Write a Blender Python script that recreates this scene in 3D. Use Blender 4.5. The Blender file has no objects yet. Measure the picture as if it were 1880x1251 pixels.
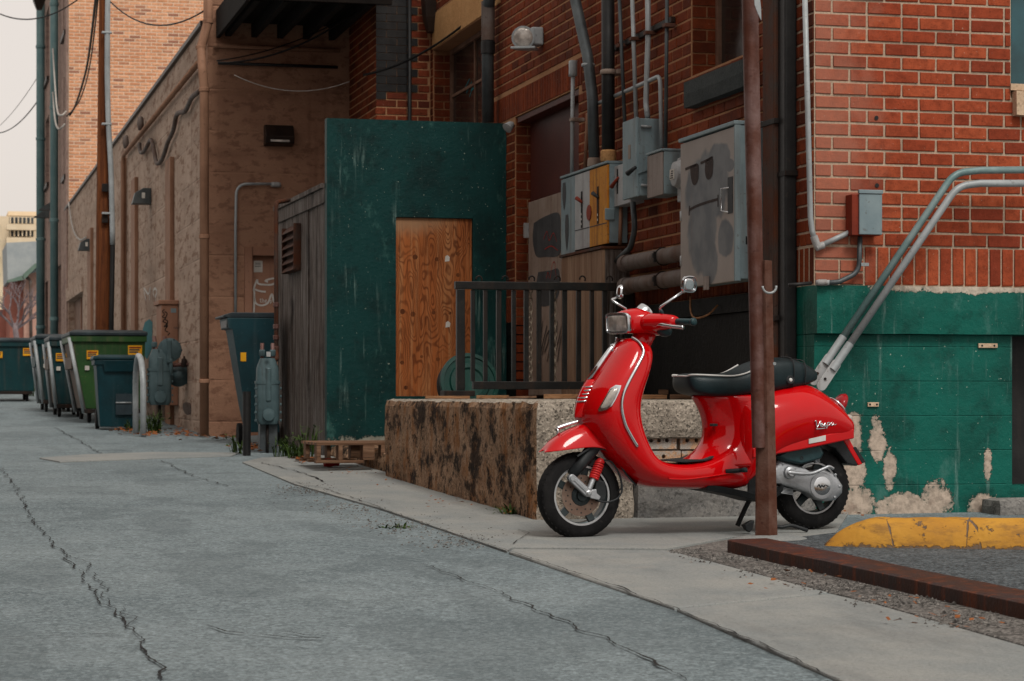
import bpy, bmesh, math, random
from mathutils import Vector, Matrix, noise as mnoise

# ---------------------------------------------------------------- camera, sky, sun, exposure
scene = bpy.context.scene
COL = scene.collection
random.seed(7)
CAM_H = 0.687
cam_d = bpy.data.cameras.new('camera')
cam = bpy.data.objects.new('camera', cam_d)
COL.objects.link(cam)
cam.location = (0, 0, CAM_H)
cam.rotation_euler = (math.radians(90), 0, 0)
cam_d.sensor_width = 36.0
cam_d.lens = 36.0 * 4200 / 1880
cam_d.shift_y = 99.5 / 1880
cam_d.clip_end = 2000
cam_d.dof.use_dof = True
cam_d.dof.focus_distance = 11.3
cam_d.dof.aperture_fstop = 9.0
scene.camera = cam

SUN_EL, SUN_AZ = math.radians(52), math.radians(158)      # azimuth clockwise from +Y
world = bpy.data.worlds.new('World')
scene.world = world
world.use_nodes = True
wn = world.node_tree
wn.nodes.clear()
w_out = wn.nodes.new('ShaderNodeOutputWorld')
w_bg = wn.nodes.new('ShaderNodeBackground')
w_sky = wn.nodes.new('ShaderNodeTexSky')
w_sky.sky_type = 'NISHITA'
w_sky.sun_disc = False
w_sky.sun_elevation = SUN_EL
w_sky.sun_rotation = SUN_AZ
w_sky.air_density = 1.0
w_sky.dust_density = 3.0
w_sky.ozone_density = 1.0
w_hsv = wn.nodes.new('ShaderNodeHueSaturation')           # thin even cloud: most of the blue is gone
w_hsv.inputs['Saturation'].default_value = 0.16
w_mix = wn.nodes.new('ShaderNodeMix')
w_mix.data_type = 'RGBA'
w_mix.inputs[0].default_value = 0.62
w_mix.inputs[7].default_value = (9.4, 8.35, 7.5, 1)
w_bg.inputs['Strength'].default_value = 0.086
wn.links.new(w_sky.outputs[0], w_hsv.inputs['Color'])
wn.links.new(w_hsv.outputs[0], w_mix.inputs[6])
wn.links.new(w_mix.outputs[2], w_bg.inputs['Color'])
wn.links.new(w_bg.outputs[0], w_out.inputs['Surface'])

sun_d = bpy.data.lights.new('sun', 'SUN')
sun_d.energy = 1.5
sun_d.angle = math.radians(18)
sun_d.color = (1.0, 0.95, 0.88)
sun = bpy.data.objects.new('sun', sun_d)
COL.objects.link(sun)
to_sun = Vector((math.sin(SUN_AZ) * math.cos(SUN_EL), math.cos(SUN_AZ) * math.cos(SUN_EL), math.sin(SUN_EL)))
sun.rotation_euler = to_sun.to_track_quat('Z', 'Y').to_euler()
sun.location = (3, -6, 12)

vs = scene.view_settings
vs.view_transform = 'Standard'
vs.look = 'None'
vs.exposure = 0.32
vs.gamma = 1.0
vs.use_curve_mapping = False
scene.cycles.use_denoising = True

# ---------------------------------------------------------------- frames
F = 4200.0
TH = math.atan2(1070, F)              # the alley runs 14.3 degrees left of the view
CT, ST = math.cos(TH), math.sin(TH)
C0 = Vector((1.645, 12.45, 0.0))      # street corner of the brick building
UC = (CT + ST * 1070 / F)
CC = C0.x + 1070 / F * C0.y

def zg(Y):                            # the ground climbs gently up the alley
    return 0.0233 * (Y - 10.97)
def Wd(u, v, z=0.0):
    return Vector((C0.x + CT * u - ST * v, C0.y + ST * u + CT * v, z))
def L(X, Y):
    dx, dy = X - C0.x, Y - C0.y
    return (CT * dx + ST * dy, -ST * dx + CT * dy)
def gz(u, v):
    return zg(C0.y + ST * u + CT * v)
def G(px, py):                        # a spot on the ground, building frame
    Y = 3959.0 / (py - 627.1)
    u, v = L((px - 940) * Y / F, Y)
    return (u, v, zg(Y))
def Gz(px, py, h=0.0):                # the same for a level h above the ground
    Y = (CAM_H + 0.0233 * 10.97 - h) * F / (py - 725 + 0.0233 * F)
    u, v = L((px - 940) * Y / F, Y)
    return (u, v, zg(Y) + h)
def S(px, py, u=0.0):                 # a spot on a plane along the alley
    Y = (CC + UC * u) * F / (px + 130)
    return (u, (Y - C0.y - ST * u) / CT, CAM_H - (py - 725) * Y / F)
def V(px, py, v=0.0):                 # a spot on a plane across the alley
    k = (px - 940) / F
    u = (k * (C0.y + CT * v) - C0.x + ST * v) / (CT - ST * k)
    Y = C0.y + ST * u + CT * v
    return (u, v, CAM_H - (py - 725) * Y / F)
def D(px, py, Y):                     # a spot at distance Y
    u, v = L((px - 940) * Y / F, Y)
    return (u, v, CAM_H - (py - 725) * Y / F)

# ---------------------------------------------------------------- materials
MATS = {}
class NT:
    def __init__(s, name):
        s.m = bpy.data.materials.new(name)
        s.m.use_nodes = True
        s.t = s.m.node_tree
        s.t.nodes.clear()
        s.out = s.t.nodes.new('ShaderNodeOutputMaterial')
        s.b = s.t.nodes.new('ShaderNodeBsdfPrincipled')
        s.t.links.new(s.b.outputs[0], s.out.inputs['Surface'])
        MATS[name] = s.m
    def n(s, typ, **kw):
        nd = s.t.nodes.new('ShaderNode' + typ)
        for k, v in kw.items():
            setattr(nd, k, v)
        return nd
    def l(s, a, b):
        s.t.links.new(a, b)
    def setv(s, sock, v):
        if hasattr(v, 'is_output') or hasattr(v, 'links'):
            s.l(v, sock)
        else:
            if isinstance(v, (tuple, list)) and len(v) == 3 and sock.type == 'RGBA':
                v = (*v, 1)
            sock.default_value = v
    def pos(s):
        if not hasattr(s, '_p'):
            s._p = s.n('NewGeometry').outputs['Position']
        return s._p
    def loc(s):
        """building frame coordinates of the shading point"""
        if not hasattr(s, '_lp'):
            mp = s.n('Mapping', vector_type='TEXTURE')
            mp.inputs['Location'].default_value = C0
            mp.inputs['Rotation'].default_value = (0, 0, TH)
            s.l(s.pos(), mp.inputs['Vector'])
            s._lp = mp.outputs[0]
        return s._lp
    def objc(s):
        return s.n('TexCoord').outputs['Object']
    def map(s, vec, scale=(1, 1, 1), loc=(0, 0, 0), rot=(0, 0, 0)):
        mp = s.n('Mapping')
        mp.inputs['Scale'].default_value = scale
        mp.inputs['Location'].default_value = loc
        mp.inputs['Rotation'].default_value = rot
        s.l(vec, mp.inputs['Vector'])
        return mp.outputs[0]
    def noise(s, scale, vec=None, detail=4, rough=0.55, dist=0.0):
        nd = s.n('TexNoise')
        nd.inputs['Scale'].default_value = scale
        nd.inputs['Detail'].default_value = detail
        nd.inputs['Roughness'].default_value = rough
        nd.inputs['Distortion'].default_value = dist
        s.l(vec if vec is not None else s.pos(), nd.inputs['Vector'])
        return nd.outputs[0]
    def voro(s, scale, vec=None, feature='F1', out='Distance'):
        nd = s.n('TexVoronoi', feature=feature)
        nd.inputs['Scale'].default_value = scale
        s.l(vec if vec is not None else s.pos(), nd.inputs['Vector'])
        return nd.outputs[out]
    def cell(s, scale, vec=None):
        nd = s.n('TexVoronoi')
        nd.inputs['Scale'].default_value = scale
        s.l(vec if vec is not None else s.pos(), nd.inputs['Vector'])
        sp = s.n('SeparateColor')
        s.l(nd.outputs['Color'], sp.inputs[0])
        return sp.outputs[0]
    def ramp(s, fac, lo, hi, a=0.0, b=1.0):
        nd = s.n('MapRange', interpolation_type='SMOOTHSTEP')
        s.setv(nd.inputs[0], fac)
        nd.inputs[1].default_value = lo
        nd.inputs[2].default_value = hi
        nd.inputs[3].default_value = a
        nd.inputs[4].default_value = b
        return nd.outputs[0]
    def math(s, op, a, b=0.0, c=None):
        nd = s.n('Math', operation=op)
        s.setv(nd.inputs[0], a)
        s.setv(nd.inputs[1], b)
        if c is not None:
            s.setv(nd.inputs[2], c)
        return nd.outputs[0]
    def mix(s, fac, a, b, blend='MIX'):
        nd = s.n('Mix', data_type='RGBA', blend_type=blend)
        s.setv(nd.inputs[0], fac)
        s.setv(nd.inputs[6], a)
        s.setv(nd.inputs[7], b)
        return nd.outputs[2]
    def ellipses(s, lst, axes=(0, 2), vec=None):
        """soft patches: list of (a, b, ra, rb); value 1 at the centre, 0 at the rim"""
        sep = s.n('SeparateXYZ')
        s.l(vec if vec is not None else s.loc(), sep.inputs[0])
        A, B = sep.outputs[axes[0]], sep.outputs[axes[1]]
        res = None
        for (a, b, ra, rb) in lst:
            da = s.math('DIVIDE', s.math('SUBTRACT', A, a), ra)
            db = s.math('DIVIDE', s.math('SUBTRACT', B, b), rb)
            d = s.math('SUBTRACT', 1.0, s.math('SQRT', s.math('ADD', s.math('MULTIPLY', da, da), s.math('MULTIPLY', db, db))))
            res = d if res is None else s.math('MAXIMUM', res, d)
        return res
    def bump(s, h, strength=0.3, dist=0.01, prev=None):
        nd = s.n('Bump')
        nd.inputs['Strength'].default_value = strength
        nd.inputs['Distance'].default_value = dist
        s.setv(nd.inputs['Height'], h)
        if prev is not None:
            s.l(prev, nd.inputs['Normal'])
        return nd.outputs[0]
    def fin(s, color, rough=0.7, metal=0.0, normal=None, spec=None, coat=None):
        s.setv(s.b.inputs['Base Color'], color)
        s.setv(s.b.inputs['Roughness'], rough)
        s.setv(s.b.inputs['Metallic'], metal)
        if normal is not None:
            s.l(normal, s.b.inputs['Normal'])
        if spec is not None:
            s.b.inputs['Specular IOR Level'].default_value = spec
        if coat is not None:
            s.b.inputs['Coat Weight'].default_value = coat
            s.b.inputs['Coat Roughness'].default_value = 0.03
        return s.m

def lin(r, g, b):
    f = lambda c: c / 255 / 12.92 if c / 255 <= 0.04045 else ((c / 255 + 0.055) / 1.055) ** 2.4
    return (f(r), f(g), f(b))
def sc(c, k):
    return tuple(x * k for x in c)

def weathered(name, c1, c2, rough=0.7, metal=0.0, scale=6, streak=0.0, c3=None, bump=0.25, bscale=60, lo=0.35, hi=0.7, spec=None):
    """two tone wear, optional vertical streaks of c3"""
    t = NT(name)
    col = t.mix(t.ramp(t.noise(scale, detail=6, rough=0.65), lo, hi), c1, c2)
    if c3 is not None:
        st = t.noise(1.0, t.map(t.pos(), (14, 14, 0.9)), detail=5, rough=0.6)
        col = t.mix(t.math('MULTIPLY', t.ramp(st, 0.5, 0.72), streak), col, c3)
        sp = t.noise(35, detail=3)
        col = t.mix(t.ramp(sp, 0.64, 0.70, 0, 0.7 * streak + 0.15), col, c3)
    fine = t.noise(bscale, detail=5)
    r = t.math('ADD', rough - 0.12, t.math('MULTIPLY', fine, 0.24))
    if spec is None:
        spec = 0.5 if metal > 0.5 else (0.16 if rough > 0.58 else 0.28)
    return t.fin(col, r, metal, t.bump(fine, bump, 0.006), spec)

# ---- brick
def brick_mat(name, ca, cb, cc, single, fade=None, soot=0.0):
    t = NT(name)
    if single:
        rnd = t.n('ObjectInfo').outputs['Random']
    else:
        rnd = t.n('NewGeometry').outputs['Random Per Island']
    h = t.math('FRACT', t.math('MULTIPLY', rnd, 17.31))
    col = t.mix(t.ramp(rnd, 0.0, 1.0), ca, cb)
    col = t.mix(t.ramp(h, 0.78, 0.98, 0, 0.8), col, cc)
    n1 = t.noise(22, detail=6, rough=0.7)
    col = t.mix(t.ramp(n1, 0.35, 0.75, 0, 0.65), col, sc(ca, 0.42))
    n0 = t.noise(3.0, detail=6, rough=0.7)
    col = t.mix(t.ramp(n0, 0.5, 0.75, 0, 0.35), col, sc(ca, 0.45))
    n2 = t.noise(90, detail=4, rough=.75)
    col = t.mix(t.ramp(n2, 0.56, 0.68, 0, 0.8), col, sc(cb, 0.28))
    n3 = t.noise(70, detail=4)
    col = t.mix(t.ramp(n3, 0.66, 0.76, 0, 0.5), col, (0.50, 0.40, 0.32))
    if fade:
        e = t.ellipses([fade], (0, 2))
        m = t.ramp(t.math('ADD', e, t.math('MULTIPLY', t.math('SUBTRACT', t.noise(7, detail=5), 0.5), 0.9)), 0.12, 0.75, 0, 0.5)
        col = t.mix(m, col, lin(168, 118, 100))
    if soot:
        s1 = t.ramp(t.noise(1.1, detail=5, rough=0.65), 0.42, 0.66, 0, soot)
        col = t.mix(s1, col, (0.035, 0.018, 0.013))
    nb = t.bump(t.noise(55, detail=6, rough=0.7), 0.55, 0.006)
    nb = t.bump(n2, 0.35, 0.003, nb)
    return t.fin(col, 0.86, 0, nb, 0.12)
BR_A, BR_B, BR_C = lin(148, 66, 42), lin(168, 82, 52), lin(122, 52, 36)
brick_mat('brick_facade', BR_A, BR_B, BR_C, True, fade=(-0.02, 1.9, 0.55, 2.6))
brick_mat('brick_facade_far', BR_A, BR_B, BR_C, False)
SD_A, SD_B, SD_C = lin(114, 50, 27), lin(136, 64, 34), lin(74, 34, 22)  # browner alley bricks, with the wall's weaker light put into their colour
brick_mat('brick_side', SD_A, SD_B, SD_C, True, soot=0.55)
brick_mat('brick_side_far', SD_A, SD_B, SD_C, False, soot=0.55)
brick_mat('brick_wing', lin(118, 52, 34), lin(136, 66, 42), lin(86, 40, 30), False, soot=0.3)
brick_mat('brick_orange', lin(210, 146, 108), lin(230, 170, 132), lin(142, 98, 86), False)  # colour raised to carry sunlight that does not reach this wall

def mortar_mat(name, c, d):
    t = NT(name)
    n = t.noise(90, detail=5, rough=0.7)
    col = t.mix(t.ramp(n, 0.3, 0.7), c, sc(c, 0.68))
    col = t.mix(t.ramp(t.noise(2.2, detail=5), 0.5, 0.75, 0, d), col, (0.06, 0.04, 0.03))
    return t.fin(col, 0.93, 0, t.bump(n, 0.5, 0.006), 0.1)
mortar_mat('mortar_light', lin(190, 168, 146), 0.35)
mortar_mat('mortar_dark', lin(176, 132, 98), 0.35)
mortar_mat('mortar_orange', lin(232, 206, 180), 0.05)

# ---- the teal painted wall with its flaked patches
def painted_wall(name, paint, under, patches, flake=0.0, scuffs=True, rough=0.55, joints=None):
    t = NT(name)
    L_ = t.loc()
    n1 = t.noise(3.0, detail=6, rough=0.6)
    col = t.mix(t.ramp(n1, 0.35, 0.7), paint, sc(paint, 0.62))
    if scuffs:
        st = t.noise(1.0, t.map(L_, (22, 22, 1.6)), detail=5, rough=0.65)
        zone = t.ramp(t.noise(1.5, detail=3), 0.42, 0.62)
        col = t.mix(t.math('MULTIPLY', t.ramp(st, 0.56, 0.72), t.math('MULTIPLY', zone, 0.75)), col, lin(112, 140, 134))
        bl = t.noise(2.6, t.map(L_, (1.6, 1.6, 0.8)), detail=6, rough=0.72)
        col = t.mix(t.ramp(bl, 0.56, 0.72, 0, 0.5), col, lin(78, 122, 114))
        dk = t.noise(6, detail=7, rough=0.7)
        col = t.mix(t.ramp(dk, 0.52, 0.66, 0, 0.5), col, sc(paint, 0.4))
        sp = t.noise(60, detail=2)
        col = t.mix(t.ramp(sp, 0.72, 0.76, 0, 0.8), col, lin(170, 180, 165))
    h = t.noise(26, detail=6, rough=0.7)
    hh = h
    r = rough
    if patches:
        e = t.ellipses(patches)
        edge = t.math('ADD', e, t.math('MULTIPLY', t.math('SUBTRACT', t.noise(6.5, detail=10, rough=0.78), 0.5), 3.0))
        m = t.ramp(edge, 0.20, 0.225)
        un = t.mix(t.ramp(t.noise(30, detail=5), 0.35, 0.7), under, sc(under, 0.62))
        un = t.mix(t.ramp(t.noise(8, detail=4), 0.55, 0.7, 0, 0.5), un, lin(120, 100, 88))
        rim = t.math('MULTIPLY', t.ramp(edge, 0.14, 0.20), t.math('SUBTRACT', 1.0, m))
        col = t.mix(t.math('MULTIPLY', rim, 0.7), col, sc(paint, 0.3))
        un = t.mix(t.math('MULTIPLY', t.math('SUBTRACT', 1.0, t.ramp(edge, 0.2, 0.5)), t.ramp(t.noise(24, detail=6, rough=.7), .4, .6, .1, .9)), un, lin(104, 110, 100))
        col = t.mix(m, col, un)
        hh = t.math('SUBTRACT', h, t.math('MULTIPLY', m, 2.2))
        r = t.math('ADD', rough, t.math('MULTIPLY', m, 0.35))
    if joints:
        sep = t.n('SeparateXYZ'); t.l(L_, sep.inputs[0])
        jn = t.math('ABSOLUTE', t.math('SUBTRACT', t.math('FRACT', t.math('DIVIDE', sep.outputs[2], joints)), 0.5))
        jm = t.math('MULTIPLY', t.ramp(jn, 0.478, 0.496), t.ramp(t.noise(4, detail=4), 0.35, 0.6))
        hh = t.math('SUBTRACT', hh, t.math('MULTIPLY', jm, 1.2))
    nb = t.bump(hh, 0.75, 0.008)
    return t.fin(col, r, 0, nb, 0.2 if scuffs else 0.08)
TEAL = lin(6, 94, 82)
painted_wall('teal_base', TEAL, lin(188, 172, 156),
             [(0.225, 0.46, 0.07, 0.14), (0.37, 0.42, 0.06, 0.14), (0.24, 0.27, 0.09, 0.13), (0.44, 0.27, 0.05, 0.13), (0.56, 0.06, 0.27, 0.09), (0.22, 0.07, 0.16, 0.13), (0.72, 0.10, 0.12, 0.12), (1.03, 0.3, 0.04, 0.12), (1.0, .08, .1, .07)], joints=0.19)
painted_wall('teal_ledge', lin(6, 92, 80), lin(196, 184, 168), [(0.9, 1.275, 0.7, 0.035)])
painted_wall('teal_screen', lin(3, 54, 53), lin(150, 150, 138), [(-0.9, 0.30, 0.7, 0.07)])
painted_wall('black_base', lin(22, 22, 21), lin(60, 50, 44), None, scuffs=False)

# ---- asphalt and concrete
def asphalt(name, c1, c2, grit):
    t = NT(name)
    big = t.noise(0.55, detail=6, rough=0.62)
    mid = t.noise(3.2, detail=7, rough=0.7)
    fine = t.noise(62, detail=7, rough=0.85)
    agg = t.voro(120)
    col = t.mix(t.ramp(big, 0.32, 0.68), c1, c2)
    col = t.mix(t.ramp(mid, 0.40, 0.72, 0, 0.45), col, sc(c1, 0.72))
    col = t.mix(t.ramp(fine, 0.52, 0.66, 0, grit), col, sc(c2, 1.8))
    col = t.mix(t.ramp(fine, 0.47, 0.34, 0, grit), col, sc(c1, 0.30))
    spk = t.noise(230, detail=2)
    col = t.mix(t.ramp(spk, 0.66, 0.74, 0, 0.5), col, (0.42, 0.40, 0.37))
    g1, g2 = t.cell(105), t.cell(46)
    col = t.mix(t.ramp(g1, 0.62, 1.0, 0, grit), col, sc(c2, 1.9))
    col = t.mix(t.ramp(g1, 0.36, 0.0, 0, grit), col, sc(c1, 0.30))
    col = t.mix(t.ramp(g2, 0.80, 1.0, 0, grit * 0.7), col, sc(c2, 1.7))
    col = t.mix(t.ramp(g2, 0.20, 0.0, 0, grit * 0.8), col, sc(c1, 0.36))
    pt = t.noise(0.9, t.map(t.loc(), (1.5, .6, 1)), detail=3)
    col = t.mix(t.ramp(pt, 0.53, 0.555, 0, 0.28), col, sc(c1, 0.62))
    st = t.noise(1.0, t.map(t.loc(), (3.2, 0.35, 1)), detail=6, rough=0.7)
    col = t.mix(t.ramp(st, 0.54, 0.76, 0, 0.3), col, sc(c1, 0.6))
    blot = t.noise(1.7, detail=5, rough=0.6)
    col = t.mix(t.ramp(blot, 0.67, 0.74, 0, 0.45), col, sc(c1, 0.35))
    nb = t.bump(fine, 0.6, 0.007)
    nb = t.bump(agg, 0.35, 0.004, nb)
    nb = t.bump(t.noise(9, detail=5), 0.35, 0.02, nb)
    return t.fin(col, t.ramp(mid, 0.3, 0.8, 0.72, 0.9), 0, nb, 0.15)
asphalt('asphalt', lin(104, 116, 120), lin(124, 135, 138), 0.42)
asphalt('asphalt_dark', lin(60, 66, 69), lin(84, 90, 93), 0.75)
asphalt('gravel_dirt', lin(76, 74, 72), lin(108, 105, 101), 0.8)

def concrete(name, c1, c2, pit=0.3, stain=None, sfac=0.5, rough=0.85, bdist=0.01, coarse=38):
    t = NT(name)
    a = t.noise(2.2, detail=7, rough=0.65)
    f = t.noise(coarse, detail=7, rough=0.75)
    col = t.mix(t.ramp(a, 0.3, 0.7), c1, c2)
    col = t.mix(t.ramp(f, 0.52, 0.72, 0, pit), col, sc(c1, 0.42))
    col = t.mix(t.ramp(f, 0.46, 0.30, 0, pit), col, sc(c2, 1.35))
    g1 = t.cell(coarse * 2.2)
    col = t.mix(t.ramp(g1, 0.70, 1.0, 0, pit), col, sc(c2, 1.3))
    col = t.mix(t.ramp(g1, 0.26, 0.0, 0, pit), col, sc(c1, 0.35))
    if stain:
        for (cs, s_, lo, hi, mp) in stain:
            n = t.noise(s_, t.map(t.loc(), mp), detail=8, rough=0.72)
            col = t.mix(t.ramp(n, lo, hi, 0, sfac), col, cs)
    nb = t.bump(f, 0.7, bdist)
    nb = t.bump(t.noise(150, detail=3), 0.3, 0.003, nb)
    return t.fin(col, rough, 0, nb, 0.12)
concrete('sidewalk', lin(126, 131, 131), lin(144, 145, 141), 0.3, [(lin(96, 98, 98), 1.0, 0.5, 0.75, (2, 0.5, 1)), (lin(162, 148, 132), 1.3, 0.6, 0.78, (1, 1, 1))], 0.55, bdist=0.004, coarse=70)
concrete('dock_front', lin(140, 132, 120), lin(176, 166, 152), 0.95, [(lin(70, 66, 62), 5, 0.56, 0.7, (1, 1, 1)), (lin(48, 44, 40), 24, 0.58, 0.66, (1, 1, 1))], 0.75, bdist=0.022, coarse=52)
concrete('dock_low', lin(104, 106, 106), lin(132, 130, 126), 0.5, [(lin(58, 56, 54), 3, 0.5, 0.7, (1, 1, 2.5))], 0.7, bdist=0.012)
concrete('dock_side', lin(134, 106, 82), lin(184, 152, 124), 0.6,
         [(lin(144, 92, 46), 2.6, 0.46, 0.66, (2.2, 2.2, 1.2)), (lin(34, 24, 19), 2.6, 0.50, 0.60, (1.2, 1.0, 1.7)), (lin(24, 18, 15), 7.0, 0.52, 0.61, (1.1, 1.1, 1.3)), (lin(188, 150, 112), 14, 0.60, 0.68, (1.4, 1.4, .7)), (lin(20, 15, 12), 22, 0.55, 0.64, (1, 1, 1))], 0.9, bdist=0.024, coarse=42)
concrete('stone_pale', lin(188, 160, 132), lin(206, 182, 156), 0.3)
concrete('stone_tan', lin(170, 126, 82), lin(186, 144, 98), 0.3, [(lin(90, 60, 40), 2, 0.6, 0.8, (1, 1, .5))], .5)
concrete('sill_dark', lin(52, 58, 58), lin(66, 70, 70), 0.3)
concrete('block_terracotta', lin(190, 146, 110), lin(206, 172, 142), 0.45, [(lin(172, 170, 164), 9, 0.48, 0.58, (1, 1, 1)), (lin(110, 88, 74), 16, 0.62, 0.72, (1, 1, 1))], 0.85, coarse=60)
concrete('block_mortar', lin(148, 142, 132), lin(120, 112, 104), 0.5)
def stucco(name, c1, c2, dark, fac, rust):
    t = NT(name)
    L_ = t.loc()
    a = t.noise(1.4, detail=7, rough=0.7)
    col = t.mix(t.ramp(a, 0.3, 0.7), c1, c2)
    brd = t.noise(1.0, t.map(L_, (0.5, 0.5, 4.6)), detail=4, rough=0.6)
    col = t.mix(t.ramp(brd, 0.45, 0.7, 0, 0.45), col, sc(c1, 0.6))
    pk = t.noise(5.5, t.map(L_, (1, .45, 1.8)), detail=8, rough=0.75)
    col = t.mix(t.ramp(pk, 0.52, 0.58, 0, fac), col, dark)
    pl = t.noise(9, t.map(L_, (1, .5, 1.4)), detail=8, rough=0.75)
    col = t.mix(t.ramp(pl, 0.58, 0.66, 0, 0.55), col, sc(c2, 1.18))
    st = t.noise(1.0, t.map(L_, (5, 5, 0.28)), detail=5)
    col = t.mix(t.ramp(st, 0.55, 0.75, 0, 0.5), col, rust)
    sp = t.noise(28, detail=4, rough=0.7)
    col = t.mix(t.ramp(sp, 0.64, 0.70, 0, 0.6), col, sc(dark, 0.5))
    sep = t.n('SeparateXYZ'); t.l(L_, sep.inputs[0])
    jn = t.math('ABSOLUTE', t.math('SUBTRACT', t.math('FRACT', t.math('MULTIPLY', sep.outputs[2], 2.4)), 0.5))
    jm = t.ramp(jn, 0.465, 0.495)
    nb = t.bump(t.math('SUBTRACT', t.noise(20, detail=7, rough=0.7), t.math('MULTIPLY', jm, t.ramp(t.noise(2.0), 0.4, 0.6, 0.1, 0.9))), 0.6, 0.015)
    return t.fin(col, 0.88, 0, nb, 0.1)
stucco('stucco_alley', lin(162, 140, 124), lin(180, 158, 142), lin(116, 86, 68), 0.7, lin(122, 92, 74))
stucco('stucco_brown', lin(142, 106, 86), lin(156, 120, 98), lin(90, 60, 48), 0.45, lin(108, 76, 62))
stucco('stucco_grey', lin(146, 122, 112), lin(160, 136, 124), lin(104, 84, 78), 0.5, lin(112, 90, 82))

# ---- wood
def wood(name, c1, c2, c3, axis=2, ring=10, knots=None, rough=0.75, dirt=0.3, stretch=0.09):
    t = NT(name)
    L_ = t.loc()
    s = [ring, ring, ring]
    s[axis] = ring * stretch
    n = t.noise(1.0, t.map(L_, tuple(s)), detail=7, rough=0.65, dist=0.8)
    col = t.mix(t.ramp(n, 0.3, 0.62), c1, c2)
    g = [ring * 9] * 3
    g[axis] = ring * 0.35
    fi = t.noise(1.0, t.map(L_, tuple(g)), detail=4, rough=0.7)
    col = t.mix(t.ramp(fi, 0.5, 0.68, 0, 0.7), col, c3)
    col = t.mix(t.ramp(t.noise(2.5, detail=5), 0.55, 0.75, 0, dirt), col, sc(c3, 0.5))
    return t.fin(col, rough, 0, t.bump(fi, 0.5, 0.006), 0.12)
wood('wood_pole', lin(126, 74, 40), lin(84, 46, 26), lin(36, 22, 16), ring=14, stretch=0.03)
wood('wood_shed', lin(132, 126, 122), lin(74, 62, 54), lin(28, 20, 16), ring=22, dirt=0.75, stretch=0.07)
wood('wood_pallet', lin(138, 108, 86), lin(102, 76, 58), lin(48, 34, 27), axis=0, ring=12)
wood('wood_board', lin(168, 128, 94), lin(134, 96, 66), lin(80, 54, 38), axis=0, ring=12)
wood('wood_beige', lin(150, 124, 102), lin(120, 92, 72), lin(84, 60, 46), ring=9, stretch=0.05)
def plywood():
    t = NT('plywood')
    L_ = t.loc()
    d = t.noise(2.2, t.map(L_, (1.6, 1.6, 0.7)), detail=3, rough=0.5)
    n = t.n('TexNoise'); n.inputs['Scale'].default_value = 1.0; n.inputs['Detail'].default_value = 2.0
    mv = t.map(L_, (3.6, 3.6, 0.75))
    t.l(mv, n.inputs['Vector'])
    ringv = t.math('FRACT', t.math('MULTIPLY', t.math('ADD', n.outputs[0], t.math('MULTIPLY', d, 0.8)), 27.0))
    line = t.ramp(t.math('ABSOLUTE', t.math('SUBTRACT', ringv, 0.5)), 0.05, 0.30)
    g = t.noise(1.0, t.map(L_, (120, 120, 3)), detail=4, rough=0.7)
    c1, c2 = lin(166, 96, 52), lin(84, 40, 20)
    col = t.mix(t.ramp(t.noise(1.4, t.map(L_, (1, 1, .6)), detail=4), 0.3, 0.7), c1, lin(138, 80, 42))
    col = t.mix(t.ramp(t.noise(1.0, t.map(L_, (26, 26, .7)), detail=6, rough=.7), .48, .66, 0, .6), col, lin(176, 126, 84))
    col = t.mix(t.math('MULTIPLY', t.math('SUBTRACT', 1.0, line), t.ramp(t.noise(2.3), 0.3, 0.6, 0.15, 0.75)), col, c2)
    col = t.mix(t.ramp(g, 0.5, 0.66, 0, 0.65), col, lin(82, 42, 22))
    grey = t.ellipses([(-1.0, 2.2, 0.8, 0.28)])
    col = t.mix(t.ramp(t.math('ADD', grey, t.math('MULTIPLY', t.noise(5, t.map(L_, (2, 2, .4)), detail=5), 0.5)), 0.35, 0.9, 0, 0.75), col, lin(150, 120, 92))
    t.fin(col, 0.72, 0, t.bump(g, 0.3, 0.003), 0.12)
plywood()

# ---- metals, plastics, glass
weathered('rust_post', lin(84, 48, 36), lin(116, 92, 88), 0.5, 0.3, 5, 0.5, lin(62, 32, 24), 0.35, 90)
weathered('rust_angle', lin(84, 52, 40), lin(106, 80, 70), 0.75, 0.2, 8, 0.5, lin(56, 30, 22), 0.35, 90)
weathered('rust_beam', lin(74, 44, 32), lin(58, 50, 51), 0.5, 0.3, 5, 0.9, lin(124, 62, 30), 0.35, 70)
weathered('rust_spout', lin(84, 46, 28), lin(64, 58, 54), 0.75, 0.2, 5, 0.8, lin(34, 24, 20), 0.35, 60)
weathered('galv', lin(140, 146, 148), lin(164, 170, 172), 0.45, 0.15, 4, 0.3, lin(86, 84, 80), 0.12, 80)
weathered('galv_teal', lin(96, 124, 124), lin(132, 150, 150), 0.42, 0.1, 4, 0.3, lin(80, 96, 96), 0.1, 80)
weathered('galv_dark', lin(66, 72, 75), lin(86, 92, 94), 0.5, 0.4, 4, 0.4, lin(52, 48, 46), 0.12, 80)
weathered('pipe_black', lin(26, 26, 27), lin(38, 38, 38), 0.5, 0.1, 6, 0.3, lin(60, 52, 46), 0.15, 80)
weathered('pipe_teal', lin(44, 86, 88), lin(74, 104, 104), 0.55, 0.2, 3, 0.5, lin(110, 84, 66), 0.12, 60)
weathered('pipe_teal_pale', lin(84, 112, 114), lin(100, 124, 124), 0.55, 0.1, 3, 0.5, lin(66, 84, 86), 0.12, 60)
weathered('pipe_brown', lin(148, 112, 90), lin(130, 96, 76), 0.7, 0.0, 3, 0.5, lin(92, 64, 50), 0.15, 60)
weathered('pipe_wall', lin(104, 96, 92), lin(90, 70, 60), 0.7, 0.1, 4, 0.6, lin(60, 40, 30), 0.15, 60)
weathered('box_grey', lin(112, 130, 136), lin(128, 144, 148), 0.55, 0.1, 4, 0.45, lin(84, 78, 74), 0.1, 60)
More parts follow.
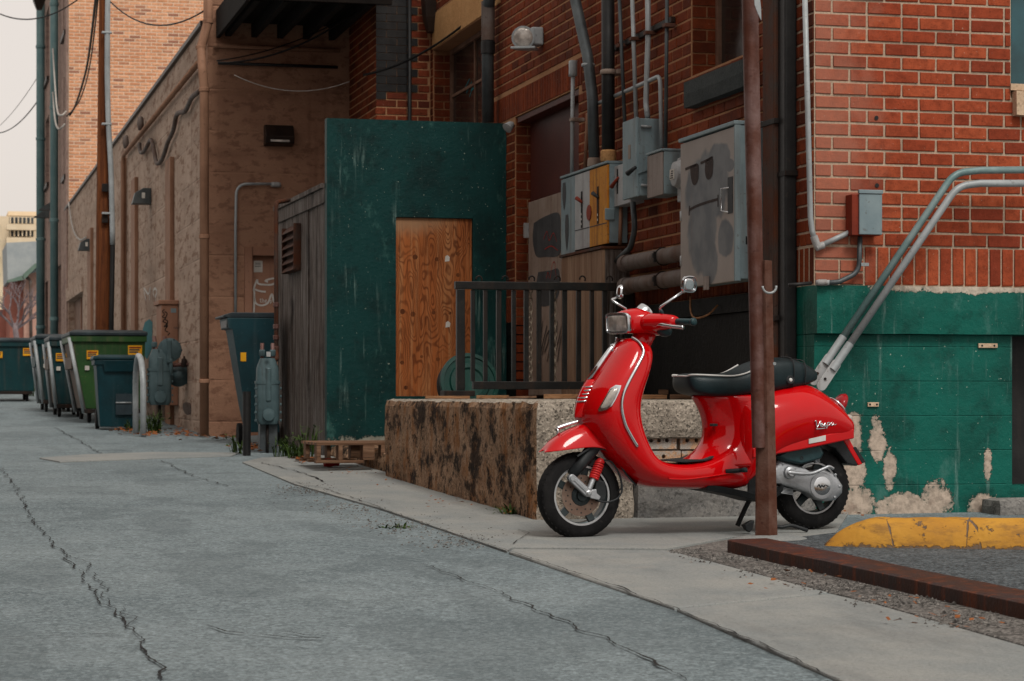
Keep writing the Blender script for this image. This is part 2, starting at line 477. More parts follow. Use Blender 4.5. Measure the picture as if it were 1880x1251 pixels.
weathered('box_taupe', lin(138, 128, 122), lin(124, 114, 108), 0.6, 0.1, 3, 0.4, lin(96, 82, 72), 0.1, 60)
weathered('box_white', lin(168, 170, 170), lin(146, 148, 150), 0.55, 0.05, 3, 0.5, lin(104, 92, 84), 0.1, 60)
weathered('box_yellow', lin(190, 130, 40), lin(170, 104, 34), 0.6, 0.05, 4, 0.9, lin(92, 56, 30), 0.15, 60)
weathered('box_red', lin(130, 52, 34), lin(116, 44, 30), 0.6, 0.05, 4, 0.4, lin(70, 34, 26), 0.1, 60)
weathered('maroon', lin(72, 36, 31), lin(84, 42, 36), 0.5, 0.0, 2, 0.4, lin(50, 26, 24), 0.2, 80)
weathered('panel_beige', lin(146, 132, 122), lin(128, 112, 100), 0.6, 0.05, 3, 0.5, lin(96, 72, 58), 0.1, 60)
weathered('cabinet_brown', lin(150, 112, 92), lin(138, 100, 80), 0.65, 0.0, 2, 0.4, lin(100, 72, 58), 0.15, 50)
weathered('rail_black', lin(22, 23, 23), lin(36, 35, 33), 0.45, 0.2, 8, 0.4, lin(66, 46, 34), 0.2, 70)
weathered('chain_steel', lin(120, 108, 94), lin(150, 138, 122), 0.42, 0.3, 30, 0.5, lin(70, 48, 34), 0.2, 200)
weathered('meter_grey', lin(66, 86, 90), lin(84, 104, 108), 0.55, 0.1, 5, 0.5, lin(60, 62, 62), 0.15, 70)
weathered('iron_dark', lin(30, 28, 27), lin(46, 38, 34), 0.6, 0.2, 8, 0.5, lin(70, 44, 30), 0.2, 70)
weathered('dumpster_green', lin(40, 78, 34), lin(28, 56, 30), 0.5, 0.0, 2.2, 0.55, lin(96, 88, 66), 0.15, 30)
weathered('dumpster_teal', lin(2, 52, 56), lin(3, 40, 44), 0.5, 0.0, 2.2, 0.5, lin(66, 62, 56), 0.15, 30)
weathered('dumpster_rust', lin(92, 78, 66), lin(62, 66, 62), 0.6, 0.1, 5, 0.8, lin(130, 62, 40), 0.2, 40)
weathered('lid_dark', lin(24, 34, 40), lin(44, 58, 64), 0.5, 0.0, 3, 0.3, lin(80, 84, 84), 0.1, 30)
weathered('bin_blue', lin(2, 50, 58), lin(2, 38, 44), 0.5, 0.0, 3, 0.3, lin(60, 74, 78), 0.1, 60)
weathered('rubber_dark', lin(22, 22, 23), lin(34, 33, 32), 0.8, 0, 9, 0.3, lin(50, 46, 42), 0.2, 80)
weathered('lid_green', lin(5, 60, 52), lin(4, 46, 42), 0.5, 0, 5, 0.3, lin(60, 96, 86), 0.1, 60)
weathered('lamp_bronze', lin(38, 30, 26), lin(52, 40, 34), 0.45, 0.3, 6, 0.3, lin(70, 52, 42), 0.1, 60)
weathered('lamp_grey', lin(60, 66, 68), lin(80, 84, 84), 0.45, 0.3, 6, 0.3, lin(96, 92, 86), 0.1, 60)
weathered('cable_black', lin(16, 16, 17), lin(26, 25, 24), 0.6)
weathered('cable_pale', lin(170, 166, 160), lin(146, 140, 134), 0.6)
weathered('frame_wood', lin(124, 96, 80), lin(98, 72, 58), 0.7, 0, 5, 0.7, lin(56, 36, 28), 0.3, 60)
weathered('frame_teal', lin(30, 74, 74), lin(24, 60, 62), 0.5, 0, 5, 0.2, lin(60, 90, 90), 0.1, 60)
weathered('ceiling_dark', lin(18, 14, 12), lin(28, 22, 18), 0.9, 0, 4, 0.3, lin(20, 16, 14), 0.3, 30)
weathered('yellow_sticker', lin(222, 160, 28), lin(206, 140, 26), 0.6, 0, 12, 0.3, lin(150, 96, 30), 0.05, 60)
weathered('paper_white', lin(196, 192, 184), lin(176, 172, 164), 0.8, 0, 12, 0.3, lin(140, 132, 124), 0.05, 60)
weathered('soot_paint', lin(70, 72, 74), lin(56, 58, 60), 0.75, 0, 4, 0.2, lin(96, 96, 96), 0.1, 60)
weathered('print_black', lin(20, 20, 21), lin(30, 30, 30), 0.7, 0, 6)
weathered('spray_white', lin(200, 196, 190), lin(180, 176, 170), 0.7, 0, 20)
weathered('spray_red', lin(160, 40, 30), lin(140, 36, 30), 0.7, 0, 20)
weathered('spray_teal', lin(30, 110, 116), lin(24, 96, 104), 0.7, 0, 20)
weathered('can_red', lin(180, 26, 26), lin(160, 20, 22), 0.3, 0, 20)
weathered('leaf_brown', lin(140, 84, 44), lin(104, 58, 30), 0.7, 0, 40)
weathered('leaf_green', lin(64, 84, 36), lin(44, 62, 28), 0.6, 0, 40)
weathered('twig_grey', lin(128, 116, 118), lin(104, 92, 94), 0.8, 0, 10)
weathered('roof_green', lin(96, 116, 104), lin(112, 130, 118), 0.8, 0, 5)
weathered('roof_grey', lin(150, 156, 158), lin(164, 168, 168), 0.8, 0, 3)
weathered('tower_beige', lin(214, 194, 164), lin(222, 204, 176), 0.85, 0, 2)
weathered('crack_tar', lin(34, 34, 35), lin(50, 48, 46), 0.95, 0, 20, bump=0.6, bscale=60)

def glass_mat(name, tint, rough=0.08):
    t = NT(name)
    n = t.noise(4, detail=4)
    t.fin(t.mix(t.ramp(n, 0.3, 0.7), tint, sc(tint, 1.8)), t.ramp(n, 0.3, 0.8, rough, rough + 0.2), 0, t.bump(t.noise(3), 0.05, 0.01), 0.5)
glass_mat('glass_dark', (0.014, 0.012, 0.011))
glass_mat('glass_teal', (0.012, 0.05, 0.06))

def paint_yellow():
    t = NT('curb_yellow')
    L_ = t.loc()
    n = t.noise(9, detail=8, rough=0.75)
    col = t.mix(t.ramp(t.noise(2.5, detail=5), 0.3, 0.7), lin(194, 142, 50), lin(172, 120, 40))
    sepz = t.n('SeparateXYZ'); t.l(L_, sepz.inputs[0])
    low = t.math('SUBTRACT', 0.072, t.math('SUBTRACT', t.math('SUBTRACT', sepz.outputs[2], t.math('MULTIPLY', sepz.outputs[1], 0.0226)), t.math('MULTIPLY', sepz.outputs[0], 0.0058)))
    e = t.math('ADD', t.math('MULTIPLY', low, 7.0), t.math('SUBTRACT', n, 0.42))
    m = t.ramp(e, 0.20, 0.25)
    m = t.math('MAXIMUM', m, t.ramp(t.noise(16, detail=7, rough=0.75), 0.60, 0.625))
    cr = t.voro(4.2, t.map(L_, (1, .5, .35)), 'DISTANCE_TO_EDGE')
    crn = t.math('ADD', cr, t.math('MULTIPLY', t.math('SUBTRACT', t.noise(14, detail=5), 0.5), 0.08))
    m = t.math('MAXIMUM', m, t.math('SUBTRACT', 1.0, t.ramp(crn, 0.004, 0.014)))
    col = t.mix(t.ramp(t.noise(5, t.map(L_, (1, 1, 3)), detail=7, rough=.7), .46, .66, 0, .75), col, lin(128, 92, 46))
    col = t.mix(t.ramp(t.noise(2.2, t.map(L_, (3, 1, .6)), detail=7, rough=.7), .56, .7, 0, .55), col, lin(92, 74, 52))
    col = t.mix(m, col, t.mix(t.noise(30), lin(72, 58, 48), lin(128, 108, 90)))
    t.fin(col, 0.72, 0, t.bump(t.math('SUBTRACT', t.noise(30, detail=5), t.math('MULTIPLY', m, 1.5)), 0.6, 0.006), 0.3)
paint_yellow()
# ---------------------------------------------------------------- mesh helpers
class MB:
    def __init__(s):
        s.v, s.f, s.fm = [], [], []
        s.mi = 0
    def add(s, vs_, fs):
        o = len(s.v)
        s.v += [Vector(p) for p in vs_]
        s.f += [tuple(i + o for i in f) for f in fs]
        s.fm += [s.mi] * len(fs)
        return s
    def box(s, a, b):
        (x0, y0, z0), (x1, y1, z1) = [min(p, q) for p, q in zip(a, b)], [max(p, q) for p, q in zip(a, b)]
        return s.add([(x0, y0, z0), (x1, y0, z0), (x1, y1, z0), (x0, y1, z0), (x0, y0, z1), (x1, y0, z1), (x1, y1, z1), (x0, y1, z1)],
                     [(0, 3, 2, 1), (4, 5, 6, 7), (0, 1, 5, 4), (1, 2, 6, 5), (2, 3, 7, 6), (3, 0, 4, 7)])
    def quad(s, a, b, c, d):
        return s.add([a, b, c, d], [(0, 1, 2, 3)])
    def prism(s, poly, off):
        """poly: planar list of points, extruded by vector off"""
        n = len(poly)
        off = Vector(off)
        vs_ = [Vector(p) for p in poly] + [Vector(p) + off for p in poly]
        fs = [tuple(range(n - 1, -1, -1)), tuple(range(n, 2 * n))] + [(i, (i + 1) % n, n + (i + 1) % n, n + i) for i in range(n)]
        return s.add(vs_, fs)
    def tube(s, pts, r, n=10, caps=True, r1=None):
        pts = [Vector(p) for p in pts]
        m = len(pts)
        rings = []
        up = None
        for i, p in enumerate(pts):
            t = (pts[min(i + 1, m - 1)] - pts[max(i - 1, 0)]).normalized()
            if up is None:
                ref = Vector((0, 0, 1)) if abs(t.z) < 0.9 else Vector((1, 0, 0))
                up = (ref - t * ref.dot(t)).normalized()
            else:
                up = (up - t * up.dot(t)).normalized()
            sd = t.cross(up)
            if isinstance(r, (list, tuple)):
                rr = r[i]
            else:
                rr = r if r1 is None else r + (r1 - r) * i / (m - 1)
            rings.append([p + (up * math.cos(2 * math.pi * k / n) + sd * math.sin(2 * math.pi * k / n)) * rr for k in range(n)])
        return s.loft(rings, caps)
    def loft(s, rings, caps=True, closed=True, loop=False):
        n = len(rings[0])
        vs_ = [p for rg in rings for p in rg]
        fs = []
        R = len(rings)
        for i in range(R if loop else R - 1):
            j = (i + 1) % R
            for k in range(n if closed else n - 1):
                q = (k + 1) % n
                fs.append((i * n + k, i * n + q, j * n + q, j * n + k))
        if caps and not loop:
            fs.append(tuple(range(n - 1, -1, -1)))
            fs.append(tuple((R - 1) * n + k for k in range(n)))
        return s.add(vs_, fs)
    def lathe(s, c, axis, prof, n=20, caps=True):
        """prof: list of (distance along axis, radius)"""
        c, axis = Vector(c), Vector(axis).normalized()
        ref = Vector((0, 0, 1)) if abs(axis.z) < 0.9 else Vector((1, 0, 0))
        a = (ref - axis * ref.dot(axis)).normalized()
        b = axis.cross(a)
        rings = [[c + axis * d + (a * math.cos(2 * math.pi * k / n) + b * math.sin(2 * math.pi * k / n)) * max(r, 1e-4) for k in range(n)] for d, r in prof]
        return s.loft(rings, caps)
    def torus(s, c, axis, R, r, n=28, m=10, flat=1.0):
        c, axis = Vector(c), Vector(axis).normalized()
        ref = Vector((0, 0, 1)) if abs(axis.z) < 0.9 else Vector((1, 0, 0))
        a = (ref - axis * ref.dot(axis)).normalized()
        b = axis.cross(a)
        rings = []
        for i in range(n):
            t = 2 * math.pi * i / n
            d = a * math.cos(t) + b * math.sin(t)
            rings.append([c + d * (R + r * math.cos(2 * math.pi * j / m)) + axis * (r * flat * math.sin(2 * math.pi * j / m)) for j in range(m)])
        return s.loft(rings, False, True, True)
    def roughbox(s, a, b, seg, amp, fr=6.0, rnd=0.02):
        """box with worn uneven faces"""
        bm = bmesh.new()
        a, b = Vector(a), Vector(b)
        d = b - a
        nx, ny, nz = [max(1, int(round(abs(q) / seg))) for q in d]
        vs_ = {}
        def vert(i, j, k):
            key = (i, j, k)
            if key not in vs_:
                p = Vector((a.x + d.x * i / nx, a.y + d.y * j / ny, a.z + d.z * k / nz))
                q = Vector((p.x, p.y, p.z))
                c = (a + b) / 2
                nout = 0
                for ax, (ii, nn) in enumerate(((i, nx), (j, ny), (k, nz))):
                    if ii in (0, nn):
                        nout += 1
                if nout >= 2:
                    for ax, (ii, nn) in enumerate(((i, nx), (j, ny), (k, nz))):
                        if ii in (0, nn):
                            q[ax] += math.copysign(rnd * (0.6 + 0.8 * abs(mnoise.noise(p * 9))), c[ax] - p[ax])
                q += mnoise.noise_vector(p * fr) * amp + mnoise.noise_vector(p * fr * 3.3) * amp * 0.5
                vs_[key] = bm.verts.new(q)
            return vs_[key]
        def face(fn, n1, n2, flip):
            for p in range(n1):
                for q in range(n2):
                    qd = [fn(p, q), fn(p + 1, q), fn(p + 1, q + 1), fn(p, q + 1)]
                    bm.faces.new(qd[::-1] if flip else qd)
        face(lambda p, q: vert(p, q, 0), nx, ny, True)
        face(lambda p, q: vert(p, q, nz), nx, ny, False)
        face(lambda p, q: vert(p, 0, q), nx, nz, False)
        face(lambda p, q: vert(p, ny, q), nx, nz, True)
        face(lambda p, q: vert(0, p, q), ny, nz, True)
        face(lambda p, q: vert(nx, p, q), ny, nz, False)
        bm.verts.index_update()
        s.add([v.co.copy() for v in bm.verts], [tuple(v.index for v in f.verts) for f in bm.faces])
        bm.free()
        return s
    def mesh(s, name, mats, base=(0, 0, 0), smooth=False, recalc=True):
        me = bpy.data.meshes.new(name)
        b = Vector(base)
        me.from_pydata([tuple(p - b) for p in s.v], [], s.f)
        if not isinstance(mats, (list, tuple)):
            mats = [mats]
        for m in mats:
            me.materials.append(MATS[m] if isinstance(m, str) else m)
        if len(mats) > 1:
            me.polygons.foreach_set('material_index', s.fm)
        if recalc:
            bm = bmesh.new()
            bm.from_mesh(me)
            bmesh.ops.recalc_face_normals(bm, faces=bm.faces)
            bm.to_mesh(me)
            bm.free()
        if smooth:
            me.polygons.foreach_set('use_smooth', [True] * len(me.polygons))
            if smooth is not True:
                me.set_sharp_from_angle(angle=math.radians(smooth))
        me.update()
        return me

def prop(o, label=None, cat=None, group=None, kind=None):
    if label: o['label'] = label
    if cat: o['category'] = cat
    if group: o['group'] = group
    if kind: o['kind'] = kind
    return o

class Thing:
    """an Empty at the base of a thing, in the building frame unless rot/loc are given"""
    def __init__(s, name, label, cat, base=(0, 0, 0), group=None, kind=None, rot=None, loc=None):
        s.base = Vector(base)
        s.o = bpy.data.objects.new(name, None)
        s.o.empty_display_size = 0.1
        COL.objects.link(s.o)
        s.o.location = Wd(*base) if loc is None else loc
        s.o.rotation_euler = (0, 0, TH if rot is None else rot)
        if loc is not None:
            s.base = Vector((0, 0, 0))
        prop(s.o, label, cat, group, kind)
    def part(s, name, mb, mats, parent=None, smooth=False, bevel=0.0, subsurf=0, kind=None, label=None, solid=0.0, bseg=2):
        o = bpy.data.objects.new(name, mb.mesh(name, mats, s.base, smooth))
        COL.objects.link(o)
        o.parent = parent if parent is not None else s.o
        mods(o, bevel, subsurf, solid, bseg)
        prop(o, label, kind=kind)
        return o

def mods(o, bevel=0.0, subsurf=0, solid=0.0, bseg=2):
    if solid:
        m = o.modifiers.new('solid', 'SOLIDIFY')
        m.thickness = solid
        m.offset = 0
    if bevel:
        m = o.modifiers.new('bevel', 'BEVEL')
        m.width = bevel
        m.segments = bseg
        m.limit_method = 'ANGLE'
        m.angle_limit = math.radians(40)
        m.harden_normals = False
    if subsurf:
        m = o.modifiers.new('sub', 'SUBSURF')
        m.levels = subsurf
        m.render_levels = subsurf

def single(name, mb, mats, label, cat, base=(0, 0, 0), group=None, kind=None, smooth=False, bevel=0.0, subsurf=0, solid=0.0, rot=None):
    """a thing that is one mesh"""
    o = bpy.data.objects.new(name, mb.mesh(name, mats, base, smooth))
    COL.objects.link(o)
    o.location = Wd(*base)
    o.rotation_euler = (0, 0, TH if rot is None else rot)
    mods(o, bevel, subsurf, solid)
    prop(o, label, cat, group, kind)
    return o

def arc(p0, corner, p1, r, n=6):
    """points of a rounded corner between two straight runs"""
    p0, c, p1 = Vector(p0), Vector(corner), Vector(p1)
    d0, d1 = (p0 - c).normalized(), (p1 - c).normalized()
    ang = d0.angle(d1)
    t = min(r / math.tan(ang / 2), (p0 - c).length * 0.95, (p1 - c).length * 0.95)
    a, b = c + d0 * t, c + d1 * t
    return [((1 - k) ** 2) * a + 2 * k * (1 - k) * c + k * k * b for k in [i / n for i in range(n + 1)]]

def path(pts, r=0.05):
    out = [Vector(pts[0])]
    for i in range(1, len(pts) - 1):
        out += arc(pts[i - 1], pts[i], pts[i + 1], r)
    out.append(Vector(pts[-1]))
    return out

def sag(a, b, drop, n=16):
    a, b = Vector(a), Vector(b)
    return [a.lerp(b, i / n) - Vector((0, 0, drop * 4 * (i / n) * (1 - i / n))) for i in range(n + 1)]

def spline(pts, n=8):
    """Catmull-Rom through the points"""
    P = [Vector(p) for p in pts]
    out = []
    for i in range(len(P) - 1):
        p0, p1, p2, p3 = P[max(i - 1, 0)], P[i], P[i + 1], P[min(i + 2, len(P) - 1)]
        for k in range(n):
            t = k / n
            out.append(0.5 * ((2 * p1) + (p2 - p0) * t + (2 * p0 - 5 * p1 + 4 * p2 - p3) * t * t + (3 * p1 - p0 - 3 * p2 + p3) * t ** 3))
    out.append(P[-1])
    return out

def ribbon(pts, w, nrm):
    """flat painted stroke along pts, lying in the plane with normal nrm"""
    mb = MB()
    pts = [Vector(p) for p in pts]
    nrm = Vector(nrm).normalized()
    m = len(pts)
    l, r = [], []
    for i, p in enumerate(pts):
        t = (pts[min(i + 1, m - 1)] - pts[max(i - 1, 0)]).normalized()
        sd = t.cross(nrm).normalized()
        ww = w[i] if isinstance(w, (list, tuple)) else w
        l.append(p - sd * ww / 2)
        r.append(p + sd * ww / 2)
    mb.add(l + r, [(i, i + 1, m + i + 1, m + i) for i in range(m - 1)])
    return mb

# brick shapes, unit cubes with worn arrises, shared by every brick
def brick_mesh(seed, mat):
    rd = random.Random(seed)
    bm = bmesh.new()
    bmesh.ops.create_cube(bm, size=1.0)
    bmesh.ops.scale(bm, vec=(0.2, 0.1, 0.065), verts=bm.verts)
    bmesh.ops.bevel(bm, geom=list(bm.edges), offset=0.0035, segments=1, affect='EDGES')
    for v in bm.verts:
        v.co += Vector([rd.uniform(-1, 1) for _ in range(3)]) * 0.0016
    bmesh.ops.scale(bm, vec=(5, 10, 1 / 0.065), verts=bm.verts)
    me = bpy.data.meshes.new('brick')
    bm.to_mesh(me)
    bm.free()
    me.materials.append(MATS[mat])
    return me

def courses(s0, s1, z0, z1, cuts, course=0.0745, bl=0.205, m=0.0125, header_every=7, seed=1, off=0):
    """running bond with a header course now and then; cuts: (s0, s1, z0, z1) openings. Returns centre/size tuples"""
    rd = random.Random(seed)
    out = []
    row = 0
    z = z0
    while z + course <= z1 + 0.02:
        zc = z + course / 2
        if header_every and (row + off) % header_every == 3:
            s = s0 - rd.choice((0, 0.1))
            k = 0
            lens = (bl, bl / 2)
        else:
            s = s0 - (0.5 * bl if row % 2 else 0.0)
            lens = (bl, bl)
            k = 0
        while s < s1:
            ln = lens[k % 2]
            k += 1
            a, b = max(s, s0), min(s + ln, s1)
            s += ln
            segs = [(a, b)]
            for (c0, c1, d0, d1) in cuts:
                if d0 - 0.02 < zc < d1 + 0.02:
                    ns = []
                    for (p, q) in segs:
                        if q <= c0 or p >= c1:
                            ns.append((p, q))
                        else:
                            if p < c0: ns.append((p, c0))
                            if q > c1: ns.append((c1, q))
                    segs = ns
            for (p, q) in segs:
                if q - p > 0.03:
                    out.append(((p + q) / 2, zc, q - p - m, course - m, rd.uniform(-0.0025, 0.003)))
        z += course
        row += 1
    return out

def merged_bricks(lst, fn):
    """real bricks joined into one mesh; fn(s, z, d) -> point, d outward"""
    mb = MB()
    for (s, z, w, h, pr) in lst:
        b = 0.004
        q = [fn(s - w / 2, z - h / 2, 0), fn(s + w / 2, z - h / 2, 0), fn(s + w / 2, z + h / 2, 0), fn(s - w / 2, z + h / 2, 0)]
        t = [fn(s - w / 2 + b, z - h / 2 + b, 0.006 + pr), fn(s + w / 2 - b, z - h / 2 + b, 0.006 + pr), fn(s + w / 2 - b, z + h / 2 - b, 0.006 + pr), fn(s - w / 2 + b, z + h / 2 - b, 0.006 + pr)]
        mb.add(q + t, [(4, 5, 6, 7), (0, 1, 5, 4), (1, 2, 6, 5), (2, 3, 7, 6), (3, 0, 4, 7)])
    return mb
# ================================================================ GROUND
def grid_sheet(poly, step, dz=0.0, amp=0.0, thick=0.0):
    """sheet over a polygon (u,v) lying on the sloping ground"""
    bm = bmesh.new()
    vs_ = [bm.verts.new((p[0], p[1], 0)) for p in poly]
    bm.faces.new(vs_)
    us = [p[0] for p in poly]; vv = [p[1] for p in poly]
    for lo, hi, no in ((min(us), max(us), (1, 0, 0)), (min(vv), max(vv), (0, 1, 0))):
        x = lo + step
        while x < hi:
            co = (x, 0, 0) if no[0] else (0, x, 0)
            bmesh.ops.bisect_plane(bm, geom=list(bm.verts) + list(bm.edges) + list(bm.faces), plane_co=co, plane_no=no)
            x += step
    if thick:
        r = bmesh.ops.extrude_face_region(bm, geom=list(bm.faces))
        for e in r['geom']:
            if isinstance(e, bmesh.types.BMVert):
                e.co.z -= thick
    bmesh.ops.recalc_face_normals(bm, faces=bm.faces)
    bm.verts.index_update()
    mb = MB()
    pts = []
    for v in bm.verts:
        z = gz(v.co.x, v.co.y) + dz + v.co.z
        if amp:
            z += amp * mnoise.noise(Vector((v.co.x * 0.9, v.co.y * 0.5, 0))) + amp * 0.3 * mnoise.noise(Vector((v.co.x * 4, v.co.y * 3, 2)))
        pts.append((v.co.x, v.co.y, z))
    mb.add(pts, [tuple(v.index for v in f.verts) for f in bm.faces])
    bm.free()
    return mb

mb = grid_sheet([(-70, -45), (60, -45), (60, 160), (-70, 160)], 5.0, -0.004)
ground = single('ground', mb, 'asphalt', None, None, kind='structure', smooth=True)
ground['label'] = 'worn grey asphalt of the alley climbing gently away'

def crack(pts, w, seed, dz=0.004, parent=ground, jag=0.02, mat='crack_tar'):
    rd = random.Random(seed)
    P = [Vector(G(*p)) for p in pts]
    out = []
    for i in range(len(P) - 1):
        n = max(2, int((P[i + 1] - P[i]).length / 0.03))
        for k in range(n):
            q = P[i].lerp(P[i + 1], k / n)
            nv1, nv2 = mnoise.noise_vector(q * 5 + Vector((seed, 0, 0))), mnoise.noise_vector(q * 19 + Vector((0, seed, 0)))
            q += Vector((nv1.x * 1.6 + nv2.x * .7, nv1.y * 1.6 + nv2.y * .7, 0)) * jag
            q.z = gz(q.x, q.y) + dz
            out.append(q)
    out.append(P[-1] + Vector((0, 0, dz)))
    ww = [w * (.22 + 1.1 * abs(mnoise.noise(q_ * 4 + Vector((seed, 3, 1)))) + .5 * abs(mnoise.noise(q_ * 17))) * rd.uniform(.75, 1.2) for q_ in out]
    ww = [x * .46 for x in ww]
    ww[0] = ww[-1] = w * 0.1
    m = ribbon(out, ww, (0, 0, 1))
    o = bpy.data.objects.new('crack', m.mesh('crack', mat))
    COL.objects.link(o)
    o.parent = parent
    return o
crack([(0, 858), (28, 895), (45, 925), (62, 960), (85, 985), (112, 1012), (140, 1042), (165, 1082), (205, 1118), (250, 1158), (300, 1251)], 0.022, 1)
crack([(112, 1012), (150, 1030), (185, 1080), (215, 1118), (252, 1160)], 0.014, 2, jag=0.03)
crack([(0, 1172), (120, 1168), (226, 1164)], 0.016, 3, jag=0.006)
crack([(36, 960), (60, 961), (90, 958)], 0.05, 4)
crack([(100, 785), (150, 812), (186, 834)], 0.03, 5)
crack([(300, 846), (350, 874), (420, 893)], 0.025, 6)
crack([(770, 1035), (900, 1085), (1010, 1130), (1120, 1180), (1180, 1205), (1260, 1251)], 0.022, 7)
crack([(540, 888), (590, 899), (660, 921), (760, 958), (850, 990), (930, 1014), (1000, 1037), (1120, 1078), (1240, 1122), (1400, 1190), (1545, 1256)], 0.016, 8, dz=0.0125, jag=.012)
crack([(480, 852), (520, 862), (560, 872), (598, 888)], 0.04, 9, dz=0.012)
crack([(940, 1003), (960, 990), (972, 982), (950, 976)], 0.014, 19, dz=0.0125, jag=0.004)
for i, (a, b) in enumerate((((380, 1150), (450, 1165)), ((470, 1166), (600, 1174)), ((520, 1160), (600, 1170)))):
    crack([a, ((a[0] + b[0]) / 2, (a[1] + b[1]) / 2 + 3), b], 0.035, 30 + i, jag=0.012)

# concrete apron along the buildings: slabs with open joints
sidewalk = bpy.data.objects.new('sidewalk', None)
COL.objects.link(sidewalk)
sidewalk.location = C0
sidewalk.rotation_euler = (0, 0, TH)
prop(sidewalk, 'pale concrete pavement slabs beside the loading dock', kind='structure')
def slab(pix, dz=0.007, mat='sidewalk', name='slab', inset=0.0, parent=sidewalk, thick=0.05):
    P = [G(*p)[:2] for p in pix]
    m = grid_sheet(P, 0.35, dz, 0.004, thick)
    o = bpy.data.objects.new(name, m.mesh(name, mat))
    COL.objects.link(o)
    o.parent = parent
    mods(o, 0.006)
    return o
slab([(540, 890), (700, 936), (930, 1014), (940, 1008), (1225, 1010), (1345, 988), (1520, 1000), (1560, 940), (1330, 925), (960, 920), (700, 850), (590, 838), (480, 842), (445, 850)])
slab([(934, 1016), (1238, 1119), (1466, 1096), (1520, 1090), (1440, 1070), (1330, 1040), (1228, 1014), (942, 1011)])
slab([(1242, 1121), (1545, 1254), (1900, 1400), (2350, 1380), (1880, 1189), (1620, 1115), (1524, 1092), (1470, 1098)], dz=0.006)
slab([(72, 842), (110, 849), (300, 842), (425, 838), (440, 832), (280, 831), (150, 836)], dz=0.006, name='gutter_slab')
# broken strip along the steel kerb and the parking bay
slab([(1228, 1012), (1330, 1038), (1440, 1068), (1620, 1112), (1880, 1186), (2200, 1290), (2200, 1205), (1880, 1135), (1620, 1080), (1338, 1012), (1345, 990)], dz=0.004, mat='gravel_dirt', name='dirt_strip', thick=0.02)
slab([(1400, 998), (1880, 1100), (2300, 1190), (2600, 1100), (2300, 985), (1880, 962), (1540, 980)], dz=0.010, mat='asphalt_dark', name='parking_bay', thick=0.02)
# ================================================================ BRICK BUILDING
bld = Thing('brick_building', 'red brick building with teal painted base and many electrical boxes on its alley wall', 'building')
ZL0, ZL1 = 1.016, 1.285           # teal ledge
ZS1 = 1.497                       # top of the soldier course
HT = 5.6
# openings on the alley wall (v0, v1, z0, z1)
w1 = (S(1392, 0)[1], S(1268, 0)[1], 2.70, 4.35)
w2 = (S(884, 0)[1], S(795, 0)[1], 2.3, 3.98)
dr = (S(1062, 0)[1], S(945, 0)[1], 0.66, 2.97)
v_end = S(790, 0)[1]              # the wing starts here
def wall_with_holes(axis, s0, s1, z0, z1, cuts, d0, d1):
    """solid backing wall made of butted blocks round the openings; axis 'u' or 'v'"""
    mb = MB()
    xs = sorted({s0, s1, *[c for q in cuts for c in q[:2] if s0 < c < s1]})
    zs = sorted({z0, z1, *[c for q in cuts for c in q[2:] if z0 < c < z1]})
    for i in range(len(xs) - 1):
        for k in range(len(zs) - 1):
            cx, cz = (xs[i] + xs[i + 1]) / 2, (zs[k] + zs[k + 1]) / 2
            if any(q[0] < cx < q[1] and q[2] < cz < q[3] for q in cuts):
                continue
            if axis == 'u':
                mb.box((xs[i], d0, zs[k]), (xs[i + 1], d1, zs[k + 1]))
            else:
                mb.box((d0, xs[i], zs[k]), (d1, xs[i + 1], zs[k + 1]))
    return mb
# facade backing
f_win = (V(1856, 100)[0] + 0.0, 3.2, 2.34, 4.2)
fw = bld.part('facade_wall', wall_with_holes('u', 0.0, 4.4, ZL1 - 0.02, HT, [f_win], 0.002, 0.35), 'mortar_light')
sw = bld.part('alley_wall', wall_with_holes('v', 0.35, v_end, ZL1 - 0.02, HT, [w1, w2, dr], 0.004, 0.36), 'mortar_dark')
sw2 = bld.part('corner_wall', MB().box((0.004, 0.006, ZL1 - 0.02), (0.30, 0.349, HT)), 'mortar_dark')

FB = [brick_mesh(i, 'brick_facade') for i in range(6)]
SB = [brick_mesh(20 + i, 'brick_side') for i in range(6)]
def put_brick(parent, me, loc, size, rz, rd):
    o = bpy.data.objects.new('brick', me)
    COL.objects.link(o)
    o.parent = parent
    o.location = loc
    o.scale = size
    o.rotation_euler = (rd.uniform(-.004, .004), rd.uniform(-.006, .006), rz + rd.uniform(-.004, .004))
    return o
rd = random.Random(3)
near, far = [], []
for b in courses(0.0, 4.4, ZS1 + 0.004, HT, [f_win], seed=5, off=1):
    (near if b[0] < 1.36 and b[1] < 2.93 else far).append(b)
for (s, z, w, h, pr) in near:
    put_brick(fw, rd.choice(FB), (s, 0.05 - 0.005 - pr, z), (w, 0.1, h), 0, rd)
s = 0.0
rows = []
while s < 4.4:                                            # soldier course over the ledge
    w = 0.0745
    if s < 0.29:                                          # three short stretchers at the corner
        for k in range(3):
            zz = ZL1 + 0.035 + k * 0.0715
            for q, ln in ((0.0, 0.145), (0.145, 0.145)) if k != 2 else ((0.0, 0.29),):
                put_brick(fw, rd.choice(FB), (q + ln / 2, 0.044, zz), (ln - 0.011, 0.1, 0.06), 0, rd)
        s = 0.29
        continue
    if s < 1.36:
        put_brick(fw, rd.choice(FB), (s + w / 2, 0.044 - rd.uniform(-.002, .003), (ZL1 + ZS1) / 2), (w - 0.012, 0.1, ZS1 - ZL1 - 0.008), 0, rd)
    else:
        far.append((s + w / 2, (ZL1 + ZS1) / 2, w - 0.012, ZS1 - ZL1 - 0.008, 0))
    s += w
bld.part('brick', merged_bricks(far, lambda s, z, d: Vector((s, 0.002 - d * 1.0, z))), 'brick_facade_far', fw, kind='stuff')

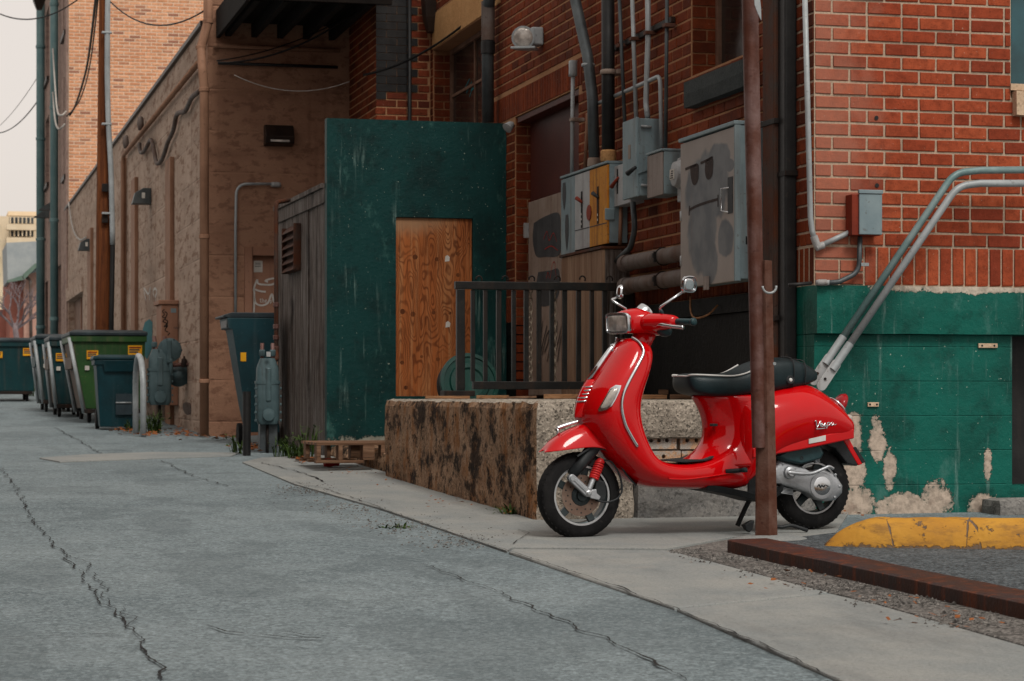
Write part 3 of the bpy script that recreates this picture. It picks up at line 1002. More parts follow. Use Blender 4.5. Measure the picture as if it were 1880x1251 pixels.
near, far = [], []
cuts = [w1, w2, dr]
lint = (dr[0] - 0.1, dr[1] + 0.75, dr[3], dr[3] + 0.22)       # soldier lintel
for b in courses(0.0, v_end, ZS1 + 0.004, HT, cuts + [lint], seed=9, off=3):
    (near if b[0] < 3.1 and b[1] < 3.25 else far).append(b)
near = sorted(near, key=lambda b: b[0])
far += near[150:]
near = near[:150]
for (s, z, w, h, pr) in near:
    put_brick(sw if s > 0.35 else sw2, rd.choice(SB), (0.044 - pr, s, z), (w, 0.1, h), math.pi / 2, rd)
s = lint[0]
while s < lint[1]:
    far.append((s + 0.037, dr[3] + 0.11, 0.062, 0.205, rd.uniform(-.002, .003)))
    s += 0.0745
s = 0.0
while s < v_end:
    if not (dr[0] - .03 < s + 0.037 < dr[1] + .03):
        far.append((s + 0.037, (ZL1 + ZS1) / 2, 0.062, ZS1 - ZL1 - 0.008, rd.uniform(-.002, .003)))
    s += 0.0745
bld.part('brick', merged_bricks(far, lambda s, z, d: Vector((0.004 - d, s, z))), 'brick_side_far', sw, kind='stuff')
# reveals of the openings in brick
rev = []
def reveal(v, z0, z1, sgn, name):
    lst = [(0.09 + 0.0, b[1], 0.16, b[3], b[4]) for b in courses(0, 0.2, z0, z1, [], seed=3)[::1] if b[2] > 0.15]
    return lst
mbr = MB()
for vv_, z0, z1, sg in ((w1[1], w1[2], w1[3], -1), (w2[1], w2[2], w2[3], -1), (dr[1], dr[2], dr[3], -1)):
    z = z0
    k = 0
    while z < z1 - 0.05:
        for (a, b) in (((0.012, 0.10), (0.112, 0.2)) if k % 2 else ((0.012, 0.2),)):
            mbr.box((a, vv_ - 0.002, z + 0.005), (b, vv_ - 0.010, z + 0.068))
        z += 0.0745
        k += 1
bld.part('reveal_bricks', mbr, 'brick_side_far', sw, kind='stuff')

# painted base
tb_u1 = V(1858, 0)[0]
bld.part('base_wall', wall_with_holes('u', 0.0, 4.4, -0.3, ZL0, [(tb_u1, 2.6, 0.18, ZL0)], 0.0, 0.3), 'teal_base')
bld.part('ledge', MB().roughbox((-0.004, -0.045, ZL0 + 0.002), (4.4, 0.29, ZL1), 0.12, 0.003, 5, 0.004), 'teal_ledge')
bld.part('area_opening', MB().box((tb_u1 + .002, 0.22, 0.18), (2.59, 0.26, ZL0 + .05)), 'pipe_black')
bld.part('alley_base', wall_with_holes('v', 0.302, v_end, -0.3, ZL0 + .16, [(dr[0], dr[1], .66, 3)], 0.006, 0.32).box((-0.02, 0.303, ZL0 + 0.163), (0.31, dr[0], ZL1 - 0.001)).box((-0.004, dr[1] + .001, ZL0 + .161), (.31, v_end - .001, ZL1 - .001)), 'black_base')
bld.part('corner_base', MB().box((-0.022, 0.292, ZL0 + 0.003), (0.3, 0.301, ZL1 - 0.001)), 'rust_spout', bevel=0.006)

# facade window (only its edge is in view) with stone sill
fwn = bld.part('window', MB().box((f_win[0] + 0.01, 0.10, f_win[2]), (f_win[0] + 0.055, 0.2, f_win[3])).box((f_win[1] - 0.06, 0.10, f_win[2]), (f_win[1] - 0.01, 0.2, f_win[3])).box((f_win[0] + .057, 0.11, f_win[2]), (f_win[1] - .062, 0.2, f_win[2] + 0.06)), 'frame_teal', bevel=0.004)
bld.part('pane', MB().box((f_win[0] + 0.056, 0.15, f_win[2] + 0.06), (f_win[1] - 0.06, 0.16, f_win[3])), 'glass_teal', fwn)
bld.part('window_jamb', MB().box((f_win[0] - 0.001, 0.03, f_win[2]), (f_win[0] + 0.012, 0.34, f_win[3])), 'sill_dark', fwn)
bld.part('window_sill', MB().roughbox((f_win[0] + 0.002, -0.06, V(1868, 216)[2]), (f_win[1] + 0.1, 0.2, V(1868, 168)[2]), 0.1, 0.002, 6, 0.006).box((f_win[0] - .01, -0.02, V(1868, 167)[2]), (f_win[1], 0.12, V(1868, 155)[2])), 'stone_pale', fwn)

# alley windows
def alley_window(w, nv, nz, mat, glass, depth=0.16):
    v0, v1, z0, z1 = w
    fr = MB()
    t = 0.045
    fr.box((depth, v0 + .001, z0), (depth + 0.05, v0 + t, z1)).box((depth, v1 - t - .012, z0), (depth + 0.05, v1 - .012, z1))
    fr.box((depth, v0 + t + .001, z0 + .001), (depth + 0.05, v1 - t - .013, z0 + t)).box((depth, v0 + t + .001, z1 - t), (depth + 0.05, v1 - t - .013, z1 - .001))
    o = bld.part('window', fr, mat, sw, bevel=0.003)
    ia, ib = v0 + t + .001, v1 - t - .013
    ja, jb = z0 + t, z1 - t
    mu = MB()
    for i in range(1, nv):
        c = ia + (ib - ia) * i / nv
        mu.box((depth + 0.008, c - 0.014, ja + .001), (depth + 0.04, c + 0.014, jb - .001))
    for k in range(1, nz):
        c = ja + (jb - ja) * k / nz
        for i in range(nv):
            a = ia + (ib - ia) * i / nv + (0.015 if i else 0.001)
            b = ia + (ib - ia) * (i + 1) / nv - (0.015 if i < nv - 1 else 0.001)
            mu.box((depth + 0.010, a, c - 0.014), (depth + 0.038, b, c + 0.014))
    bld.part('muntin', mu, mat, sw, bevel=0.002)
    for i in range(nv):
        for k in range(nz):
            a = ia + (ib - ia) * i / nv + 0.002; b = ia + (ib - ia) * (i + 1) / nv - 0.002
            c = ja + (jb - ja) * k / nz + 0.002; d = ja + (jb - ja) * (k + 1) / nz - 0.002
            m = MB().add([(depth + 0.026, a, c), (depth + 0.026, b, c), (depth + 0.026 + rd.uniform(-.003, .003), b, d), (depth + 0.026 + rd.uniform(-.003, .003), a, d)], [(0, 1, 2, 3)])
            bld.part('pane', m, glass, sw)
    bld.part('dark_room', MB().box((0.35, v0 - .1, z0 - .1), (0.36, v1 + .1, z1 + .1)), 'pipe_black', sw)
alley_window(w1, 2, 3, 'frame_wood', 'glass_dark')
alley_window(w2, 2, 4, 'frame_wood', 'glass_dark')
q = S(1256, 151, -0.06)
bld.part('window_sill', MB().roughbox((-0.07, w1[0] - 0.02, q[2] - 0.175), (0.15, S(1256, 0, -0.06)[1], q[2]), 0.1, 0.002, 5, 0.008), 'sill_dark', sw)
bld.part('lintel', MB().roughbox((-0.012, w2[0] - 0.7, 3.985), (0.2, w2[1] + 0.02, 4.32), 0.12, 0.002, 5, 0.006), 'stone_tan', sw)
# teal tag on a pane
tg = [S(852, 165, .184), S(862, 145, .184), S(856, 172, .184), S(866, 150, .184), S(862, 178, .184), S(870, 155, .184), S(864, 168, .184), S(872, 160, .184)]
bld.part('spray_tag', ribbon([(p[0], p[1], p[2]) for p in tg], 0.012, (-1, 0, 0)), 'spray_teal', sw)

# maroon door in the lintelled opening, beige panel in front of it
bld.part('door', MB().box((0.13, dr[0] + .002, dr[2]), (0.18, dr[1] - .014, dr[3] - .002)).box((0.10, dr[0] + .05, 2.0), (0.129, dr[1] - .05, 2.03)), 'maroon', sw, bevel=0.004)
bld.part('door_jamb', MB().box((0.02, dr[0] + .001, dr[2]), (0.128, dr[0] + .05, dr[3] - .002)).box((0.02, dr[0] + .052, dr[3] - .05), (0.128, dr[1] - .014, dr[3] - .003)), 'maroon', sw, bevel=0.004)
bp = bld.part('door_panel', MB().box((0.06, S(1034, 0, .06)[1], 0.68), (0.10, S(970, 0, .06)[1], S(970, 372, .06)[2])), 'panel_beige', sw, bevel=0.006)
def blob(pts, plane, off=0.002):
    mb = MB()
    P = spline([S(*p, plane - off) for p in pts] + [S(*pts[0], plane - off)], 5)[:-1]
    mb.add(P, [tuple(range(len(P)))])
    return mb
bld.part('paint_patch', blob([(980, 410), (1000, 398), (1026, 392), (1029, 430), (1027, 468), (1000, 472), (984, 470), (978, 440)], 0.06), 'soot_paint', sw)
bld.part('paint_patch', blob([(988, 500), (1010, 497), (1026, 496), (1026, 540), (1010, 560), (990, 560), (984, 530)], 0.06), 'soot_paint', sw)
for k, st in enumerate([[(1003, 512), (1006, 500), (1008, 512)], [(1010, 512), (1014, 486), (1018, 482), (1020, 500), (1022, 512)], [(998, 440), (1004, 425), (1008, 442), (1016, 428), (1022, 444)], [(1000, 458), (1012, 452), (1024, 460)]]):
    bld.part('spray_tag', ribbon(spline([S(*p, 0.055) for p in st], 5), 0.007, (-1, 0, 0)), 'spray_red', sw)
for k in range(9):
    x = 990 + k * 4.6
    st = [(x + 6 + 4 * math.sin(k), 590 + 8 * (k % 3)), (x + 3, 620 + 5 * (k % 2)), (x - 4, 665 - 6 * (k % 4))]
    bld.part('spray_tag', ribbon(spline([S(*p, 0.055) for p in st], 5), 0.014, (-1, 0, 0)), 'print_black', sw)
bld.part('hinge', MB().box((0.02, S(968, 0, .05)[1] - .02, S(968, 437, .05)[2]), (0.058, S(968, 0, .05)[1] + .01, S(968, 410, .05)[2])), 'box_white', sw)

# the wing that steps forward beyond the window
vw = v_end
uw = V(690, 0, vw)[0]
wing_v1 = vw + 1.75
bld.part('wing_wall', MB().box((uw + 0.008, vw + 0.008, -0.2), (0.36, wing_v1, HT)), 'mortar_dark')
mb = merged_bricks([b for b in courses(uw, 0.0, 1.5, HT, [], seed=21, header_every=0)], lambda s, z, d: Vector((s, vw + 0.008 - d, z)))
bld.part('brick', mb, 'brick_wing', kind='stuff')
mb = merged_bricks([b for b in courses(vw, wing_v1, 1.5, HT, [], seed=22)], lambda s, z, d: Vector((uw + 0.008 - d, s, z)))
bld.part('brick', mb, 'brick_side_far', kind='stuff')
sp = MB()
for b in courses(uw, 0.0, 1.5, HT, [], seed=21, header_every=0):
    if b[1] > 3.62 + 0.10 * math.sin(b[0] * 31) and b[0] < -0.2:
        sp.box((b[0] - b[2] / 2 - .004, vw - 0.0045, b[1] - b[3] / 2 - .004), (b[0] + b[2] / 2 + .004, vw - 0.002, b[1] + b[3] / 2 + .004))
bld.part('tar_patch', sp, 'pipe_black')
# ================================================================ SCOOTER
PSI = math.radians(21)
SF = Vector((0.319, 10.97, 0.007))         # where the front tyre touches the ground
cP, sP = math.cos(PSI), math.sin(PSI)
def SP(px, py, y=0.0):
    """a point in the scooter's frame: x forward, y to its left, z up"""
    k = (px - 940) / F
    x = (SF.x + sP * y - k * (SF.y - cP * y)) / (cP - sP * k)
    Y = SF.y - sP * x - cP * y
    return Vector((x, y, CAM_H - (py - 725) * Y / F - SF.z))

def car_paint(name, c):
    t = NT(name)
    n = t.noise(7, detail=4)
    m = t.fin(t.mix(t.ramp(n, 0.35, 0.7), c, sc(c, 0.92)), t.ramp(n, 0.3, 0.8, 0.06, 0.11), 0, None, 0.42)
car_paint('paint_red', (0.53, 0.002, 0.004))
weathered('chrome', (0.62, 0.64, 0.66), (0.56, 0.58, 0.60), 0.20, 1.0, 8, bump=0.02)
weathered('alloy', (0.42, 0.44, 0.46), (0.34, 0.36, 0.38), 0.46, 0.75, 14, 0.3, (0.16, 0.16, 0.17), 0.12, 120)
weathered('rim_silver', (0.50, 0.51, 0.52), (0.42, 0.43, 0.44), 0.42, 0.6, 12, 0.2, (0.2, 0.2, 0.2), 0.05, 120)
weathered('rim_dark', (0.030, 0.042, 0.046), (0.05, 0.06, 0.062), 0.4, 0.5, 12, bump=0.05)
weathered('brake_steel', (0.20, 0.13, 0.10), (0.26, 0.19, 0.15), 0.42, 0.8, 26, bump=0.08, bscale=160)
weathered('tyre', (0.007, 0.007, 0.0075), (0.013, 0.013, 0.0135), 0.8, 0, 16, 0.3, (0.04, 0.038, 0.036), 0.25, 130)
weathered('plastic_black', (0.012, 0.014, 0.016), (0.022, 0.026, 0.028), 0.5, 0, 12, bump=0.15, bscale=150)
weathered('plastic_teal', (0.012, 0.036, 0.042), (0.02, 0.05, 0.056), 0.38, 0, 12, bump=0.1, bscale=150)
weathered('seat_vinyl', (0.005, 0.014, 0.017), (0.008, 0.021, 0.025), 0.42, 0, 10, bump=0.22, bscale=170)
weathered('trim_white', (0.60, 0.60, 0.58), (0.5, 0.5, 0.48), 0.4, 0, 12, bump=0.02)
weathered('spring_red', (0.50, 0.02, 0.02), (0.42, 0.016, 0.018), 0.35, 0, 12, bump=0.03)
weathered('lens_red', (0.32, 0.008, 0.012), (0.26, 0.006, 0.01), 0.12, 0, 12, bump=0.02)
def lens(name, c):
    t = NT(name)
    w = t.n('TexWave', wave_type='BANDS'); w.inputs['Scale'].default_value = 60
    t.l(t.pos(), w.inputs['Vector'])
    t.fin(t.mix(t.ramp(t.noise(14), 0.35, 0.65), c, sc(c, 0.45)), 0.14, 0.1, t.bump(w.outputs[1], 0.25, 0.002), 0.6, 0.6)
lens('lens_clear', (0.55, 0.50, 0.45))
weathered('mirror_glass', (0.62, 0.64, 0.66), (0.56, 0.58, 0.6), 0.14, 0.9, 6, bump=0.01)

sct = Thing('scooter', 'glossy red motor scooter with black seat standing on the pavement beside the loading dock', 'scooter',
            loc=SF, rot=math.pi + PSI)
def ring_pts(O, E, I, w, n=8, pw=2.3, kin=0.55):
    """closed ring through outer centre O, left edge E (half width w), inner centre I, mirrored"""
    O, E, I = Vector(O), Vector(E), Vector(I)
    left = []
    for i in range(n + 1):                                   # outer centre to edge
        t = i / n
        a = t * math.pi / 2
        s_, c_ = math.sin(a) ** (2 / pw), math.cos(a) ** (2 / pw)
        q = E + (O - E) * (c_ ** 1.0)
        left.append(Vector((q.x, w * s_, q.z)))
    for i in range(1, n + 1):                                # edge to inner centre
        a = i / n * math.pi / 2
        s_, c_ = math.cos(a) ** kin, math.sin(a) ** kin
        q = E + (I - E) * c_
        left.append(Vector((q.x, w * s_, q.z)))
    right = [Vector((p.x, -p.y, p.z)) for p in left[1:-1]][::-1]
    return left + right

# leg shield, floor and tunnel in one sweep
ST_ = [  # outer (px,py), edge (px,py), inner (px,py), half width
    ((1148, 618), (1160, 621), (1186, 628), 0.090),
    ((1137, 628), (1174, 630), (1189, 640), 0.135),
    ((1122, 645), (1181, 647), (1188, 655), 0.165),
    ((1104, 672), (1170, 671), (1182, 680), 0.188),
    ((1085, 700), (1155, 699), (1172, 706), 0.200),
    ((1072, 724), (1144, 724), (1165, 730), 0.205),
    ((1063, 752), (1141, 748), (1162, 752), 0.206),
    ((1066, 782), (1147, 777), (1164, 774), 0.205),
    ((1090, 822), (1157, 798), (1170, 797), 0.202),
    ((1124, 858), (1170, 820), (1177, 815), 0.198),
    ((1152, 884), (1184, 842), (1186, 834), 0.194),
    ((1176, 894), (1203, 862), (1200, 846), 0.190),
    ((1212, 897), (1227, 873), (1224, 850), 0.188),
    ((1262, 897), (1265, 876), (1256, 850), 0.188),
    ((1312, 899), (1306, 872), (1288, 843), 0.190),
    ((1345, 899), (1340, 866), (1312, 826), 0.186),
    ((1378, 890), (1372, 858), (1340, 808), 0.170)]
rings = []
edge_l = []
for (o, e, i, w) in ST_:
    E = SP(e[0], e[1], w)
    rings.append(ring_pts(SP(o[0], o[1]), E, SP(i[0], i[1], 0.03), w))
    edge_l.append(Vector((E.x, w, E.z)))
mb = MB().loft(rings)
legshield = sct.part('leg_shield', mb, 'paint_red', smooth=True, subsurf=1)
trim = spline([p + Vector((0, 0.004, 0)) for p in edge_l[1:10]], 5)
tp = spline([edge_l[0] + Vector((0, .004, .003))] + [p + Vector((0, .004, 0)) for p in edge_l[1:10]], 5)
sct.part('edge_trim', MB().tube(tp, 0.0075, 8).tube([Vector((p.x, -p.y, p.z)) for p in tp], 0.0075, 8), 'chrome', legshield, smooth=True)
# horn cover: the raised centre strip with its louvres
cc = [(1141, 624), (1122, 645), (1104, 671), (1085, 699)]
sct.part('centre_strip', MB().tube([SP(a - 3, b - 1) for a, b in cc], [0.008, 0.013, 0.015, 0.012], 8), 'chrome', legshield, smooth=True)
sct.part('badge', MB().box(SP(1121, 650) + Vector((-0.004, -0.016, 0)), SP(1129, 632) + Vector((0.014, 0.016, 0))), 'chrome', legshield, bevel=0.005)
hc = [(1088, 696, .022), (1078, 711, .034), (1069, 732, .036), (1064, 752, .030), (1063, 768, .016)]
sct.part('horn_cover', MB().loft([[SP(a, b) + Vector((-0.035 + 0.058 * math.cos(t) ** 0.8 if abs(t) < 1.5 else -0.035, w * math.sin(t) * 1.2, 0)) for t in [(-1.45 + 2.9 * k / 8) for k in range(9)]] for a, b, w in hc], False, False), 'paint_red', legshield, smooth=True, subsurf=1, solid=0.004)
lv = MB()
for k in range(5):
    a, b = 1079.5 - k * 3.0, 711 + k * 6.6
    c = SP(a, b)
    lv.tube([c + Vector((-0.012, 0.046, 0.004)), c + Vector((0.016, 0.026, 0)), c + Vector((0.0235, 0, -0.001)), c + Vector((0.016, -0.026, 0)), c + Vector((-0.012, -0.046, .004))], 0.0042, 6)
sct.part('louvre', lv, 'chrome', legshield, smooth=True)
# front indicator let into the shield
def shield_pt(px, py, lift=0.0):
    """point on the left face of the shield under a pixel"""
    best = None
    for y in [0.05 + 0.005 * i for i in range(32)]:
        p = SP(px, py, y)
        for a in range(len(ST_) - 1):
            r0, r1 = rings[a], rings[a + 1]
            for k in range(0, 8):
                for t in (0, .25, .5, .75):
                    q0 = r0[k].lerp(r1[k], t); q1 = r0[k + 1].lerp(r1[k + 1], t)
                    for s_ in (0, .5):
                        q = q0.lerp(q1, s_)
                        dd = (q - p).length
                        if best is None or dd < best[0]:
                            best = (dd, p)
    return best[1] + Vector((lift * 0.6, lift * 0.8, 0))
io = [(1141, 708), (1131, 707), (1121, 713), (1109, 733), (1098, 752), (1100, 756), (1113, 753), (1124, 745), (1131, 733), (1138, 718)]
ip = [shield_pt(a, b) for a, b in io]
ic = sum(ip, Vector()) / len(ip)
nrm = Vector((0.5, 0.86, 0)).normalized()
mbi = MB()
ring0 = [p - nrm * 0.012 for p in ip]
ring1 = [p + nrm * 0.007 for p in ip]
ring2 = [ic + (p - ic) * 0.86 + nrm * 0.009 for p in ip]
mbi.loft([ring0, ring1, ring2], True)
ind = sct.part('front_indicator', mbi, 'chrome', smooth=40)
sct.part('indicator_lens', MB().loft([[ic + (p - ic) * 0.80 + nrm * 0.008 for p in ip], [ic + (p - ic) * 0.72 + nrm * 0.013 for p in ip], [ic + (p - ic) * 0.3 + nrm * 0.016 for p in ip]]), 'lens_clear', ind, smooth=True)

# floor mat, belly, luggage hook
fl = [SP(1200, 848), SP(1236, 850), SP(1272, 847), SP(1286, 841)]
sct.part('floor_mat', MB().loft([[p + Vector((0, -0.15, 0.006)), p + Vector((0, 0.15, 0.006)), p + Vector((0, 0.15, 0.013)), p + Vector((0, -0.15, 0.013))] for p in fl]), 'plastic_black', legshield)
sct.part('luggage_hook', MB().torus(SP(1173, 715), (0, 1, 0), 0.016, 0.004, 16, 8), 'plastic_teal', legshield, smooth=True)
sct.part('lock_panel', MB().box(SP(1178, 661, .03) + Vector((-0.004, -0.035, 0)), SP(1184, 645, .03) + Vector((0.006, 0.035, 0))), 'chrome', legshield, bevel=0.003)
sct.part('belly_pan', MB().loft([[SP(px, py) + Vector((0, sy, 0)) for px, py, sy in ((a, b, -.13), (a, b, .13), (a, b - 12, .15), (a, b - 12, -.15))] for a, b in ((1276, 899), (1310, 905), (1345, 912), (1378, 921), (1400, 916), (1415, 900))]), 'plastic_black', bevel=0.004)

# rear body: sections from the seat front to the tail
def sect(x, zb, zt, wb, wm, wt, zm=None, n=20, pw=2.4):
    zm = zm if zm is not None else (zb + zt) / 2
    pts = []
    for k in range(n):
        a = 2 * math.pi * k / n
        c_, s_ = math.cos(a), math.sin(a)
        z = zm + (zt - zm) * abs(s_) ** (2 / pw) if s_ >= 0 else zm - (zm - zb) * abs(s_) ** (2 / pw)
        f = (z - zb) / max(zt - zb, 1e-5)
        fm = (zm - zb) / max(zt - zb, 1e-5)
        w = wm
        env = abs(c_) ** (2 / pw)
        wtop = wt if s_ >= 0 else wb
        wy = wtop * (1 - env) * 0 + (wm * env)
        if env < 1 and abs(s_) > 0:
            wy = max(wy, wtop * (1 - (1 - env) ** 4) if env > 0.02 else 0)
        pts.append(Vector((x, math.copysign(wy, c_), z)))
    return pts
def sx(px, y=0.12):
    return SP(px, 760, y).x
def szz(px, py, y=0.12):
    return SP(px, py, y).z
sec = [  # px, bottom py, top py, half widths bottom/mid/top
    (1334, 893, 736, 0.030, 0.040, 0.030),
    (1350, 897, 730, 0.110, 0.120, 0.090),
    (1374, 889, 726, 0.160, 0.186, 0.142),
    (1400, 866, 721, 0.168, 0.214, 0.150),
    (1430, 833, 716, 0.168, 0.224, 0.145),
    (1462, 825, 708, 0.165, 0.224, 0.135),
    (1492, 817, 702, 0.160, 0.212, 0.115),
    (1518, 811, 714, 0.150, 0.192, 0.100),
    (1542, 805, 737, 0.140, 0.168, 0.095),
    (1558, 801, 758, 0.125, 0.142, 0.090),
    (1569, 797, 776, 0.110, 0.115, 0.090)]
rr = []
for (px, pb, pt, wb, wm, wt) in sec:
    x = sx(px, wm * 0.75)
    zb, zt = SP(px, pb, wm * 0.8).z, SP(px, pt, wt * 0.7).z
    n = 24
    pts = []
    # half profile from bottom centre round the left cowl to the top centre
    half = [(0.0, zb), (wb * 0.6, zb + 0.002), (wb, zb + 0.006), (wb + (wm - wb) * 0.55, zb + (zt - zb) * 0.14), (wm, zb + (zt - zb) * 0.38),
            (wm * 0.985, zb + (zt - zb) * 0.60), (wt + (wm - wt) * 0.72, zb + (zt - zb) * 0.78), (wt + (wm - wt) * 0.28, zb + (zt - zb) * 0.90), (wt * 0.92, zb + (zt - zb) * 0.965), (wt * 0.55, zt), (0.0, zt + 0.004)]
    left = [Vector((x, a, b)) for a, b in half]
    rr.append(left + [Vector((p.x, -p.y, p.z)) for p in left[1:-1]][::-1])
body = sct.part('rear_body', MB().loft(rr), 'paint_red', smooth=True, subsurf=2)
# waisted panel between floor and seat
pan = []
for (pf, py, w) in ((1275, 722, .100), (1280, 731, .100), (1290, 748, .095), (1297.5, 768, .090), (1300, 792, .090), (1297, 812, .100), (1289, 829, .125), (1276, 842, .160), (1258, 852, .182), (1245, 862, .188)):
    fr0 = SP(pf, py, w * .45)
    bk = SP(1400, 800).x
    z = fr0.z
    ring = []
    for k in range(24):
        a = 2 * math.pi * k / 24
        cx_, hx = (fr0.x + bk) / 2, (fr0.x - bk) / 2
        ww = w + (0.175 - w) * (0.5 - 0.5 * math.cos(a)) ** 1.2
        ring.append(Vector((cx_ + hx * math.copysign(abs(math.cos(a)) ** .8, math.cos(a)), ww * math.copysign(abs(math.sin(a)) ** .75, math.sin(a)), z)))
    pan.append(ring)
sct.part('seat_panel', MB().loft(pan), 'paint_red', body, smooth=True, subsurf=1)
# crease line of the cowl, lower rail
cr = [(1392, 722), (1426, 719.5), (1460, 721), (1490, 725.5), (1527, 739), (1554, 756)]
rail = [(1380, 823), (1430, 814), (1470, 807), (1513, 798), (1566, 787)]
def cowl_ring(lst, wy, dz0, dz1, lift):
    return [[SP(a, b, w) + Vector((0, lift * k1, 0)) + Vector((0, 0, dz)) for (k1, dz) in ((0, dz0), (1, dz0), (1, dz1), (0, dz1))] for (a, b), w in zip(lst, wy)]
sct.part('lower_rail', MB().loft(cowl_ring(rail, (.17, .172, .172, .165, .12), -0.05, 0.0, 0.014)), 'paint_red', body, smooth=40, bevel=0.006)
sct.part('sticker', MB().loft([[SP(a, b, w) + Vector((0, d, 0)) for (a, b, w, d) in q] for q in (((1482, 815, .172, .0165), (1482, 806, .172, .0165)), ((1513, 809, .165, .0165), (1513, 799, .165, .0165)))], False, False), 'trim_white', body, solid=0.001)

# seat
st = [  # px front->rear, bottom py, top py, half width, piping py
    (1256, 704, 691, 0.085), (1264, 719, 686.5, 0.118), (1282, 726, 686, 0.140), (1310, 729, 687, 0.150), (1340, 728.5, 687.5, 0.150), (1366, 725, 681, 0.148),
    (1392, 722, 665, 0.145), (1420, 718, 657, 0.142), (1448, 714, 657, 0.135), (1470, 710, 662, 0.122), (1490, 703, 675, 0.090), (1501, 697, 685, 0.045)]
sr = []
for (px, pb, pt, w) in st:
    x = SP(px, 700, w * 0.6).x
    zb, zt = SP(px, pb, w).z, SP(px, pt, w * 0.3).z
    half = [(0, zb), (w * 0.7, zb), (w * 0.93, zb + 0.006), (w, zb + (zt - zb) * 0.35), (w, zb + (zt - zb) * 0.68), (w * 0.90, zb + (zt - zb) * 0.90), (w * 0.6, zt - 0.002), (0, zt + 0.004)]
    left = [Vector((x, a, b)) for a, b in half]
    sr.append(left + [Vector((p.x, -p.y, p.z)) for p in left[1:-1]][::-1])
seat = sct.part('seat', MB().loft(sr), 'seat_vinyl', smooth=True, subsurf=2)
pp = []
for i, (px, pb, pt, w) in enumerate(st[:7]):
    r = sr[i]
    pp.append(r[5] + Vector((0, 0.0015, 0.003)))
pl = spline(pp, 5)
front = [pl[0], pl[0] + Vector((0.008, -0.04, 0.001)), Vector((pl[0].x + 0.010, 0, pl[0].z + .001))]
pl = spline(list(reversed(front))[:-1] + pl[::1], 2)
sct.part('piping', MB().tube(pl, 0.0042, 6).tube([Vector((p.x, -p.y, p.z)) for p in pl], 0.0042, 6), 'trim_white', seat, smooth=True)
for i in (8, 9):
    ringp = [p + Vector((0, math.copysign(0.002, p.y) if p.y else 0, 0.002)) for p in sr[i][2:8]]
    pts = spline([p * 1.0 for p in ringp], 4)
    sct.part('seam', MB().tube([p + Vector((0, 0.0, 0)) for p in pts], 0.0028, 6), 'plastic_black', seat, smooth=True)
c = SP(1451, 698, 0.136)
sct.part('seat_button', MB().lathe(c + Vector((0, -0.012, 0)), (0, 1, 0.12), [(0, 0.024), (0.012, 0.024), (0.016, 0.019), (0.015, 0.012)], 20), 'plastic_black', seat, smooth=40)
sct.part('button_cap', MB().lathe(c + Vector((0, 0.002, 0)), (0, 1, 0.12), [(0, 0.010), (0.004, 0.009), (0.006, 0.005)], 14), 'trim_white', seat, smooth=True)

# tail: rear light, indicator, mudguard, plate
tl = SP(1540, 744, 0.02)
sct.part('tail_light', MB().loft([[tl + Vector((dx, w * math.cos(a), h * math.sin(a) - dx * 0.9)) for a in [2 * math.pi * k / 14 for k in range(14)]] for dx, w, h in ((0.02, .062, .045), (-0.015, .058, .042), (-0.034, .036, .028), (-0.040, .012, .012))]), 'lens_red', smooth=True)
sct.part('tail_trim', MB().torus(tl + Vector((0.012, 0, -0.008)), (1, 0, -0.9), 0.056, 0.007, 24, 8), 'chrome', smooth=True)
ri = [(1545, 784), (1549, 771), (1556, 761.5), (1561, 763), (1563.5, 780), (1548, 785)]
rp = [SP(a, b, 0.135 - 0.0022 * (a - 1545)) for a, b in ri]
cen = sum(rp, Vector()) / len(rp)
n2 = Vector((-0.55, 0.83, 0))
sct.part('rear_indicator', MB().loft([[p - n2 * 0.02 for p in rp], [p + n2 * 0.010 for p in rp], [cen + (p - cen) * 0.7 + n2 * 0.018 for p in rp]]), 'lens_clear', smooth=40)
mg = [(1516, 812, .09), (1540, 806, .085), (1556, 826, .08), (1566, 846, .075), (1579, 853, .07)]
gd = MB().prism([SP(1510, 814, .08), SP(1545, 806, .08), SP(1553, 808, .08), SP(1580, 852, .08), SP(1573, 856, .08), SP(1556, 852, .08), SP(1534, 824, .08)], (0, -0.16, 0))
mud = sct.part('rear_mudguard', gd, 'plastic_black', bevel=0.006)
sct.part('mudguard_edge', MB().prism([SP(1545, 803, .083), SP(1557, 801, .083), SP(1584, 852, .083), SP(1576, 855, .083)], (0, -0.166, 0)), 'paint_red', mud, bevel=0.004)
sct.part('number_plate', MB().prism([SP(1566, 822, .085), SP(1572, 820.5, .085), SP(1590, 849, .085), SP(1583, 851, .085)], (0, -0.17, 0)), 'plastic_black', mud, bevel=0.002)

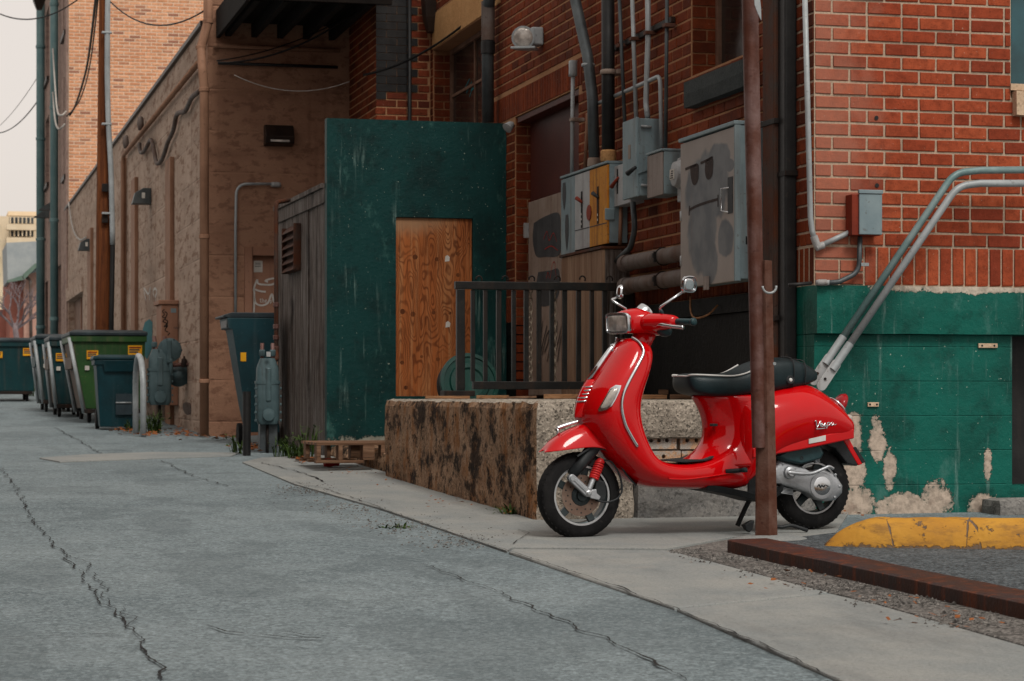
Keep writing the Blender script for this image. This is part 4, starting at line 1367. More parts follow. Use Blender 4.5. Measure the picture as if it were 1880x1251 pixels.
# script lettering on the cowl
def script(strokes, w):
    mb = MB()
    for sp_ in strokes:
        pts = [SP(1496 + a, 786 - b - (a * 0.13), 0.218 - 0.0011 * a) for a, b in sp_]
        pts = [p + Vector((0, 0.0, 0)) for p in pts]
        mb.tube(spline(pts, 5), w, 6)
    return mb
letters = [[(0, 12), (1.4, 13), (2.1, 10), (2.4, 3), (2.9, 0.2), (4.4, 3), (6.6, 9), (8.2, 11.5)],
         [(7.4, 3.2), (9.9, 4.3), (10.5, 6), (9.2, 7), (7.9, 5.5), (7.6, 2.5), (9.1, 0.8), (11.6, 2)],
         [(11.6, 2), (14.2, 6.8), (13.4, 4.6), (15.0, 2.2), (14.0, 0.6), (12.2, 1.0)],
         [(16.9, 6.8), (16.3, 0), (15.7, -4)], [(16.6, 4.8), (18.6, 6.8), (20.2, 5.2), (19.6, 2), (17.6, 0.8), (16.5, 2)],
         [(25.5, 6.0), (23.4, 6.8), (21.5, 4.2), (21.9, 1.4), (23.6, 0.8), (25.4, 4.6), (25.6, 6.2), (25.2, 2), (26.4, 0.8), (29, 2.4)],
         [(2.2, -2.4), (9, -2.9), (14, -2.8)]]
letters = [[(a * 1.36, b) for a, b in st] for st in letters]
sct.part('lettering', script(letters, 0.0030), 'chrome', body, smooth=True)

# front fender
fe = [  # top line, left lower line (px,py), half width
    ((998, 829), (997.5, 831), 0.030), ((1006, 816), (1010, 830), 0.062), ((1017, 805.5), (1026, 828.5), 0.080), ((1034, 793), (1046, 826), 0.090), ((1056, 783), (1068, 823), 0.094),
    ((1076, 777), (1090, 821), 0.095), ((1096, 777), (1110, 823.5), 0.095), ((1114, 789), (1128, 833), 0.094), ((1126, 812), (1140, 848), 0.090), ((1136, 842), (1148, 862), 0.080)]
fr_ = []
for (t, b, w) in fe:
    T, Bq = SP(*t), SP(b[0], b[1], w)
    pts = []
    for k in range(13):
        a = -math.pi / 2 + math.pi * k / 12
        s_ = math.sin(a)
        q = abs(s_) ** 2.6
        yy = w * math.copysign(abs(s_) ** 0.75, s_)
        pts.append(Vector((T.x + (Bq.x - T.x) * q, yy, T.z + (Bq.z - T.z) * q)))
    fr_.append(pts)
fen = sct.part('front_fender', MB().loft(fr_, False, False), 'paint_red', smooth=True, subsurf=2, solid=0.006)
fc = [(1023, 787.5), (1034, 783.5), (1048, 779), (1062, 775)]
fcp = spline([SP(a, b - 1) for a, b in fc], 5)
sct.part('fender_crest', MB().tube(fcp, 0.0095, 8).tube([fcp[0], SP(1026, 800)], 0.007, 8), 'chrome', fen, smooth=True)

# front wheel
def wheel(name, cx, cz, R, wt, rimR, spokes, front):
    th = Thing.__new__(Thing)
    prof = []
    for k in range(17):
        a = -math.pi / 2 + math.pi * k / 16
        prof.append((wt * 0.5 * math.copysign(abs(math.sin(a)) ** 0.8, math.sin(a)), R - (R - rimR) * (1 - abs(math.cos(a)) ** 0.75) * 0.98))
    rg = [[Vector((cx + r * math.cos(t), d, cz + r * math.sin(t))) for d, r in prof + [(wt * 0.28, rimR - 0.006), (-wt * 0.28, rimR - 0.006)]] for t in [2 * math.pi * i / 56 for i in range(56)]]
    ty = MB().loft(rg, False, True, True)
    w = sct.part(name, ty, 'tyre', smooth=50)
    tr = MB()
    for i in range(44):                                       # tread cuts as raised lugs at the shoulders
        for sd in (-1, 1):
            t = 2 * math.pi * (i + 0.5 * (sd > 0)) / 44
            q = []
            for (dt, yy, rr_) in ((0, .10, R + .0012), (.055, .10, R + .0012), (.105, .34, R - .0065), (.05, .34, R - .0065)):
                q.append(Vector((cx + rr_ * math.cos(t + dt), sd * wt * yy, cz + rr_ * math.sin(t + dt))))
            c0 = Vector((cx, 0, cz))
            qi = [p + (c0 + Vector((0, p.y, 0)) - p).normalized() * 0.006 for p in q]
            tr.loft([qi, q])
    sct.part('tread', tr, 'tyre', w)
    rim = MB()
    pr = [(0.036, rimR - 0.002), (0.040, rimR + 0.004), (0.036, rimR + 0.006), (0.030, rimR - 0.006), (0.024, rimR - 0.016), (-0.024, rimR - 0.016), (-0.036, rimR + 0.004)]
    rim.loft([[Vector((cx + r * math.cos(t), d, cz + r * math.sin(t))) for d, r in pr] for t in [2 * math.pi * i / 48 for i in range(48)]], False, False, True)
    sct.part('rim', rim, 'rim_dark', w, smooth=50)
    sct.part('rim_band', MB().loft([[Vector((cx + r * math.cos(t), d, cz + r * math.sin(t))) for d, r in ((0.0405, rimR - .012), (0.0425, rimR - .011), (0.0425, rimR + .003), (0.0405, rimR + .005))] for t in [2 * math.pi * i / 56 for i in range(56)]], False, True, True), 'rim_silver', w, smooth=40)
    spk = MB()
    for k in range(spokes):
        t = 2 * math.pi * k / spokes + 0.5
        d = Vector((math.cos(t), 0, math.sin(t)))
        n_ = Vector((-math.sin(t), 0, math.cos(t)))
        c0 = Vector((cx, 0, cz))
        spk.loft([[c0 + d * r + n_ * (hw * a) + Vector((0, y0 + b * 0.010, 0)) for a, b in ((-1, -1), (1, -1), (1, 1), (-1, 1))] for r, hw, y0 in ((0.03, .026, 0.012), (0.075, .018, 0.016), (rimR - 0.012, .017, 0.022))])
    spk.lathe((cx, -0.05, cz), (0, 1, 0), [(0, 0.030), (0.012, .036), (0.08, 0.036), (0.09, 0.028)], 20)
    sct.part('spoke', spk, 'rim_dark', w, smooth=40, bevel=0.002)
    return w
FA = SP(1062, 909.5)
fwl = wheel('front_wheel', 0.0, FA.z, 0.208, 0.105, 0.146, 5, True)
sct.part('brake_disc', MB().lathe((0, 0.028, FA.z), (0, 1, 0), [(0, 0.050), (0, 0.099), (0.0045, 0.099), (0.0045, 0.050)], 40, False), 'brake_steel', fwl, smooth=40)
hl = MB()
for k in range(20):
    t = 2 * math.pi * k / 20
    r = 0.083 if k % 2 else 0.069
    hl.lathe((r * math.cos(t), 0.0325, FA.z + r * math.sin(t)), (0, 1, 0), [(0, .0042), (0.0006, .0042)], 8)
sct.part('disc_hole', hl, 'plastic_black', fwl)
sct.part('disc_carrier', MB().lathe((0, 0.03, FA.z), (0, 1, 0), [(0, .052), (.006, .050), (.010, .030), (.022, .026)], 10), 'rim_dark', fwl, smooth=30)
# trailing arm, damper, fork leg, caliper
def px3(px, py, y):
    return SP(px, py, y)
a0, a1 = px3(1049, 878, .075), px3(1078, 905, .075)
def capsule(a, b, ra, rb, t, n=10):
    """flat rounded link lying in the x-z plane"""
    a, b = Vector(a), Vector(b)
    d = (b - a).normalized()
    nn = Vector((-d.z, 0, d.x))
    base = math.pi / 2
    pts = [a + (nn * math.cos(q) - d * math.sin(q)) * ra for q in [math.pi * k / n for k in range(n + 1)]]
    pts += [b + (-nn * math.cos(q) + d * math.sin(q)) * rb for q in [math.pi * k / n for k in range(n + 1)]]
    return MB().prism([p - Vector((0, t / 2, 0)) for p in pts], (0, t, 0))
arm = sct.part('suspension_arm', capsule(a0, a1, 0.019, 0.020, 0.03), 'alloy', bevel=0.004, smooth=40)
sct.part('arm_rib', capsule(a0.lerp(a1, .16) + Vector((0, .017, .004)), a0.lerp(a1, .84) + Vector((0, .017, .004)), 0.008, 0.009, 0.006), 'chrome', arm, bevel=0.002)
sct.part('axle_nut', MB().lathe(a1 + Vector((0, .012, 0)), (0, 1, 0), [(0, .016), (.008, .016), (.009, .010), (.014, .009)], 6).lathe(a0 + Vector((0, .012, 0)), (0, 1, 0), [(0, .013), (.008, .012)], 18), 'chrome', arm, smooth=30)
sct.part('caliper_bracket', MB().prism([px3(1084, 899, .06), px3(1092, 898, .06), px3(1093, 906, .06), px3(1100, 912, .06), px3(1097, 918, .06), px3(1082, 915, .06), px3(1077, 908, .06)], (0, 0.022, 0)), 'alloy', arm, bevel=0.003)
sct.part('brake_caliper', MB().prism([px3(1091, 880, .045), px3(1107, 884, .045), px3(1110, 905, .045), px3(1106, 921, .045), px3(1092, 921, .045), px3(1088, 900, .045)], (0, 0.03, 0)), 'plastic_black', arm, bevel=0.005)
d0, d1 = px3(1080, 902, .075), px3(1103, 846, .055)
dm = MB().tube([d0, d0.lerp(d1, .10), d0.lerp(d1, .44)], [0.012, 0.0135, 0.0135], 14)
dam = sct.part('front_damper', dm, 'alloy', smooth=40)
sp_ = []
for k in range(7 * 14 + 1):
    t = k / (7 * 14)
    c = d0.lerp(d1, .42 + .50 * t)
    ax = (d1 - d0).normalized()
    e1 = Vector((0, 1, 0)); e1 = (e1 - ax * e1.dot(ax)).normalized(); e2 = ax.cross(e1)
    a = 2 * math.pi * k / 14
    sp_.append(c + (e1 * math.cos(a) + e2 * math.sin(a)) * 0.0205)
sct.part('spring', MB().tube(sp_, 0.0058, 6), 'spring_red', dam, smooth=True)
sct.part('spring_core', MB().tube([d0.lerp(d1, .42), d0.lerp(d1, 1.05)], 0.015, 12), 'spring_red', dam, smooth=40)
sct.part('spring_seat', MB().lathe(d0.lerp(d1, .40), d1 - d0, [(0, .022), (.008, .024), (.012, .020)], 16).lathe(d0.lerp(d1, .93), d1 - d0, [(0, .021), (.012, .020), (.02, .013)], 16), 'spring_red', dam, smooth=40)
fk = [(1050, 872, .058, .026), (1068, 850, .05, .030), (1086, 826, .045, .034), (1110, 790, .03, .036), (1132, 745, .0, .036)]
sct.part('fork_leg', MB().tube([SP(a, b, y) for a, b, y, r in fk], [r for *_, r in fk], 14), 'plastic_black', smooth=True)
sct.part('inner_fender', MB().loft([[SP(a, b, y) for y in (.085, -.085)] for a, b in ((1060, 838), (1084, 822), (1112, 826), (1134, 846), (1150, 872), (1168, 892))], False, False), 'plastic_black', solid=0.008)
sct.part('brake_hose', MB().tube(spline([SP(1098, 920, .08), SP(1116, 922, .085), SP(1134, 915, .085), SP(1142, 900, .085), SP(1140, 880, .08), SP(1133, 862, .07)], 6), 0.0045, 8).tube(spline([SP(1104, 846, .06), SP(1122, 848, .075), SP(1136, 870, .085), SP(1141, 893, .085), SP(1136, 902, .08)], 6), 0.004, 8), 'plastic_black', smooth=True)

# rear wheel, engine, damper
RX = SP(1488, 896).x
RZ = SP(1488, 896).z
rwl = wheel('rear_wheel', RX, RZ, 0.205, 0.112, 0.132, 5, False)
def sp_y(lst, y):
    return [SP(a, b, y) for a, b in lst]
cv = [(1425, 845), (1438, 848), (1470, 858), (1484, 866), (1508, 862), (1530, 872), (1543, 892), (1542, 905), (1530, 918), (1510, 921), (1490, 914), (1478, 905), (1455, 897), (1430, 890), (1416, 888), (1410, 865)]
y0 = 0.085
cover = MB()
P0 = sp_y(cv, y0)
cen = sum(P0, Vector()) / len(P0)
cover.loft([[p + Vector((0, -0.05, 0)) for p in P0], [p + Vector((0, 0.022, 0)) for p in P0], [cen + (p - cen) * 0.93 + Vector((0, 0.036, 0)) for p in P0], [cen + (p - cen) * 0.80 + Vector((0, 0.041, 0)) for p in P0]])
eng = sct.part('engine_cover', cover, 'alloy', smooth=50, bevel=0.004)
hub = SP(1509.5, 892.5, 0.13)
sct.part('clutch_cover', MB().lathe(hub + Vector((0, -.022, 0)), (0, 1, 0), [(0, .072), (.012, .071), (.022, .064), (.024, .050)], 32), 'alloy', eng, smooth=40)
sct.part('cover_badge', MB().lathe(hub + Vector((0, -.004, 0)), (0, 1, 0), [(0, .047), (.006, .046), (.008, .042), (.0075, .01)], 32), 'chrome', eng, smooth=40)
sct.part('badge_script', MB().tube(spline([hub + Vector((.03, .006, -.006)), hub + Vector((.02, .0065, .008)), hub + Vector((.012, .0065, -.008)), hub + Vector((.004, .0065, .004)), hub + Vector((-.006, .0065, -.006)), hub + Vector((-.014, .0065, .005)), hub + Vector((-.032, .006, -.002))], 5), .0022, 6), 'plastic_black', eng, smooth=True)
ks = [SP(1447, 868, .145), SP(1452, 868, .15), SP(1472, 870, .155), SP(1492, 869, .155), SP(1512, 861, .155), SP(1522, 857, .155), SP(1530, 861, .15)]
kick = sct.part('kick_starter', MB().tube(spline(ks, 5), 0.0105, 10, r1=0.008), 'alloy', eng, smooth=True)
sct.part('starter_boss', MB().lathe(SP(1448, 868, .12), (0, 1, 0), [(0, .034), (.02, .030), (.026, .018), (.036, .016)], 20), 'alloy', eng, smooth=40)
fin = MB()
for k in range(5):
    a, b = SP(1424, 893 + k * 2.6, .10), SP(1456, 899 + k * 2.4, .10)
    fin.tube([a, b], 0.0028, 6)
sct.part('cooling_fin', fin, 'alloy', eng, smooth=True)
for a, b in ((1536, 872), (1544, 893), (1535, 913), (1462, 860), (1440, 852)):
    sct.part('bolt', MB().lathe(SP(a - 4, b, .115), (0, 1, 0), [(0, .007), (.012, .007), (.013, .004)], 8), 'alloy', eng)
ab = [(1418, 838), (1430, 828), (1470, 820), (1500, 815), (1507, 832), (1502, 842), (1478, 849), (1462, 853), (1430, 846)]
P1 = sp_y(ab, .10)
c1 = sum(P1, Vector()) / len(P1)
air = sct.part('air_box', MB().loft([[p + Vector((0, -.06, 0)) for p in P1], [p + Vector((0, .03, 0)) for p in P1], [c1 + (p - c1) * .86 + Vector((0, .05, 0)) for p in P1]]), 'plastic_teal', smooth=50, bevel=0.005)
sct.part('air_box_screw', MB().lathe(SP(1470, 841, .14), (0, 1, 0), [(0, .009), (.012, .009), (.012, .005), (.006, .004)], 12), 'plastic_black', air)
sct.part('rear_damper', MB().tube([SP(1500, 850, .09), SP(1494, 815, .08)], 0.016, 12), 'alloy', smooth=True)
hg = []
for k in range(14):
    t = math.radians(62 + 92 * k / 13)
    r = 0.232
    hg.append([Vector((RX - r * math.cos(t) * 1.0, yy, RZ + r * math.sin(t))) for yy in (.055, 0.03, -.03, -.055)])
sct.part('hugger', MB().loft(hg, False, False), 'plastic_black', solid=0.006, smooth=True)
sct.part('engine_block', MB().loft([[SP(a, b, y) for (b, y) in ((b0, .08), (b1, .08), (b1, -.12), (b0, -.12))] for a, b0, b1 in ((1372, 880, 912), (1395, 868, 922), (1420, 850, 912), (1450, 846, 906))]), 'plastic_black', bevel=0.01)
sct.part('silencer', MB().tube([SP(1440, 900, -.14), SP(1470, 880, -.15), SP(1530, 862, -.15)], [0.03, 0.05, 0.045], 16), 'plastic_black', smooth=True)

# centre stand
def stand_leg(y):
    return spline([SP(1396, 905, 0.0) + Vector((0, y * .6, 0)), SP(1388, 925, 0) + Vector((0, y * .8, 0)), SP(1380, 950, 0) + Vector((0, y, 0)), SP(1374, 968, 0) + Vector((0, y * 1.1, 0))], 5)
stnd = sct.part('centre_stand', MB().tube([SP(1396, 905, .12), SP(1396, 905, -.12)], .014, 10), 'plastic_black', smooth=True)
for y in (.11, -.11):
    sct.part('stand_leg', MB().tube(stand_leg(y), 0.0125, 10), 'plastic_black', stnd, smooth=True)
foot = SP(1372, 976, .12)
sct.part('stand_foot', MB().prism([SP(1363, 964, .125), SP(1371, 958, .125), SP(1381, 955, .125), SP(1377, 972, .125), SP(1372, 977.5, .125), SP(1365, 972, .125)], (0, .028, 0)).prism([SP(1363, 964, -.13), SP(1381, 955, -.13), SP(1377, 970, -.13), SP(1371, 975, -.13)], (0, -.02, 0)), 'plastic_black', stnd, bevel=0.003)
sct.part('stand_lever', MB().tube(spline([SP(1400, 930, .10), SP(1414, 960, .12), SP(1432, 968, .15), SP(1452, 965, .16), SP(1470, 970, .17), SP(1482, 974, .17)], 5), [0.009] * 20 + [0.010] * 6, 10), 'plastic_black', stnd, smooth=True)
fp = sct.part('footrest', MB().tube([SP(1332, 866, .185), SP(1358, 864, .19), SP(1371, 862, .20)], 0.011, 10), 'plastic_black', smooth=True)
sct.part('footrest_pad', MB().roughbox(SP(1356, 868, .185), SP(1374, 859, .225), 0.02, 0.0005, 4, 0.004), 'plastic_teal', fp, smooth=True)
sct.part('side_seam', MB().tube(spline([SP(1228, 879.5, .187), SP(1262, 880, .188), SP(1310, 874, .190), SP(1352, 867, .187)], 5), 0.0035, 6), 'paint_red', legshield, smooth=True)
sct.part('lock_slot', MB().box(SP(1306, 783, .088) + Vector((0, -.02, 0)), SP(1318, 778, .100)), 'plastic_black', body, bevel=0.002)

# headset
hs = [  # px (centreline), top py, bottom py, half width : front to back along x
    (1134, 574, 612, .076), (1150, 568, 614, .088), (1164, 564.5, 613, .098), (1178, 568, 614, .105), (1190, 573, 616, .100), (1202, 577, 618, .088), (1212, 583, 617, .060)]
hr = []
for (px, pt, pb, w) in hs:
    x = SP(px, 590).x
    zt, zb = SP(px, pt).z, SP(px, pb).z
    half = [(0, zb), (w * .6, zb + .002), (w * .9, zb + .012), (w, zb + (zt - zb) * .45), (w * .92, zb + (zt - zb) * .72), (w * .6, zt - .006), (0, zt)]
    shw = {1134: .30, 1150: .24, 1164: .12}.get(px, 0)
    left = [Vector((x - a * shw, a, b)) for a, b in half]
    right_ = [Vector((x + a * shw, -a, b)) for a, b in half]
    hr.append(left + right_[1:-1][::-1])
head = sct.part('handlebar_cowl', MB().loft(hr), 'paint_red', smooth=True, subsurf=2)
# arms of the cowl
for sgn, nm in ((1, 'left'), (-1, 'right')):
    arm_r = []
    for (dx, y, dz, rx, rz) in ((0.02, .05, 0, .062, .050), (-0.012, .12, .002, .062, .044), (-0.035, .18, .003, .050, .038), (-0.050, .225, .003, .040, .032), (-0.055, .245, .003, .026, .022)):
        c = SP(1182, 594) + Vector((dx, sgn * y, dz))
        arm_r.append([c + Vector((rx * math.cos(a), 0, rz * math.sin(a))) for a in [2 * math.pi * k / 16 for k in range(16)]])
    sct.part('handlebar_arm', MB().loft(arm_r), 'paint_red', head, smooth=True, subsurf=1)
    g0 = SP(1182, 594) + Vector((-0.062, sgn * .225, .003))
    g1 = SP(1182, 594) + Vector((-0.100, sgn * .345, -.002))
    grip = sct.part('handgrip', MB().tube([g0, g0.lerp(g1, .12), g0.lerp(g1, .9), g1], [.014, .0155, .0155, .0145], 14), 'plastic_teal', smooth=True)
    sct.part('grip_end', MB().lathe(g1, g1 - g0, [(-.006, .019), (.004, .020), (.010, .017), (.013, .008)], 16), 'plastic_teal', grip, smooth=True)
    l0 = SP(1182, 594) + Vector((0.000, sgn * .17, -.010))
    lvp = spline([l0, l0 + Vector((-.010, sgn * .04, -.004)), l0 + Vector((-.035, sgn * .09, -.012)), l0 + Vector((-.065, sgn * .14, -.018))], 5)
    sct.part('brake_lever', MB().tube(lvp, [.011] * 6 + [.009] * 9 + [.012], 10), 'chrome', head, smooth=True)
    sct.part('switch_pod', MB().lathe(SP(1182, 594) + Vector((-.045, sgn * .14, -.038)), (-.5, sgn * .6, -.1), [(-.03, .02), (-.01, .030), (.012, .030), (.03, .022), (.036, .008)], 18), 'plastic_teal', head, smooth=True)
sct.part('stem', MB().tube([SP(1186, 606), SP(1176, 632), SP(1166, 660)], [.058, .050, .045], 16), 'paint_red', head, smooth=True)
# headlight with its chrome surround
def hl_ring(x, w, zt, zb, pw=5.5, n=36):
    zc, hh = (zt + zb) / 2, (zt - zb) / 2
    yy = lambda a: w * math.copysign(abs(math.cos(a)) ** (2 / pw), math.cos(a))
    return [Vector((x - yy(a) * .30 - (zc + hh * math.sin(a) - zt_h) * -.12, yy(a), zc + hh * math.copysign(abs(math.sin(a)) ** (2 / pw), math.sin(a)))) for a in [2 * math.pi * k / n for k in range(n)]]
xb = SP(1140, 590).x
zt, zb = SP(1132, 575).z, SP(1132, 613).z
zt_h = zt
hlm = MB().loft([hl_ring(xb + .012, .081, zt - .001, zb + .001), hl_ring(xb + .022, .084, zt + .002, zb - .002), hl_ring(xb + .030, .080, zt, zb), hl_ring(xb + .030, .073, zt - .008, zb + .008), hl_ring(xb + .014, .070, zt - .011, zb + .011)], True)
hlo = sct.part('headlight', hlm, 'chrome', smooth=40)
sct.part('headlight_lens', MB().loft([hl_ring(xb + .016, .071, zt - .009, zb + .009), hl_ring(xb + .027, .069, zt - .011, zb + .011), hl_ring(xb + .031, .05, zt - .022, zb + .022), hl_ring(xb + .032, .01, zt - .047, zb + .047)]), 'lens_clear', hlo, smooth=True)
sct.part('instrument', MB().lathe(SP(1184, 573), (-0.75, 0, 0.66), [(-.02, .044), (.012, .044), (.018, .039), (.016, .034)], 24), 'chrome', head, smooth=40)
sct.part('dial', MB().lathe(SP(1184, 573) + Vector((-.011, 0, .0105)), (-0.75, 0, 0.66), [(0, .035), (.002, .034)], 24), 'plastic_black', head)

# mirrors
def mirror(sgn, base, bend, ball, mc, w, h, yawz):
    stem = path([base, bend, ball], 0.012)
    m = sct.part('mirror', MB().tube(stem, 0.0062, 10), 'chrome', smooth=True)
    ax = Vector((math.cos(yawz), math.sin(yawz), 0.10)).normalized()      # outward back of the shell
    rt = Vector((-ax.y, ax.x, 0)).normalized()
    up = ax.cross(rt) * 1.0
    def rg(d, k):
        return [mc + ax * d + (rt * (w * k * math.copysign(abs(math.cos(a)) ** .62, math.cos(a)) * (1.0 - .10 * math.sin(a))) + up * (h * k * math.copysign(abs(math.sin(a)) ** .62, math.sin(a)))) for a in [2 * math.pi * q / 28 for q in range(28)]]
    sct.part('mirror_shell', MB().loft([rg(.020, .35), rg(.015, .78), rg(.003, 1.0), rg(-.006, 1.0), rg(-.007, .91), rg(-.003, .90)]), 'chrome', m, smooth=40)
    sct.part('mirror_face', MB().loft([rg(-.0045, .92), rg(-.0055, .5)]), 'mirror_glass', m, smooth=True)
    sct.part('mirror_joint', MB().lathe(ball, (0, 0, 1), [(-.009, .004), (-.005, .010), (.005, .010), (.010, .004)], 12), 'chrome', m, smooth=True)
mirror(1, SP(1216, 577, .14), SP(1211, 565, .15), SP(1255, 535, .215), SP(1265, 522, .24), .062, .040, math.radians(-58))
sct.part('mirror_boot', MB().lathe(SP(1216, 579, .14), SP(1212, 566, .15) - SP(1216, 579, .14), [(-.004, .012), (.02, .010), (.032, .007)], 12), 'plastic_teal', smooth=True)
mirror(-1, SP(1150, 568, -.14), SP(1122, 550.5, -.19), SP(1141, 543, -.215), SP(1139, 536, -.235), .050, .036, math.radians(-20))
# ================================================================ LOADING DOCK
DT = 0.655
dfl = G(985, 958)                     # near left corner on the ground
d_u0 = dfl[0]
d_v0 = dfl[1] + 0.02
d_v1 = S(705, 865, d_u0)[1]
dock = Thing('loading_dock', 'rough concrete loading dock with a brown stained side and hollow tiles let into its front', 'loading dock', (d_u0, d_v0, gz(d_u0, d_v0)))
hu0 = V(1168, 800, d_v0)[0]
bk = dock.part('slab', MB().roughbox((hu0 + .002, d_v0, DT - 0.205), (0.0, d_v1 - .02, DT), 0.055, 0.006, 7, 0.014), 'dock_front')
ss = dock.part('side_wall', MB().roughbox((d_u0, d_v0, -0.2), (hu0, d_v1, DT), 0.045, 0.010, 6, 0.014), 'dock_front')
ss.data.materials.append(MATS['dock_side'])
for p in ss.data.polygons:
    if p.normal.x < -0.5:
        p.material_index = 1
dock.part('infill', MB().box((hu0 - .01, d_v0 + 0.075, 0.2), (0.0, d_v0 + 0.3, DT - 0.206)), 'block_mortar')
dock.part('footing', MB().roughbox((hu0 + 0.002, d_v0 + 0.003, -0.2), (0.0, d_v0 + 0.5, V(1250, 852, d_v0)[2]), 0.05, 0.007, 7, 0.014), 'dock_low')
# hollow tiles with their round cores
def tile(px0, px1, py0, py1, holes, proud=0.03):
    a, b = V(px0, py1, d_v0 + .04), V(px1, py0, d_v0 + .04)
    u0, u1, z0, z1 = a[0], b[0], a[2], b[2]
    yv = d_v0 + 0.05 - proud + 0.02
    bm = bmesh.new()
    cz = (z0 + z1) / 2
    hs_ = [(u0 + (u1 - u0) * f, cz + (z1 - z0) * 0.02, 0.0115) for f in holes]
    # front face cut into strips round each hole: build as grid of fan quads
    mb_ = MB()
    cuts_ = [u0] + [(hs_[i][0] + hs_[i + 1][0]) / 2 for i in range(len(hs_) - 1)] + [u1]
    for i, (hx, hz, r) in enumerate(hs_):
        c0, c1 = cuts_[i], cuts_[i + 1]
        n = 16
        outer, inner, back = [], [], []
        for k in range(n):
            t = 2 * math.pi * k / n + math.pi / n
            dx, dz = math.cos(t), math.sin(t)
            sx_ = ((c1 - hx) if dx > 0 else (hx - c0)) / max(abs(dx), 1e-6)
            sz_ = ((z1 - hz) if dz > 0 else (hz - z0)) / max(abs(dz), 1e-6)
            q = min(sx_, sz_)
            outer.append(Vector((hx + dx * q, yv, hz + dz * q)))
            inner.append(Vector((hx + dx * r, yv, hz + dz * r)))
            back.append(Vector((hx + dx * r, yv + 0.08, hz + dz * r)))
        # add the corners so that the strip is a full rectangle
        for (cx_, cz_) in ((c0, z0), (c1, z0), (c1, z1), (c0, z1)):
            j = min(range(n), key=lambda k: (outer[k] - Vector((cx_, yv, cz_))).length)
            outer[j] = Vector((cx_, yv, cz_))
        mb_.loft([outer, inner, back], False)
        mb_.add(back, [tuple(range(n))])
    mb_.add([(u0, yv, z0), (u1, yv, z0), (u1, yv, z1), (u0, yv, z1), (u0, yv + .09, z0), (u1, yv + .09, z0), (u1, yv + .09, z1), (u0, yv + .09, z1)],
            [(0, 1, 5, 4), (1, 2, 6, 5), (2, 3, 7, 6), (3, 0, 4, 7)])
    o = dock.part('hollow_tile', mb_, 'block_terracotta')
    return o
tile(1178, 1242, 794, 825, (.27, .5, .73))
tile(1249, 1312, 794, 825, (.20, .47, .72))
tile(1318, 1380, 794, 825, (.25, .5, .75))
tile(1386, 1450, 794, 825, (.25, .5, .75))
tile(1180, 1250, 828, 850, (.55,))
tile(1252, 1318, 828, 850, (.3, .6))
tile(1322, 1390, 828, 850, (.3, .6))
for a, b in ((1176, 1197), (1199, 1215), (1217, 1248), (1252, 1270), (1274, 1304), (1308, 1340), (1344, 1376)):
    p, q = V(a, 792, d_v0 + .04), V(b, 780, d_v0 + .04)
    dock.part('brick_bat', MB().roughbox((p[0], d_v0 + .035, p[2]), (q[0], d_v0 + .11, q[2]), 0.02, 0.003, 14, 0.004), 'block_terracotta')
# lower step behind the dock, under the pallet
lg = G(690, 868)
ledge = single('concrete_ledge', MB().roughbox((-1.50, d_v1 + 0.02, -0.1), (0.0, S(0, 0)[1] if False else 6.84, gz(-1.3, d_v1 + 1.2) + 0.13), 0.07, 0.012, 6, 0.02), 'dock_side',
               'low crumbling concrete ledge under the wooden pallet', 'ledge', (-1.50, d_v1 + 0.02, 0.1))

# ================================================================ RAILING
rv = S(1165, 0)[1]
def R(px, py):
    return V(px, py, rv)
rl = Thing('railing', 'black steel railing with flat balusters and hooks along its top on the dock', 'railing', (R(835, 700)[0], rv, DT))
def bar(p, q, ty, mb):
    (u0, _, z0), (u1, _, z1) = p, q
    mb.box((u0, rv - ty / 2, z0), (u1, rv + ty / 2, z1))
    return mb
a, b = R(835, 531), R(1163, 517)
toprail = rl.part('top_rail', MB().add([(a[0], rv - .025, R(835, 531)[2]), (b[0], rv - .025, R(1163, 535)[2]), (b[0], rv - .025, R(1163, 520)[2]), (a[0], rv - .025, R(835, 517)[2]),
                                        (a[0], rv + .025, R(835, 531)[2]), (b[0], rv + .025, R(1163, 535)[2]), (b[0], rv + .025, R(1163, 520)[2]), (a[0], rv + .025, R(835, 517)[2])],
                                       [(0, 1, 2, 3), (7, 6, 5, 4), (0, 4, 5, 1), (1, 5, 6, 2), (2, 6, 7, 3), (3, 7, 4, 0)]), 'rail_black', bevel=0.003)
rl.part('bottom_rail', bar(R(868, 715), R(1163, 701), .05, MB()), 'rail_black', bevel=0.003)
rl.part('post', bar(R(838, 717), R(852.5, 531.5), .05, MB()), 'rail_black', bevel=0.003)
rl.part('post', bar(R(1146, 728), R(1162, 536), .05, MB()), 'rail_black', bevel=0.003)
rl.part('base_plate', bar(R(812, 728), R(868, 717.5), .14, MB()), 'iron_dark', bevel=0.004)
for px, w in ((868, 7), (891, 7), (915.5, 8.5), (943, 7), (966, 8), (989.5, 8), (1013, 7), (1036.5, 8), (1062, 8), (1086.5, 7), (1110, 8), (1133, 8)):
    rl.part('baluster', bar(R(px - w / 2, 700.5), R(px + w / 2, 533), .03, MB()), 'rail_black', bevel=0.002)
